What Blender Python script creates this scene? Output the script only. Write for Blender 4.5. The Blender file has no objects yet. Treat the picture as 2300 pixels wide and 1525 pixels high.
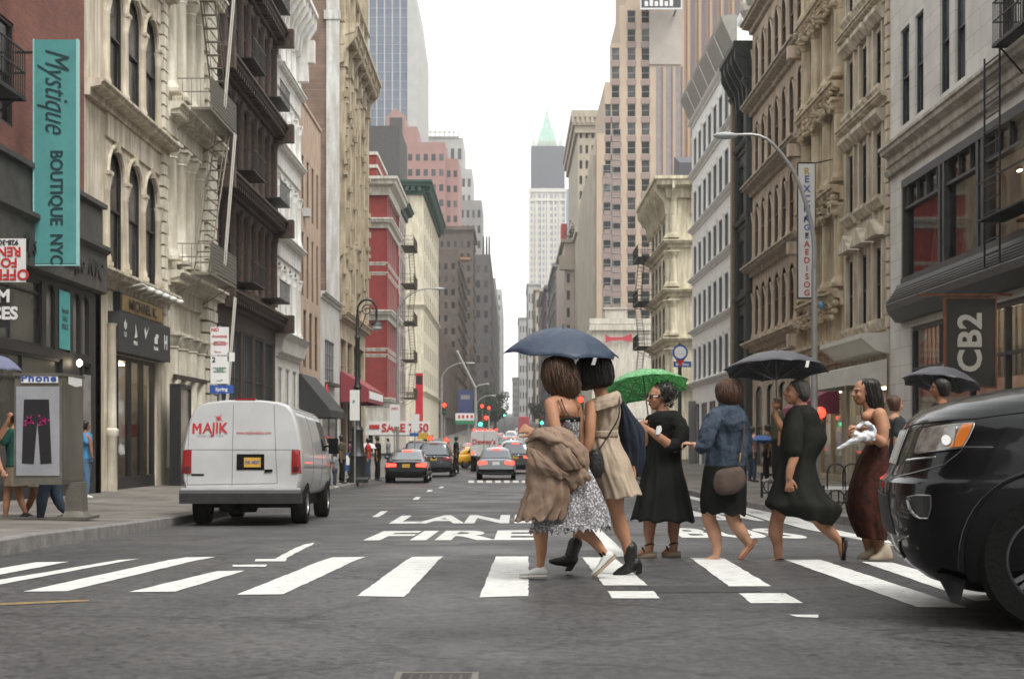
import bpy, bmesh, math, random
from mathutils import Vector, Matrix, noise
from mathutils.bvhtree import BVHTree
R = math.radians
scene = bpy.context.scene
COL = scene.collection
# ---------------------------------------------------------------- camera, world, sun, exposure
F = 3250.0                      # focal length in photo pixels (photo 2300 px wide)
CAMZ = 1.05; HZ = 985.0; VX = 1150.0
cam_d = bpy.data.cameras.new("camera"); cam = bpy.data.objects.new("camera", cam_d); COL.objects.link(cam)
cam.location = (0, 0, CAMZ); cam.rotation_euler = (R(90), 0, 0)
cam_d.sensor_width = 36; cam_d.lens = 36*F/2300; cam_d.shift_y = (HZ-762.5)/2300
cam_d.clip_start = 0.1; cam_d.clip_end = 9000
cam_d.dof.use_dof = True; cam_d.dof.focus_distance = 11.3; cam_d.dof.aperture_fstop = 5.6
scene.camera = cam
w = bpy.data.worlds.new("World"); scene.world = w; w.use_nodes = True
nt = w.node_tree; nt.nodes.clear()
sky = nt.nodes.new("ShaderNodeTexSky"); sky.sky_type = 'NISHITA'; sky.sun_disc = False
sky.sun_elevation = R(57); sky.sun_rotation = R(144); sky.dust_density = 3.0; sky.ozone_density = 1.0
hs = nt.nodes.new("ShaderNodeHueSaturation"); hs.inputs['Saturation'].default_value = 0.10
mx = nt.nodes.new("ShaderNodeMix"); mx.data_type = 'RGBA'; mx.inputs[0].default_value = 0.72
mx.inputs[7].default_value = (8.6, 8.7, 8.6, 1)
bg = nt.nodes.new("ShaderNodeBackground"); bg.inputs[1].default_value = 0.102
wo = nt.nodes.new("ShaderNodeOutputWorld")
nt.links.new(sky.outputs[0], hs.inputs['Color']); nt.links.new(hs.outputs[0], mx.inputs[6])
nt.links.new(mx.outputs[2], bg.inputs[0]); nt.links.new(bg.outputs[0], wo.inputs[0])
sun_d = bpy.data.lights.new("sun", 'SUN'); sun = bpy.data.objects.new("sun", sun_d); COL.objects.link(sun)
sun_d.energy = 1.5; sun_d.angle = R(26); sun_d.color = (1, .97, .93)
sun.rotation_euler = (R(34), 0, R(36)); sun.location = (0, 0, 60)
scene.view_settings.view_transform = 'Standard'; scene.view_settings.look = 'None'
scene.view_settings.exposure = 1.08; scene.view_settings.gamma = 1
scene.cycles.use_denoising = True
scene.cycles.max_bounces = 6; scene.cycles.diffuse_bounces = 3; scene.cycles.volume_bounces = 1
scene.cycles.glossy_bounces = 3; scene.cycles.transparent_max_bounces = 8
# ---------------------------------------------------------------- coordinates
def px(x, y, d): return Vector(((x-VX)*d/F, d, CAMZ+(HZ-y)*d/F))
def zy(d, y): return CAMZ+(HZ-y)*d/F
def dL(x): return 11.5*F/(VX-x)
def dR(x): return 12.0*F/(x-VX)
GP = [(-60, .0), (12.5, 0), (14.5, -.045), (17, -.14), (20, -.26), (24, -.40), (30, -.53), (42, -.69), (64, -.82), (85, -.87), (110, -.80), (160, -.2), (300, 2.0), (600, 7), (1200, 19), (2600, 46), (6000, 60)]
def G(y):
    if y <= GP[0][0]: return GP[0][1]
    for (a, za), (b, zb) in zip(GP, GP[1:]):
        if y <= b: return za+(zb-za)*(y-a)/(b-a)
    return GP[-1][1]
def ground_pt(x, y, lift=0):
    lo, hi = 3.0, 3000.0
    for _ in range(60):
        m = (lo+hi)/2
        if HZ+(CAMZ-G(m)-lift)*F/m > y: lo = m
        else: hi = m
    return Vector(((x-VX)*lo/F, lo, G(lo)+lift))
def interp(tab, t):
    if t <= tab[0][0]: return tab[0][1]
    for (a, va), (b, vb) in zip(tab, tab[1:]):
        if t <= b: return va+(vb-va)*(t-a)/(b-a)
    return tab[-1][1]
# ---------------------------------------------------------------- mesh building
class MB:
    def __init__(s): s.v = []; s.f = []
    def add(s, vs, fs):
        n = len(s.v); s.v += [tuple(p) for p in vs]; s.f += [tuple(n+i for i in f) for f in fs]; return s
    def box(s, x0, x1, y0, y1, z0, z1):
        return s.add([(x0,y0,z0),(x1,y0,z0),(x1,y1,z0),(x0,y1,z0),(x0,y0,z1),(x1,y0,z1),(x1,y1,z1),(x0,y1,z1)],
                     [(0,3,2,1),(4,5,6,7),(0,1,5,4),(1,2,6,5),(2,3,7,6),(3,0,4,7)])
    def hexa(s, p): return s.add(p, [(0,3,2,1),(4,5,6,7),(0,1,5,4),(1,2,6,5),(2,3,7,6),(3,0,4,7)])
    def quad(s, a, b, c, d): return s.add([a,b,c,d], [(0,1,2,3)])
    def prof(s, pts, x0, x1, r0=0, r1=0):
        """profile [(y,z)...] run along x; r0/r1 widen the ends in proportion to the projection (-y)"""
        n = len(pts); a = [(x0-r0*max(0,-y), y, z) for y, z in pts]; b = [(x1+r1*max(0,-y), y, z) for y, z in pts]
        return s.add(a+b, [(i,(i+1)%n,n+(i+1)%n,n+i) for i in range(n)]+[tuple(range(n))[::-1], tuple(range(n,2*n))])
    def cyl(s, x, y, z0, z1, r0, r1=None, n=12):
        r1 = r0 if r1 is None else r1
        a = [(x+r0*math.cos(2*math.pi*i/n), y+r0*math.sin(2*math.pi*i/n), z0) for i in range(n)]
        b = [(x+r1*math.cos(2*math.pi*i/n), y+r1*math.sin(2*math.pi*i/n), z1) for i in range(n)]
        return s.add(a+b, [(i,(i+1)%n,n+(i+1)%n,n+i) for i in range(n)]+[tuple(range(n))[::-1], tuple(range(n,2*n))])
    def lathe(s, x, y, prof, n=16):
        vs = []; fs = []; m = len(prof)
        for r, z in prof:
            vs += [(x+r*math.cos(2*math.pi*i/n), y+r*math.sin(2*math.pi*i/n), z) for i in range(n)]
        for k in range(m-1):
            fs += [(k*n+i, k*n+(i+1)%n, (k+1)*n+(i+1)%n, (k+1)*n+i) for i in range(n)]
        fs += [tuple(range(n))[::-1], tuple(range((m-1)*n, m*n))]
        return s.add(vs, fs)
    def tube(s, pts, rad, n=8, sub=0, flat=None):
        """tube through points; rad number or list; rounded ends"""
        P = [Vector(p) for p in pts]; rr = list(rad) if hasattr(rad, '__len__') else [rad]*len(P)
        if sub: P, rr = crom(P, rr, sub)
        # rounded caps
        def ext(p, q, r):
            dv = (p-q).normalized(); return [(p+dv*r*math.sin(a), r*math.cos(a)) for a in (R(30), R(60), R(85))]
        A = ext(P[0], P[1], rr[0])[::-1]; B = ext(P[-1], P[-2], rr[-1])
        L = A+list(zip(P, rr))+B; m = len(L); vs = []; fs = []
        up = None
        for k, (p, r) in enumerate(L):
            a = L[max(0,k-1)][0]; b = L[min(m-1,k+1)][0]; t = (b-a)
            if t.length < 1e-9: t = Vector((0,0,1))
            t.normalize()
            if up is None: up = t.orthogonal().normalized()
            up = (up-t*up.dot(t)); up = up.normalized() if up.length > 1e-6 else t.orthogonal().normalized()
            bi = t.cross(up)
            for i in range(n):
                c, d = math.cos(2*math.pi*i/n)*r, math.sin(2*math.pi*i/n)*r
                o = up*c+bi*d
                if flat: o = Vector((o.x*flat[0], o.y*flat[1], o.z*flat[2]))
                vs.append(p+o)
        for k in range(m-1): fs += [(k*n+i, k*n+(i+1)%n, (k+1)*n+(i+1)%n, (k+1)*n+i) for i in range(n)]
        fs += [tuple(range(n))[::-1], tuple(range((m-1)*n, m*n))]
        return s.add(vs, fs)
    def ell(s, c, r, rot=None, n=16, m=10):
        c = Vector(c); vs = []; fs = []
        for k in range(1, m):
            ph = math.pi*k/m
            for i in range(n):
                th = 2*math.pi*i/n
                p = Vector((r[0]*math.sin(ph)*math.cos(th), r[1]*math.sin(ph)*math.sin(th), r[2]*math.cos(ph)))
                vs.append(c+(rot @ p if rot else p))
        tp = Vector((0,0,r[2])); vs += [c+(rot@tp if rot else tp), c-(rot@tp if rot else tp)]
        T = len(vs)-2
        for k in range(m-2): fs += [(k*n+i, (k+1)*n+i, (k+1)*n+(i+1)%n, k*n+(i+1)%n) for i in range(n)]
        fs += [(T, i, (i+1)%n) for i in range(n)]+[(T+1, (m-2)*n+(i+1)%n, (m-2)*n+i) for i in range(n)]
        return s.add(vs, fs)
    def build(s, name, mat=None, parent=None, smooth=False, M=None):
        me = bpy.data.meshes.new(name)
        vs = [tuple(M @ Vector(p)) for p in s.v] if M is not None else s.v
        me.from_pydata(vs, [], s.f); me.update()
        if smooth:
            me.polygons.foreach_set('use_smooth', [True]*len(me.polygons))
            if smooth != 'all':
                try: me.set_sharp_from_angle(angle=R(40))
                except Exception: pass
        o = bpy.data.objects.new(name, me); COL.objects.link(o)
        if mat: me.materials.append(mat)
        if parent: o.parent = parent
        return o
def crom(P, rr, sub):
    Q = []; S = []
    n = len(P)
    for i in range(n-1):
        p0, p1, p2, p3 = P[max(0,i-1)], P[i], P[i+1], P[min(n-1,i+2)]
        for j in range(sub):
            t = j/sub; t2 = t*t; t3 = t2*t
            Q.append(0.5*((2*p1)+(p2-p0)*t+(2*p0-5*p1+4*p2-p3)*t2+(3*p1-p0-3*p2+p3)*t3))
            u = t*t*(3-2*t); S.append(rr[i]*(1-u)+rr[i+1]*u)
    Q.append(P[-1]); S.append(rr[-1]); return Q, S
def tag(o, label=None, cat=None, group=None, kind=None):
    if label: o['label'] = label
    if cat: o['category'] = cat
    if group: o['group'] = group
    if kind: o['kind'] = kind
    return o
def empty(name, loc, rz=0, label=None, cat=None, group=None):
    o = bpy.data.objects.new(name, None); COL.objects.link(o); o.location = loc; o.rotation_euler = (0,0,rz)
    o.empty_display_size = .2
    return tag(o, label, cat, group)
def children(o): return [c for c in bpy.data.objects if c.parent == o]
def copy_tree(o, parent=None, kids=None):
    if kids is None:
        kids = {}
        for c in bpy.data.objects:
            if c.parent: kids.setdefault(c.parent.name, []).append(c)
    c = o.copy(); COL.objects.link(c); c.parent = parent
    for ch in kids.get(o.name, []): copy_tree(ch, c, kids)
    return c
# ---------------------------------------------------------------- materials
MATS = {}
def mat(name, col, rough=.75, metal=0, spec=.5, bump=0, bscale=20, var=.0, vscale=3, col2=None, coat=0, emit=None, estr=1, stain=0, stretch=(1,1,1), alpha=None, trans=0, coords='Object'):
    if name in MATS: return MATS[name]
    m = bpy.data.materials.new(name); m.use_nodes = True; t = m.node_tree; N = t.nodes; L = t.links
    b = N['Principled BSDF']; b.inputs['Roughness'].default_value = rough; b.inputs['Metallic'].default_value = metal
    b.inputs['Specular IOR Level'].default_value = spec; b.inputs['Base Color'].default_value = (*col, 1)
    if coat: b.inputs['Coat Weight'].default_value = coat; b.inputs['Coat Roughness'].default_value = .04
    if emit: b.inputs['Emission Color'].default_value = (*emit, 1); b.inputs['Emission Strength'].default_value = estr
    if trans: b.inputs['Transmission Weight'].default_value = trans
    tc = N.new('ShaderNodeTexCoord'); mp = N.new('ShaderNodeMapping'); mp.inputs['Scale'].default_value = stretch
    L.new(tc.outputs[coords], mp.inputs[0]); cur = None
    if var or col2:
        n = N.new('ShaderNodeTexNoise'); n.inputs['Scale'].default_value = vscale; n.inputs['Detail'].default_value = 6; n.inputs['Roughness'].default_value = .65
        L.new(mp.outputs[0], n.inputs['Vector'])
        cr = N.new('ShaderNodeValToRGB'); cr.color_ramp.elements[0].position = .33; cr.color_ramp.elements[1].position = .68
        c2 = col2 if col2 else tuple(max(0, c*(1-var)) for c in col); c1 = col if col2 else tuple(min(1, c*(1+var*.6)) for c in col)
        cr.color_ramp.elements[0].color = (*c2, 1); cr.color_ramp.elements[1].color = (*c1, 1)
        L.new(n.outputs[0], cr.inputs[0]); cur = cr.outputs[0]
    if stain and cur is not None:
        n2 = N.new('ShaderNodeTexNoise'); n2.inputs['Scale'].default_value = 1.3; n2.inputs['Detail'].default_value = 8
        mp2 = N.new('ShaderNodeMapping'); mp2.inputs['Scale'].default_value = (3, 3, .35); L.new(tc.outputs['Object'], mp2.inputs[0]); L.new(mp2.outputs[0], n2.inputs['Vector'])
        r2 = N.new('ShaderNodeValToRGB'); r2.color_ramp.elements[0].position = .42; r2.color_ramp.elements[1].position = .62
        k = 1-stain; r2.color_ramp.elements[0].color = (k, k*.96, k*.9, 1); r2.color_ramp.elements[1].color = (1,1,1,1)
        L.new(n2.outputs[0], r2.inputs[0])
        mm = N.new('ShaderNodeMix'); mm.data_type = 'RGBA'; mm.blend_type = 'MULTIPLY'; mm.inputs[0].default_value = 1
        L.new(cur, mm.inputs[6]); L.new(r2.outputs[0], mm.inputs[7]); cur = mm.outputs[2]
    if cur is not None: L.new(cur, b.inputs['Base Color'])
    if bump:
        n = N.new('ShaderNodeTexNoise'); n.inputs['Scale'].default_value = bscale; n.inputs['Detail'].default_value = 5
        L.new(mp.outputs[0], n.inputs['Vector']); bp = N.new('ShaderNodeBump'); bp.inputs['Strength'].default_value = bump; bp.inputs['Distance'].default_value = .02
        L.new(n.outputs[0], bp.inputs['Height']); L.new(bp.outputs[0], b.inputs['Normal'])
    MATS[name] = m; return m
def brick_mat(name, c1, c2, mortar, bw=.22, bh=.075, rough=.9, axis='xz', ms=.012, bump=.3, var=.3):
    if name in MATS: return MATS[name]
    m = bpy.data.materials.new(name); m.use_nodes = True; t = m.node_tree; N = t.nodes; L = t.links
    b = N['Principled BSDF']; b.inputs['Roughness'].default_value = rough
    tc = N.new('ShaderNodeTexCoord'); sp = N.new('ShaderNodeSeparateXYZ'); cb = N.new('ShaderNodeCombineXYZ')
    L.new(tc.outputs['Object'], sp.inputs[0])
    L.new(sp.outputs[{'x':0,'y':1}[axis[0]]], cb.inputs[0]); L.new(sp.outputs[2], cb.inputs[1])
    if axis == 'xy': L.new(sp.outputs[1], cb.inputs[1])
    br = N.new('ShaderNodeTexBrick'); br.inputs['Scale'].default_value = 1; br.inputs['Brick Width'].default_value = bw; br.inputs['Row Height'].default_value = bh
    br.inputs['Mortar Size'].default_value = ms; br.inputs['Color1'].default_value = (*c1, 1); br.inputs['Color2'].default_value = (*c2, 1); br.inputs['Mortar'].default_value = (*mortar, 1)
    br.inputs['Mortar Smooth'].default_value = .2; br.inputs['Bias'].default_value = 0
    L.new(cb.outputs[0], br.inputs['Vector'])
    n = N.new('ShaderNodeTexNoise'); n.inputs['Scale'].default_value = .8; n.inputs['Detail'].default_value = 8; L.new(tc.outputs['Object'], n.inputs['Vector'])
    cr = N.new('ShaderNodeValToRGB'); cr.color_ramp.elements[0].position = .35; cr.color_ramp.elements[1].position = .65
    cr.color_ramp.elements[0].color = (1-var,)*3+(1,); cr.color_ramp.elements[1].color = (1,1,1,1); L.new(n.outputs[0], cr.inputs[0])
    mm = N.new('ShaderNodeMix'); mm.data_type = 'RGBA'; mm.blend_type = 'MULTIPLY'; mm.inputs[0].default_value = 1
    L.new(br.outputs[0], mm.inputs[6]); L.new(cr.outputs[0], mm.inputs[7]); L.new(mm.outputs[2], b.inputs['Base Color'])
    bp = N.new('ShaderNodeBump'); bp.inputs['Strength'].default_value = bump; bp.inputs['Distance'].default_value = .01; bp.invert = True
    L.new(br.outputs['Fac'], bp.inputs['Height']); L.new(bp.outputs[0], b.inputs['Normal'])
    MATS[name] = m; return m
def glass_mat(name, dark, light, rough=.06, lit=None):
    """opaque window glass, each window drawn a little different"""
    if name in MATS: return MATS[name]
    m = bpy.data.materials.new(name); m.use_nodes = True; t = m.node_tree; N = t.nodes; L = t.links
    b = N['Principled BSDF']; b.inputs['Roughness'].default_value = rough+.08; b.inputs['Specular IOR Level'].default_value = .22
    oi = N.new('ShaderNodeObjectInfo'); cr = N.new('ShaderNodeValToRGB'); e = cr.color_ramp.elements
    e[0].position = .0; e[0].color = (*dark, 1); e[1].position = 1; e[1].color = (*light, 1)
    x = e.new(.62); x.color = tuple(d*1.4 for d in dark)+(1,)
    tc = N.new('ShaderNodeTexCoord'); n = N.new('ShaderNodeTexNoise'); n.inputs['Scale'].default_value = 1.1; L.new(tc.outputs['Object'], n.inputs['Vector'])
    ad = N.new('ShaderNodeVectorMath'); ad.operation = 'ADD'; L.new(tc.outputs['Object'], ad.inputs[0]); L.new(oi.outputs['Random'], ad.inputs[1]); L.new(ad.outputs[0], n.inputs['Vector'])
    L.new(oi.outputs['Random'], cr.inputs[0])
    mm = N.new('ShaderNodeMix'); mm.data_type = 'RGBA'; mm.blend_type = 'MULTIPLY'; mm.inputs[0].default_value = .8
    r2 = N.new('ShaderNodeValToRGB'); r2.color_ramp.elements[0].position = .4; r2.color_ramp.elements[1].position = .6; r2.color_ramp.elements[0].color = (.45,.45,.45,1)
    L.new(n.outputs[0], r2.inputs[0]); L.new(cr.outputs[0], mm.inputs[6]); L.new(r2.outputs[0], mm.inputs[7]); L.new(mm.outputs[2], b.inputs['Base Color'])
    bp = N.new('ShaderNodeBump'); bp.inputs['Strength'].default_value = .12; bp.inputs['Distance'].default_value = .05
    L.new(n.outputs[0], bp.inputs['Height']); L.new(bp.outputs[0], b.inputs['Normal'])
    MATS[name] = m; return m
GL = glass_mat('window_glass', (.012,.013,.014), (.16,.165,.16))
GLB = glass_mat('window_glass_blue', (.03,.038,.045), (.13,.15,.165), .1)
IRON = mat('black_iron', (.02,.02,.021), .5, .3, bump=.2, bscale=60)
IRONR = mat('rusty_iron', (.06,.045,.035), .7, .2, var=.4, vscale=8)
def text_mesh(body, size, bold=0, extrude=.002, align='CENTER', shear=0, spacing=1, sx=1):
    c = bpy.data.curves.new('lettering', 'FONT'); c.body = body; c.size = size; c.offset = bold*size; c.extrude = extrude
    c.align_x = align; c.align_y = 'CENTER'; c.shear = shear; c.space_character = spacing; c.resolution_u = 3
    o = bpy.data.objects.new('lettering', c); COL.objects.link(o)
    bpy.context.view_layer.update()
    dg = bpy.context.evaluated_depsgraph_get(); me = bpy.data.meshes.new_from_object(o.evaluated_get(dg))
    bpy.data.objects.remove(o); bpy.data.curves.remove(c)
    if sx != 1:
        for v in me.vertices: v.co.x *= sx
    return me
def text_on(name, body, size, M, material, parent=None, **k):
    """text lying in the local xz plane of M, facing local -y"""
    me = text_mesh(body, size, **k); T = M @ Matrix.Rotation(R(90), 4, 'X')
    me.transform(T); me.materials.append(material)
    o = bpy.data.objects.new(name, me); COL.objects.link(o)
    if parent: o.parent = parent
    return o
def T(x, y, z): return Matrix.Translation((x, y, z))
# ================================================================ GROUND
def strip_mesh(name, xs_of_y, ys, material, lift=0, kind='structure', smooth=True):
    mb = MB(); rows = []
    for y in ys:
        xs = xs_of_y(y); rows.append(len(xs)); mb.v += [(x, y, G(y)+(lift(x, y) if callable(lift) else lift)) for x in xs]
    n = rows[0]
    for k in range(len(ys)-1): mb.f += [(k*n+i, k*n+i+1, (k+1)*n+i+1, (k+1)*n+i) for i in range(n-1)]
    o = mb.build(name, material, smooth='all' if smooth else False); tag(o, kind=kind); return o
def asphalt():
    m = bpy.data.materials.new('asphalt'); m.use_nodes = True; t = m.node_tree; N = t.nodes; L = t.links; b = N['Principled BSDF']
    tc = N.new('ShaderNodeTexCoord')
    def noise_(s, d=4, r=.6):
        n = N.new('ShaderNodeTexNoise'); n.inputs['Scale'].default_value = s; n.inputs['Detail'].default_value = d; n.inputs['Roughness'].default_value = r
        L.new(tc.outputs['Object'], n.inputs['Vector']); return n
    def ramp(src, a, b_, ca, cb):
        r = N.new('ShaderNodeValToRGB'); r.color_ramp.elements[0].position = a; r.color_ramp.elements[1].position = b_
        r.color_ramp.elements[0].color = (*ca, 1); r.color_ramp.elements[1].color = (*cb, 1); L.new(src, r.inputs[0]); return r.outputs[0]
    def mul(a, b_):
        m_ = N.new('ShaderNodeMix'); m_.data_type = 'RGBA'; m_.blend_type = 'MULTIPLY'; m_.inputs[0].default_value = 1
        L.new(a, m_.inputs[6]); L.new(b_, m_.inputs[7]); return m_.outputs[2]
    base = ramp(noise_(.35, 7).outputs[0], .35, .65, (.048,.047,.048), (.064,.062,.062))
    grain = ramp(noise_(14, 6, .85).outputs[0], .455, .545, (.62,.62,.62), (1.36,1.34,1.32))
    speck = ramp(noise_(8.5, 3, .6).outputs[0], .35, .375, (.30,.30,.30), (1,1,1))
    patch = ramp(noise_(1.1, 9, .75).outputs[0], .42, .58, (.82,.82,.82), (1.10,1.10,1.10))
    wv = N.new('ShaderNodeTexVoronoi'); wv.inputs['Scale'].default_value = 5.5; L.new(tc.outputs['Object'], wv.inputs['Vector'])
    agg = ramp(wv.outputs['Distance'], .09, .13, (.28,.27,.27), (1,1,1))
    vc = N.new('ShaderNodeTexVoronoi'); vc.feature = 'DISTANCE_TO_EDGE'; vc.inputs['Scale'].default_value = .42
    ad = N.new('ShaderNodeVectorMath'); ad.operation = 'ADD'; dn = noise_(2.2, 6, .7); sc_ = N.new('ShaderNodeVectorMath'); sc_.operation = 'SCALE'; sc_.inputs[3].default_value = .55
    L.new(dn.outputs['Color'], sc_.inputs[0]); L.new(tc.outputs['Object'], ad.inputs[0]); L.new(sc_.outputs[0], ad.inputs[1]); L.new(ad.outputs[0], vc.inputs['Vector'])
    crack = ramp(vc.outputs['Distance'], .0, .016, (.40,.40,.40), (1,1,1)); lane = N.new('ShaderNodeTexNoise'); lane.inputs['Scale'].default_value = 1.0; lane.inputs['Detail'].default_value = 5
    mp_ = N.new('ShaderNodeMapping'); mp_.inputs['Scale'].default_value = (.7,.05,1); L.new(tc.outputs['Object'], mp_.inputs[0]); L.new(mp_.outputs[0], lane.inputs['Vector'])
    tr = ramp(lane.outputs[0], .38, .62, (.80,.80,.80), (1.12,1.12,1.12))
    c = mul(mul(mul(mul(base, grain), mul(speck, patch)), agg), mul(crack, tr)); L.new(c, b.inputs['Base Color'])
    rr = N.new('ShaderNodeMapRange'); L.new(noise_(.6, 5).outputs[0], rr.inputs[0]); rr.inputs[1].default_value = .35; rr.inputs[2].default_value = .7; rr.inputs[3].default_value = .42; rr.inputs[4].default_value = .75
    L.new(rr.outputs[0], b.inputs['Roughness'])
    bp = N.new('ShaderNodeBump'); bp.inputs['Strength'].default_value = .5; bp.inputs['Distance'].default_value = .006
    L.new(noise_(45, 4, .8).outputs[0], bp.inputs['Height']); L.new(bp.outputs[0], b.inputs['Normal']); return m
M_ROAD = asphalt()
ys = [-30, -10, 0, 3, 6, 9, 12.5, 13.5, 14.5, 16, 17, 18.5, 20, 22, 24, 27, 30, 36, 42, 50, 64, 85, 110, 135, 160, 200, 250, 300, 450, 600, 900, 1200, 1800, 2600]
strip_mesh('road', lambda y: [-600, -120, -14, -6, 0, 6, 14, 120, 600], ys, M_ROAD)
LK = [(12.95, -4.62), (14, -4.68), (16.5, -4.85), (20, -5.25), (24, -5.62), (35, -5.8), (61, -5.9), (2600, -5.9)]
RK = [(12.95, 5.55), (24, 5.66), (34, 5.55), (60, 5.6), (2600, 5.6)]
M_SIDE = brick_mat('sidewalk_concrete', (.22,.20,.175), (.17,.155,.135), (.07,.065,.06), 1.5, 1.5, .85, 'xy', .02, .2, .45)
M_KERB = mat('kerb_stone', (.20,.19,.18), .8, var=.4, vscale=4, bump=.4, bscale=30)
def sidewalk(name, tab, sg, ya, yb, wall):
    yy = [ya]+[y for y in ys if ya < y < yb]+[yb]
    f = lambda y: [interp(tab, y)+sg*.16, interp(tab, y)+sg*2, sg*wall*.8, sg*(wall+.6), sg*60]
    lf = lambda x, y: .15+.018*max(0, abs(x)-abs(interp(tab, y)))*(1 if abs(x) < wall+1 else 0)+(.1 if abs(x) >= wall+1 else 0)
    strip_mesh(name, f, yy, M_SIDE, lf)
    mb = MB(); n = 0
    for y in yy:
        x = interp(tab, y); z = G(y); mb.v += [(x, y, z-.05), (x+sg*.015, y, z+.135), (x+sg*.03, y, z+.15), (x+sg*.165, y, z+.152), (x+sg*.165, y, z-.05)]; n += 1
    for k in range(n-1): mb.f += [(k*5+i, k*5+i+1, (k+1)*5+i+1, (k+1)*5+i) for i in range(4)]
    # front end toward the crossing street
    x = interp(tab, ya); z = G(ya)
    if ya < 20: mb.box(min(x, sg*60), max(x, sg*60), ya-.16, ya-.001, z-.05, z+.15)
    o = mb.build('kerb', M_KERB); tag(o, kind='structure')
sidewalk('sidewalk', LK, -1, 12.95, 113.5, 11.5); sidewalk('sidewalk', LK, -1, 132, 620, 11.5)
sidewalk('sidewalk', RK, 1, 12.95, 96.5, 12); sidewalk('sidewalk', RK, 1, 109.7, 620, 12)
# painted markings: each a thin painted sheet on the asphalt
def paint_mat():
    m = mat('road_paint', (.60,.60,.57), .6, var=.18, vscale=9, bump=.3, bscale=60)
    t = m.node_tree; N = t.nodes; L = t.links; b = N['Principled BSDF']; src = b.inputs['Base Color'].links[0].from_socket
    tc = N.new('ShaderNodeTexCoord'); n = N.new('ShaderNodeTexNoise'); n.inputs['Scale'].default_value = 9; n.inputs['Detail'].default_value = 9; n.inputs['Roughness'].default_value = .75
    L.new(tc.outputs['Object'], n.inputs['Vector']); r = N.new('ShaderNodeValToRGB'); r.color_ramp.elements[0].position = .34; r.color_ramp.elements[1].position = .39
    r.color_ramp.elements[0].color = (.16,.16,.16,1); r.color_ramp.elements[1].color = (1,1,1,1); L.new(n.outputs[0], r.inputs[0])
    mm = N.new('ShaderNodeMix'); mm.data_type = 'RGBA'; mm.blend_type = 'MULTIPLY'; mm.inputs[0].default_value = 1
    L.new(src, mm.inputs[6]); L.new(r.outputs[0], mm.inputs[7]); L.new(mm.outputs[2], b.inputs['Base Color']); return m
M_PAINT = paint_mat()
M_YEL = mat('worn_yellow_paint', (.32,.2,.05), .7, col2=(.1,.09,.07), vscale=14)
def mark(name, poly, label, cat, group=None, m=M_PAINT, lift=.004):
    rnd = random.Random(len(label)+int(poly[0][0]))
    P = [ground_pt(x, y) for x, y in poly]; out = []
    n = len(P)
    for i in range(n):     # worn, slightly uneven edges
        a, b = P[i], P[(i+1) % n]; k = max(1, int((b-a).length/.12))
        for j in range(k):
            p = a.lerp(b, j/k); e = .006 if j else 0
            out.append(Vector((p.x+rnd.uniform(-e, e), p.y+rnd.uniform(-e, e), 0)))
    c = sum(out, Vector())/len(out); vs = []; fs = []; K = 4; m_ = len(out)
    for k in range(K+1):
        for p in out:
            q = c.lerp(p, max(k, .02)/K); vs.append((q.x, q.y, G(q.y)+lift))
    for k in range(K): fs += [(k*m_+i, k*m_+(i+1) % m_, (k+1)*m_+(i+1) % m_, (k+1)*m_+i) for i in range(m_)]
    mb = MB(); mb.add(vs, fs+[tuple(range(m_))]); o = mb.build(name, m); tag(o, label, cat, group, 'structure'); return o
ST = [[(81,1263),(155,1262),(-60,1302),(-150,1302)], [(266,1258),(316,1255),(0,1313),(-70,1314)], [(417,1252),(485,1251),(151,1328),(52,1329)],
 [(488,1283),(550,1282),(394,1329),(290,1330)], [(746,1252),(821,1251),(636,1335),(532,1336)], [(926,1251),(996,1250),(908,1341),(802,1339)],
 [(1114,1250),(1187,1250),(1187,1339),(1077,1342)], [(1306,1252),(1376,1252),(1455,1315),(1356,1315)], [(1364,1328),(1468,1328),(1482,1344),(1374,1344)],
 [(1549,1253),(1622,1253),(1732,1317),(1637,1317)], [(1660,1333),(1765,1333),(1804,1355),(1687,1355)], [(1761,1257),(1841,1257),(2172,1365),(2060,1364)],
 [(1935,1262),(2005,1264),(2290,1345),(2190,1350)]]
for p in ST: mark('crosswalk_stripe', p, 'white painted bar of the zebra crossing', 'road marking', 'white bars of the zebra crossing')
for p in ([(1773,1381),(1838,1381),(1838,1388),(1790,1386)], [(522,1269),(600,1268),(597,1273),(523,1273)]):
    mark('road_dash', p, 'small worn white dash beside the zebra crossing', 'road marking', 'worn dashes by the crossing')
mark('turn_arrow', [(684,1223),(706,1219),(700,1225),(640,1256),(616,1256)], 'shaft of the worn white arrow before the crossing', 'road marking'); mark('turn_arrow', [(574,1256),(645,1255),(641,1261),(571,1261)], 'foot bar of the worn white arrow before the crossing', 'road marking')
for p in ([(835,1161),(856,1148),(871,1148),(850,1161)], [(926,1122),(934,1116),(945,1116),(939,1122)], [(957,1104),(962,1100),(972,1100),(968,1104)], [(984,1096),(990,1093),(998,1093),(993,1096)]):
    mark('lane_dash', p, 'short white dash of the left lane line', 'road marking', 'white lane dashes')
mark('lane_line', [(1320,1177),(1338,1176),(1408,1250),(1352,1251)], 'thick solid white lane line above the crossing', 'road marking')
mark('lane_line', [(1500,1106),(1507,1105),(1760,1151),(2080,1232),(2060,1238),(1750,1158)], 'thin white edge line along the right kerb', 'road marking')
mark('yellow_line', [(0,1355),(200,1347),(200,1351),(0,1360)], 'faint worn yellow line left of the crossing', 'road marking', m=M_YEL)
for k in range(7):
    x = 1052+k*20; mark('stop_dash', [(x,1079),(x+13,1079),(x+13,1084),(x,1084)], 'small white bar of the far crossing behind the silver car', 'road marking', 'far crossing bars')
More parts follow.
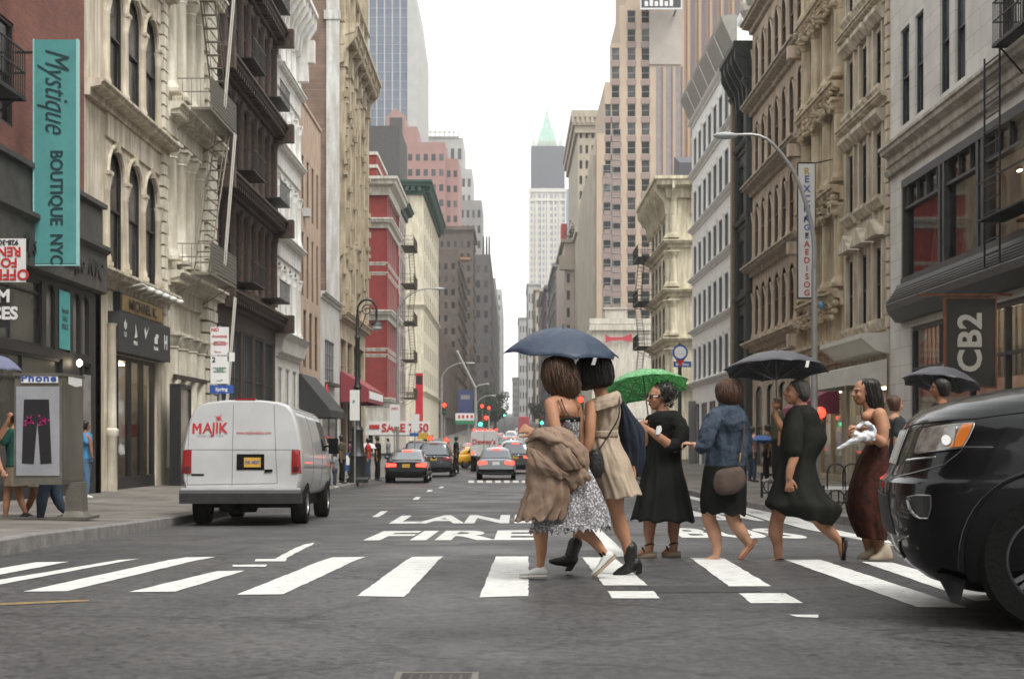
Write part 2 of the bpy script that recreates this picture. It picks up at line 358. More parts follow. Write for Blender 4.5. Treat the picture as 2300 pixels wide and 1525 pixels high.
def road_word(body, q, label):
    """q: px corners bl, br, tr, tl on the ground"""
    me = text_mesh(body, 1, bold=.035, extrude=0)
    xs = [v.co.x for v in me.vertices]; yv = [v.co.y for v in me.vertices]; x0, x1, y0, y1 = min(xs), max(xs), min(yv), max(yv)
    bl, br, tr, tl = [ground_pt(*p) for p in q]
    for v in me.vertices:
        u = (v.co.x-x0)/(x1-x0); t = (v.co.y-y0)/(y1-y0); p = bl.lerp(br, u).lerp(tl.lerp(tr, u), t)
        v.co = (p.x, p.y, G(p.y)+.005)
    me.materials.append(M_PAINT); o = bpy.data.objects.new('road_word', me); COL.objects.link(o); tag(o, label, 'road marking', kind='structure')
road_word('FIRE', [(815,1214),(1212,1213),(1206,1191),(862,1193)], 'large white painted road word FIRE')
road_word('LANE', [(873,1176),(1222,1175),(1216,1156),(903,1158)], 'large white painted road word LANE above FIRE')
road_word('BUS', [(1532,1208),(1835,1210),(1740,1187),(1500,1186)], 'large white painted road word BUS behind the pedestrians')
road_word('LANE', [(1490,1165),(1790,1172),(1690,1143),(1455,1141)], 'white painted road word LANE beyond BUS near right kerb')
mark('road_patch', [(1432,1317),(1690,1314),(1712,1329),(1440,1332)], 'dark tar patch strip between the crossing bars', 'road patch', m=mat('tar_patch', (.035,.034,.034), .7, var=.3, vscale=12, bump=.5, bscale=60), lift=.003)
# utility cover in the foreground
uc = [ground_pt(888,1527), ground_pt(1062,1527), ground_pt(1072,1507), ground_pt(905,1507)]
c0 = (uc[0]+uc[1]+uc[2]+uc[3])/4; root = empty('utility_cover', (c0.x, c0.y, 0), 0, 'cast iron utility cover flush in the asphalt at the bottom edge', 'utility cover')
mb = MB(); hw, hh = .185, .30
mb.box(-hw,-hw+.03,-hh,.06,0,.008).box(hw-.03,hw,-hh,.06,0,.008).box(-hw+.03,hw-.03,.03,.06,0,.008).box(-hw+.03,hw-.03,-hh,-hh+.03,0,.008)
mb.build('rim', mat('cover_iron', (.17,.15,.13), .5, .5, var=.3), root)
mb = MB().box(-hw+.031,hw-.031,-hh+.031,.029,0,.005)
for i in range(7):
    for j in range(6): mb.box(-.15+i*.044,-.12+i*.044,-.25+j*.045,-.222+j*.045,.005,.009)
mb.build('lid', mat('cover_lid', (.07,.06,.055), .55, .4, var=.3), root)
# round manhole near FIRE
g0 = ground_pt(960,1222); o = MB().lathe(0,0,[(.36,0),(.36,.006),(.33,.007),(.32,.004),(.01,.004)],24).build('manhole_cover', mat('manhole', (.08,.075,.07), .5, .5), None); o.location = g0; tag(o, 'round dark manhole cover just below the word FIRE', 'manhole cover')
# ================================================================ BUILDING KIT (local frame: x along the wall, y into the building, z up)
I4 = Matrix.Identity(4)
MESHC = {}
def inst(name, me, parent, M):
    o = bpy.data.objects.new(name, me); COL.objects.link(o); o.parent = parent; o.matrix_basis = M; return o
def win_meshes(w, h, style, fm, gm):
    key = (round(w,2), round(h,2), style, fm.name, gm.name)
    if key in MESHC: return MESHC[key]
    t = min(.07, w*.07); fr = MB(); bars = MB()
    fr.box(0,t,0,.08,0,h).box(w-t,w,0,.08,0,h).box(t,w-t,0,.08,0,t).box(t,w-t,0,.08,h-t,h)
    if 's' in style: fr.box(t,w-t,.01,.09,h*.5-t*.4,h*.5+t*.4)
    if 'm' in style: fr.box(w/2-t*.4,w/2+t*.4,.015,.085,t,h-t)
    if 'g' in style:
        for k in range(1,4): fr.box(w*k/4-.02,w*k/4+.02,.015,.085,t,h-t)
        for k in range(1,3): fr.box(t,w-t,.02,.08,h*k/3-.02,h*k/3+.02)
    if 't' in style: fr.box(t,w-t,.01,.09,h*.8-t*.4,h*.8+t*.4)
    pn = MB(); y = .06
    if 's' in style: pn.quad((t,y,h/2),(w-t,y,h/2),(w-t,y,h-t),(t,y,h-t)); pn.quad((t,y+.04,t),(w-t,y+.04,t),(w-t,y+.04,h/2),(t,y+.04,h/2))
    else: pn.quad((t,y,t),(w-t,y,t),(w-t,y,h-t),(t,y,h-t))
    r = []
    for m_, nm, mt in ((fr,'window',fm),(pn,'pane',gm)):
        me = bpy.data.meshes.new(nm); me.from_pydata(m_.v, [], m_.f); me.materials.append(mt); r.append(me)
    MESHC[key] = r; return r
def put_window(root, M, u, v, w, h, style, fm, gm, rev=.04):
    a, b = win_meshes(w, h, style, fm, gm)
    f = inst('window', a, root, M @ T(u, rev, v)); inst('pane', b, f, I4); return f
def holes_wall(mb, M, L, z0, z1, holes, rev=.3):
    us = sorted({0, L}|{round(h[0],4) for h in holes}|{round(h[1],4) for h in holes}); vs = sorted({z0, z1}|{round(h[2],4) for h in holes}|{round(h[3],4) for h in holes})
    hs_ = [tuple(round(q,4) for q in h[:4]) for h in holes]
    W = MB()
    for a, b in zip(us, us[1:]):
        run = None
        for c, d in zip(vs, vs[1:]):
            mu, mv = (a+b)/2, (c+d)/2
            if any(h[0] < mu < h[1] and h[2] < mv < h[3] for h in hs_):
                if run: W.quad((a,0,run[0]),(b,0,run[0]),(b,0,run[1]),(a,0,run[1])); run = None
            else: run = (run[0], d) if run else (c, d)
        if run: W.quad((a,0,run[0]),(b,0,run[0]),(b,0,run[1]),(a,0,run[1]))
    for h in hs_:
        a, b, c, d = h; r = rev
        W.quad((a,0,c),(a,r,c),(a,r,d),(a,0,d)); W.quad((b,0,c),(b,0,d),(b,r,d),(b,r,c)); W.quad((a,0,c),(b,0,c),(b,r,c),(a,r,c)); W.quad((a,0,d),(a,r,d),(b,r,d),(b,0,d))
    for h in holes:
        if len(h) > 4 and h[4]: arch_fill(W, *h[:4], h[4])
    mb.add([M @ Vector(p) for p in W.v], W.f)
def arch_fill(W, u0, u1, v0, v1, k=1, y0=.008, y1=.036):
    c = (u0+u1)/2; a = (u1-u0)/2; hgt = a*k
    for s in (-1, 1):
        pts = [(c+s*a, v1)]+[(c+s*a*math.cos(t), v1-hgt+hgt*math.sin(t)) for t in [i*math.pi/2/6 for i in range(7)]]
        n = len(pts); A = [(p[0], y0, p[1]-.001) for p in pts]; B_ = [(p[0], y1, p[1]-.001) for p in pts]
        W.add(A+B_, [tuple(range(n)), tuple(range(n,2*n))]+[(i,(i+1)%n,n+(i+1)%n,n+i) for i in range(n)])
class Bldg:
    def __init__(s, name, label, side, d0, d1, X=None, depth=14, cat='building', group=None, zb=None):
        s.side = side; s.d0, s.d1 = d0, d1; s.L = d1-d0; s.D = depth; s.X = X if X is not None else (-11.5 if side == 'L' else 12.0)
        s.zb = min(G(d0), G(d1))-.3
        if side == 'L': s.root = empty(name, (s.X, d0, 0), R(90), label, cat, group); s.SM = Matrix(((0,1,0,0),(-1,0,0,depth),(0,0,1,0),(0,0,0,1)))
        else: s.root = empty(name, (s.X, d1, 0), R(-90), label, cat, group); s.SM = Matrix(((0,-1,0,s.L),(1,0,0,0),(0,0,1,0),(0,0,0,1)))
    def u(s, x):   # photo column on the street facade -> local x
        d = abs(s.X)*F/abs(x-VX); return d-s.d0 if s.side == 'L' else s.d1-d
    def part(s, name, mb, m, smooth=False, M=None): return mb.build(name, m, s.root, smooth, M)
    def shell(s, z1, m, roof=None, side=None, parapet=.5):
        """back, far side, roof with a parapet; the near side too unless given as its own wall"""
        L, D = s.L, s.D; mb = MB(); z0 = s.zb; near, far = (0, L) if s.side == 'L' else (L, 0)
        mb.quad((0,D,z0),(L,D,z0),(L,D,z1),(0,D,z1)); mb.quad((far,0,z0),(far,D,z0),(far,D,z1),(far,0,z1))
        if side is None: mb.quad((near,0,z0),(near,D,z0),(near,D,z1),(near,0,z1))
        else: s.part('side_wall', MB().quad((0,0,z0),(D,0,z0),(D,0,z1),(0,0,z1)), side, M=s.SM)
        s.part('body', mb, m)
        s.part('roof', MB().quad((0,0,z1-parapet),(L,0,z1-parapet),(L,D,z1-parapet),(0,D,z1-parapet)), roof or M_ROOF)
    def wall(s, z1, m, holes=(), M=I4, L=None, z0=None, rev=.3, name='wall'):
        mb = MB(); holes_wall(mb, M, L or s.L, s.zb if z0 is None else z0, z1, list(holes), rev); return s.part(name, mb, m)
    def wins(s, holes, style, fm, gm=None, M=I4, rev=.04):
        for h in holes: put_window(s.root, M, h[0], h[2], h[1]-h[0], h[3]-h[2], style, fm, gm or GL, rev)
    def cornice(s, z, dep, h, m, L=None, M=I4, dent=0, ends=(0,0), x0=0, bracket=0):
        L = L or s.L; mb = MB()
        mb.prof([(.03,z-h),(-dep*.25,z-h),(-dep*.3,z-h*.55),(-dep*.8,z-h*.42),(-dep*.85,z-h*.22),(-dep,z-h*.16),(-dep,z),(.03,z)], x0+.004, x0+L-.004, *ends)
        if dent:
            n = max(1, int(L/dent))
            for i in range(n): a = x0+(i+.25)*L/n; mb.box(a, a+L/n*.5, -dep*.75, .02, z-h*.78, z-h*.45)
        if bracket:
            n = max(1, round(L/bracket))
            for i in range(n+1):
                a = x0+.06+(L-.3)*i/n; mb.prof([(.02,z-h*1.9),(-dep*.25,z-h*1.8),(-dep*.35,z-h*1.2),(-dep*.9,z-h*.6),(-dep*.92,z-h*.2),(.02,z-h*.2)], a, a+.2)
        return s.part('cornice', mb, m, M=M)
    def columns(s, us, z0, z1, r, m, M=I4, y=-.02, cap=1, name='columns', n=10, square=False):
        for uu in us:
            mb = MB(); h = z1-z0
            if square: mb.box(uu-r,uu+r,y-.1,.02,z0,z1)
            else: mb.lathe(uu, y, [(r*1.3,z0),(r*1.3,z0+.12),(r*1.05,z0+.2),(r,z0+.3),(r*.93,z1-.45),(r*1.1,z1-.4),(r*1.0,z1-.36),(r*1.45,z1-.12),(r*1.5,z1)], n)
            if cap: mb.box(uu-r*1.5,uu+r*1.5,y-r*1.5,.02,z1,z1+.1); mb.box(uu-r*1.45,uu+r*1.45,y-r*1.45,.02,z0-.12,z0)
            s.part('column' if not square else 'pilaster', mb, m, smooth=not square, M=M)
def bays(u0, u1, n, gap, v0, v1, arch=0):
    p = (u1-u0)/n; return [(u0+i*p+gap/2, u0+(i+1)*p-gap/2, v0, v1, arch) for i in range(n)]
def edges(u0, u1, n): return [u0+(u1-u0)*i/n for i in range(n+1)]
M_ROOF = mat('roof_tar', (.06,.06,.06), .9, var=.3)
def fire_escape(root, u0, u1, zs, m, w=1.0, y0=-.05, stairs=True, panel=None, ladder=True):
    """balconies with railings at each height, stairs between; one part each"""
    for k, z in enumerate(zs):
        mb = MB(); n = int((u1-u0)/.12)
        for i in range(n): a = u0+(u1-u0)*i/n; mb.box(a, a+.05, -w, y0, z-.03, z)
        mb.box(u0,u1,-w-.03,-w+.02,z-.09,z); mb.box(u0,u0+.05,-w,y0,z-.09,z-.03).box(u1-.05,u1,-w,y0,z-.09,z-.03)
        for zz in (z+.95, z+.5): mb.box(u0,u1,-w-.02,-w+.01,zz,zz+.035); mb.box(u0,u0+.03,-w,y0,zz,zz+.035).box(u1-.03,u1,-w,y0,zz,zz+.035)
        n = int((u1-u0)/.14)
        for i in range(n+1): a = u0+(u1-u0-.02)*i/n; mb.box(a,a+.018,-w-.01,-w+.008,z,z+.95)
        for yy in (-w*.75,-w*.5,-w*.25):
            for a in (u0,u1-.02): mb.box(a,a+.02,yy-.01,yy+.01,z,z+.95)
        for a in (u0+.2, u1-.25): mb.tube([(a,y0,z-.75),(a,-w*.9,z-.08)], .025, 5)
        o = mb.build('balcony', m, root)
        if panel:
            pb = MB(); [pb.box(u0+i*.07,u0+i*.07+.026,-w-.05,-w-.04,z+.05,z+1.05) for i in range(int((u1-u0)/.07))]; [pb.box(u0,u1,-w-.06,-w-.051,z+.05+j*.12,z+.075+j*.12) for j in range(9)]; pb.build('balcony_panel', panel, root)
        if stairs and k+1 < len(zs):
            z2 = zs[k+1]; mb = MB(); n = 14; ua, ub = u0+.35, u1-.4
            if k % 2: ua, ub = ub, ua
            for yy in (-w+.12, -w+.62): mb.tube([(ua,yy,z),(ub,yy,z2)], .03, 5); mb.tube([(ua,yy,z+.8),(ub,yy,z2+.8)], .015, 4)
            for i in range(1,n): t = i/n; a = ua+(ub-ua)*t; zz = z+(z2-z)*t; mb.box(a-.1,a+.1,-w+.12,-w+.62,zz-.012,zz+.012)
            mb.build('stair', m, root)
def shop_glass():
    m = bpy.data.materials.new('shop_glass'); m.use_nodes = True; N = m.node_tree.nodes; L = m.node_tree.links; N.clear()
    o = N.new('ShaderNodeOutputMaterial'); mixs = N.new('ShaderNodeMixShader'); tr = N.new('ShaderNodeBsdfTransparent'); gl = N.new('ShaderNodeBsdfGlossy'); gl.inputs['Roughness'].default_value = .03
    tr.inputs[0].default_value = (.72,.75,.74,1); fr = N.new('ShaderNodeFresnel'); fr.inputs[0].default_value = 1.6
    L.new(fr.outputs[0], mixs.inputs[0]); L.new(tr.outputs[0], mixs.inputs[1]); L.new(gl.outputs[0], mixs.inputs[2]); L.new(mixs.outputs[0], o.inputs[0]); return m
SHOPG = shop_glass()
DARK = mat('shop_dark', (.012,.012,.012), .6)
def shop(s, u0, u1, z0, z1, fm, n=3, dep=2.2, goods=True, seed=1, base=.5, transom=None, floor=None):
    """shop window: recess with a back wall, goods, frame and glass. The hole must be in the wall."""
    rnd = random.Random(seed); mb = MB()
    mb.quad((u0,dep,z0),(u1,dep,z0),(u1,dep,z1),(u0,dep,z1)); mb.quad((u0,.31,z1),(u1,.31,z1),(u1,dep,z1),(u0,dep,z1)); mb.quad((u0,.31,z0),(u1,.31,z0),(u1,dep,z0),(u0,dep,z0))
    mb.quad((u0,.31,z0),(u0,dep,z0),(u0,dep,z1),(u0,.31,z1)); mb.quad((u1,.31,z0),(u1,dep,z0),(u1,dep,z1),(u1,.31,z1))
    s.part('shop_interior', mb, mat('shop_inside', (.28,.25,.2), .8, var=.5, vscale=1.2))
    s.part('ceiling_light', MB().box(u0+.5,u1-.5,.9,1.1,z1-.12,z1-.06), mat('shop_ceiling_light', (1,.9,.75), .5, emit=(1,.86,.66), estr=9))  # glowing strip added under the ceiling to brighten the shop interior
    fr = MB().box(u0,u1,.05,.25,z0,z0+base).box(u0,u1,.08,.2,z1-.12,z1)
    for i in range(n+1): a = u0+(u1-u0-.09)*i/n; fr.box(a,a+.09,.06,.22,z0+base,z1-.12)
    if transom: fr.box(u0,u1,.07,.21,transom,transom+.08)
    s.part('shop_frame', fr, fm)
    s.part('shop_window', MB().quad((u0,.15,z0+base),(u1,.15,z0+base),(u1,.15,z1-.1),(u0,.15,z1-.1)), SHOPG)
    if goods:
        cols = [(.5,.03,.03),(.6,.55,.5),(.25,.2,.15),(.08,.08,.1),(.7,.68,.65),(.15,.1,.3),(.05,.2,.25)]
        for i in range(18):
            c = rnd.choice(cols); uu = rnd.uniform(u0+.2,u1-.6); yy = rnd.uniform(.6,dep-.3); zz = rnd.uniform(z0+.4, z0+1.9); ww = rnd.uniform(.3,.8)
            s.part('shelf_goods', MB().box(uu,uu+ww,yy,yy+.2,zz,zz+rnd.uniform(.15,.5)), mat('goods%s' % str(c), c, .7, var=.5, vscale=12))
LAMP = mat('lit_bulb', (1,.9,.7), .5, emit=(1,.82,.55), estr=7)
# ================================================================ LEFT ROW
zL = lambda x, y: zy(dL(x), y)
cream = mat('cream_stone', (.70,.63,.51), .8, var=.18, vscale=1.5, stain=.35, bump=.3)
creamL = mat('cream_iron', (.76,.72,.61), .7, var=.15, vscale=2, stain=.3, bump=.2)
dark_frame = mat('dark_paint', (.018,.018,.018), .45, var=.3)
# ---- L0 brick house with the boutique
b = Bldg('brick_house', 'red brick house at the left edge behind the teal vertical sign', 'L', 27.5, 38.9)
BR = brick_mat('red_brick', (.30,.085,.055), (.21,.06,.042), (.16,.12,.10))
b.shell(21, BR); holes = []
for v in (8.2, 12.6, 17): holes += [(1.0,2.1,v,v+2.4,0), (2.9,4.0,v,v+2.4,0), (4.8,5.9,v,v+2.4,0)]
b.wall(21, BR, holes, z0=6.0); b.wins(holes, 's', dark_frame)
gs = mat('dark_grey_slate', (.075,.07,.062), .75, var=.35, vscale=3, bump=.2)
zt = lambda d, y: zy(d, y)
hol = [(x-27.5, x2-27.5, z0, z1, 1) for x, x2, z0, z1 in ((34.35,35.0,3.2,4.75),(35.25,36.15,3.2,4.75),(36.45,37.05,3.2,4.75),(37.2,37.8,3.2,4.75))]+[(30-27.5,34-27.5,3.2,4.75,0)]
low = [(36.9-27.5, 38.0-27.5, -.1, 3.0, 0), (30-27.5, 35.6-27.5, .0, 3.0, 0)]
W_ = b.wall(6.0, mat('black_storefront', (.022,.021,.02), .55, var=.3), hol+low, M=T(0,-.45,0), rev=.5); b.part('storefront_side', MB().box(10.9,11.399,-.45,-.001,b.zb,6.0), DARK)
for h in hol[:4]: put_window(b.root, T(0,-.45,0), h[0], h[2], h[1]-h[0], h[3]-h[2], 'x', dark_frame, glass_mat('grey_poster_glass', (.24,.22,.20), (.36,.34,.30)))
b.part('poster', MB().box(7.78,8.62,-.47,-.46,3.25,4.68), mat('teal_poster', (.08,.36,.35), .6, var=.15))
text_on('poster_text', 'Special\nSALE\nPRICE', .2, T(8.2,-.48,4.0), mat('poster_ink', (.05,.07,.07), .6), b.root)
for h in low+[hol[4]]: put_window(b.root, T(0,-.45,0), h[0], h[2], h[1]-h[0], h[3]-h[2], 'mt', dark_frame, glass_mat('shop_dim', (.05,.05,.045), (.16,.15,.13)))
fz = MB().prof([(-.46,4.9),(-.62,4.95),(-.62,5.95),(-.75,6.05),(-.75,6.15),(-.46,6.15)], 0, 11.4); b.part('fascia', fz, gs)
b.part('fascia_upper', MB().box(0,11.4,-.5,-.001,6.151,7.2), gs); b.part('ledge', MB().box(0,11.45,-.62,.0,7.201,7.32), gs)
text_on('fascia_lettering', 'Mystique Boutique  NYC', .62, T(7.7,-.63,5.45), mat('fascia_letter', (.03,.028,.026), .5), b.root, extrude=.03, shear=.25)
fire_escape(b.root, .3, 3.7, [8.4, 12.3, 16.7], IRON, 1.0, y0=-.02)
lamp = MB().ell((0,0,0),(.07,.07,.09)).build('wall_lamp', LAMP, b.root); lamp.location = (36.4-27.5,-.62,2.95)
b.part('window_poster', MB().box(8.7,9.3,-.47,-.46,.9,2.4), mat('tan_poster', (.34,.26,.16), .7, var=.4, vscale=4)); b.part('window_poster', MB().box(9.75,10.4,-.47,-.46,1.2,2.7), mat('grey_poster', (.25,.24,.22), .7, var=.3, vscale=3))
# ---- L1 cream house with three arched windows a floor
b = Bldg('cream_house', 'cream stone house with arched windows above the sneaker shop, second from left', 'L', 38.9, 48.0)
b.shell(21, cream); U = [b.u(x) for x in (237, 352)]; hs_ = []
rows = [(5.95,9.35), (10.95,14.35), (15.85,19.2)]
for r in rows: hs_ += bays(U[0]-.1, U[1]+.15, 3, .36, *r, 1)
b.wall(21, cream, hs_+[(2.1,7.9,-.6,3.5,0)]); b.wins(hs_, 's', dark_frame)
for z in (5.75, 10.75, 15.65, 20.9): b.cornice(z, .55, .45, cream, ends=(0,0), dent=.0); b.part('frieze', MB().box(2.0,8.2,-.07,.02,z-1.15,z-.46), cream)
for r in rows:
    b.columns(edges(U[0]-.1, U[1]+.15, 3)[1:3], r[0]+.1, r[1]-.85, .12, cream); b.columns([U[0]-.02, U[1]+.05], r[0]+.1, r[1]-.85, .12, cream)
    mb = MB()
    for h in bays(U[0]-.1, U[1]+.15, 3, .5, *r):   # hood moulds
        c = (h[0]+h[1])/2; a = (h[1]-h[0])/2+.02; mb.tube([(c+a*1.12*math.cos(t), -.05, h[3]-(h[1]-h[0])/2+a*1.12*math.sin(t)) for t in [math.pi*i/12 for i in range(13)]], .07, 6); mb.box(c-.09,c+.09,-.16,0,h[3]-.05,h[3]+.25)
    b.part('hood_mould', mb, cream)
mb = MB()
for i in range(46): z = 3.6+i*.38; mb.box(8.25,8.95 if i % 2 else 8.8,-.16,.02,z,z+.31)
b.part('quoins', mb, creamL)
mb = MB().box(.35,1.9,-.1,.02,-1,5.2); b.part('pilaster', mb, cream); b.part('corner_post', MB().lathe(1.95,-.2,[(.16,-1),(.16,1.1),(.2,1.15),(.2,1.3),(.14,1.35),(.12,4.2),(.17,4.3)],12), creamL, smooth=True)
gold = mat('brass_panel', (.32,.21,.08), .45, .3, var=.3); b.part('sign_frame', MB().box(2.55,7.6,-.28,-.05,3.78+.9,5.25), dark_frame)
sp_ = b.part('sign_panel', MB().box(2.75,7.4,-.31,-.281,4.78,5.12), gold); sp_ = b.part('sign_board', MB().box(2.7,7.45,-.302,-.281,4.74,5.2), gold)
text_on('sign_lettering', 'MICHAEL K.', .42, T(5.0,-.33,4.96), mat('sign_ink', (.02,.018,.015), .5), b.root, bold=.03, sx=1.5)
mb = MB()
for i in range(5): a = 3.2+i*.9; mb.tube([(a,-.1,5.4),(a,-.75,5.55),(a+.02,-.95,5.42)], .025, 5); mb.ell((a+.02,-1.0,5.36),(.13,.13,.09))
b.part('sign_lights', mb, mat('lamp_white', (.6,.6,.56), .4), smooth=True)
b.part('brand_fascia', MB().box(2.0,8.1,-.4,-.02,3.52,4.66), mat('charcoal_fascia', (.035,.036,.037), .55, var=.2))
wm = mat('white_vinyl', (.75,.75,.73), .5)
def leafmark(u):   # three rising leaves with bars
    mb = MB()
    for a in (-32, 0, 32):
        c, s_ = math.cos(R(a)), math.sin(R(a)); L_ = .34 if a == 0 else .3
        pts = [(0,0),(-.07,L_*.5),(0,L_),(.07,L_*.5)]; mb.add([(u+x*c+y*s_, -.41, 4.16-x*s_+y*c) for x, y in pts], [(0,1,2,3)])
    for k in range(3): mb.box(u-.14,u+.14,-.412,-.41,4.08-k*.05,4.1-k*.05)
    b.part('brand_mark', mb, wm)
leafmark(2.62)
for u, t in ((3.75,'PUMA'), (6.2,'Reebok'), ): text_on('brand_mark', t, .17, T(u,-.41,3.85), wm, b.root, bold=.02)
b.part('brand_mark', MB().add([(3.6,-.41,4.0),(3.95,-.41,4.05),(3.82,-.41,4.3),(3.7,-.41,4.45),(3.72,-.41,4.2)], [(0,1,2,3,4)]), wm)
b.part('brand_mark', MB().add([(4.75,-.41,4.3),(4.9,-.41,4.05),(5.35,-.41,4.5),(5.0,-.41,4.25),(4.85,-.41,4.42)], [(0,1,2,3,4)]), wm)
b.part('brand_mark', MB().box(6.0,6.4,-.41,-.408,4.0,4.2).box(6.15,6.5,-.41,-.408,4.2,4.3), wm)
text_on('brand_mark', 'H', .6, T(7.45,-.41,4.1), wm, b.root, bold=.04)
shop(b, 2.1, 7.9, -.6, 3.5, dark_frame, 4, seed=5)
for q, (u, z) in enumerate(((3.1,3.0),(3.0,2.6),(3.2,1.6),(3.6,.9),(5.2,2.9))):
    o = MB().ell((0,0,0),(.06,.06,.06)).build('ceiling_spot', LAMP, b.root); o.location = (u,.8,z)
b.part('window_poster', MB().box(5.0,7.0,.35,.36,1.1,1.5), mat('red_poster', (.5,.04,.05), .6)); text_on('poster_text', 'SALE', .3, T(5.7,.34,1.3), wm, b.root, bold=.02)
# freestanding glass case beside the shop
case = empty('display_case', (-11.1, 46.9, G(46.9)+.25), R(90), 'tall black framed glass case beside the sneaker shop', 'display case')
mb = MB().box(0,.12,-.35,.0,0,3.3).box(1.5,1.62,-.35,0,0,3.3).box(.12,1.5,-.35,0,0,.55).box(.12,1.5,-.35,0,3.15,3.3).box(.12,1.5,-.02,0,.55,3.15); mb.build('frame', dark_frame, case)
MB().box(.12,1.5,-.3,-.28,.55,3.15).build('glass_front', glass_mat('case_glass', (.18,.19,.15), (.22,.23,.18)), case)
# ---- L2 ornate cream iron front with fire escape
b = Bldg('ornate_cream_house', 'ornate cream iron front house with quoin pier and fire escape', 'L', 48.0, 55.8)
b.shell(23, creamL); hs_ = []; fl = [6.65, 12.25, 17.8, 23]
zz = [(1.2,6.0)]+[(f+.5, f+4.7) for f in fl[:3]]
for r in zz[1:]: hs_ += bays(.5, 4.9, 3, .75, *r, 1)
hs_ += bays(.5,4.9,3,.8,.3,4.3,0)
b.wall(23, creamL, hs_); b.wins(hs_, 's', mat('cream_frame', (.42,.4,.33), .6))
for z in fl: b.cornice(z, .6, .5, creamL, dent=.3); b.part('ornament_band', MB().box(.1,7.7,-.1,.02,z-1.0,z-.51), creamL)
for r in zz[1:]: b.columns([.55,1.97,3.43,4.85], r[0], r[1]-.5, .25, creamL)
b.columns([.55,1.97,3.43,4.85], .2, 4.5, .3, creamL)
mb = MB()
for i in range(52): z = -.4+i*.45; mb.box(5.3 if i % 2 else 5.45, 7.2 if i % 2 else 7.05, -.28, .02, z, z+.37)
b.part('quoin_pier', mb, creamL)
perf = mat('perforated_panel', (.18,.17,.14), .7, var=.3, vscale=30)
fire_escape(b.root, 1.1, 5.6, [6.7, 12.3, 17.9], mat('cream_iron_rail', (.2,.18,.14), .6, var=.3), 1.25, panel=perf)
mb = MB(); 
for z in (1.0,7.0,12.6): [mb.tube([(3.2+q,-1.3,z+.2),(4.9+q,-1.35,z+5.2)], .028, 5) for q in (0,.3)]
b.part('ladder', mb, mat('pale_rail', (.45,.43,.38), .6))
b.part('shop_sign_bracket', MB().box(.2,5.2,-.3,-.2,3.05,3.2), IRONR)
# ---- L3 dark brown iron front
db = mat('dark_brown_iron', (.085,.042,.026), .65, col2=(.02,.014,.012), vscale=5, bump=.3)
b = Bldg('dark_brown_house', 'very dark brown iron front house with heavy cornices', 'L', 55.8, 70.3)
b.shell(26, db); hs_ = []; fl = [6.9, 11.5, 16.1, 20.7, 25.3]
for f in fl[:4]: hs_ += bays(.3, 14.2, 8, .5, f+.6, f+3.7, .6)
hs2 = bays(.3, 14.2, 5, .5, -.5, 5.6)
b.wall(26, db, hs_+hs2); b.wins(hs_, 's', dark_frame); b.wins(hs2, 'g', mat('dark_green_frame', (.03,.035,.035), .5), glass_mat('dim_shop', (.03,.032,.034), (.09,.09,.09)))
for f in fl:
    b.cornice(f, .75, .6, db, dent=.45, ends=(0,.0)); b.part('end_bracket', MB().box(14.0,14.45,-.95,.02,f-.75,f+.1), db); b.part('end_bracket', MB().box(0.0,.4,-.8,.02,f-.75,f+.1), db)
for f in fl[:4]: b.columns(edges(.3,14.2,8), f+.5, f+3.8, .13, db, cap=0, n=8)
mb = MB()
for f in fl[:4]:
    for a in (3.6,10.4): mb.box(a,a+3,-.9,-.86,f+1.4,f+1.45).box(a,a+3,-.9,-.0,f+.55,f+.6); [mb.box(a+i*.2,a+i*.2+.02,-.9,-.88,f+.6,f+1.4) for i in range(15)]
b.part('balcony_rail', mb, IRON)
# ---- L4 white iron front
wh = mat('white_iron', (.80,.80,.77), .6, var=.12, vscale=2, stain=.2)
b = Bldg('white_house', 'narrow white iron front house next to the dark brown one', 'L', 70.3, 78.2)
b.shell(23.4, wh, side=BR); hs_ = []; fl = [6.2, 11.1, 15.5, 19.4, 23.4]
for f, g in zip(fl, fl[1:]): hs_ += bays(.4, 7.5, 4, .75, f+.4, g-1.3, 1)
hs2 = bays(.4, 7.5, 3, .9, .4, 4.6)
b.wall(23.4, wh, hs_+hs2); b.wins(hs_, 's', mat('grey_frame', (.25,.25,.25), .6)); b.wins(hs2, 'm', wh)
for f, g in zip(fl, fl[1:]): b.columns(edges(.4,7.5,4), f+.3, g-1.7, .15, wh)
for f in fl[:4]: b.cornice(f, .45, .45, wh, ends=(0,0)); b.part('frieze', MB().box(.1,7.8,-.1,.02,f-1.1,f-.46), wh)
b.cornice(23.9, 1.05, 1.4, wh, bracket=1.1); b.part('end_bracket', MB().box(7.3,7.75,-.9,.02,21.2,22.4).box(7.3,7.75,-.55,.02,20.2,21.2), wh)
b.part('band', MB().prof([(.02,5.2),(-.3,5.3),(-.4,5.9),(-.65,6.2),(.02,6.2)],.05,7.85), wh)
# ---- L5 tan stucco
ts = mat('tan_stucco', (.50,.37,.28), .9, var=.12, vscale=.8, stain=.25)
b = Bldg('tan_stucco_house', 'plain pinkish tan stucco house with narrow slot windows', 'L', 78.2, 86.9)
b.shell(19.4, ts); hs_ = bays(.3,8.3,4,1.15,13.4,16.6)+bays(.3,8.3,4,1.15,8.9,12.4)+bays(1.0,8.0,3,1.1,5.0,8.2); hs2 = [(.4,7.5,-.5,3.1,0)]
b.wall(19.4, ts, hs_+hs2); b.wins(hs_, 's', mat('brown_frame', (.12,.08,.05), .6)); b.wins(hs2, 'm', dark_frame, glass_mat('dim_shop', (.03,.032,.034), (.09,.09,.09)))
b.part('coping', MB().box(0,8.7,-.08,.3,19.41,19.6), ts); b.part('air_conditioner', MB().box(1.5,2.1,-.35,.1,13.3,13.75), mat('ac_grey', (.5,.5,.48), .6))
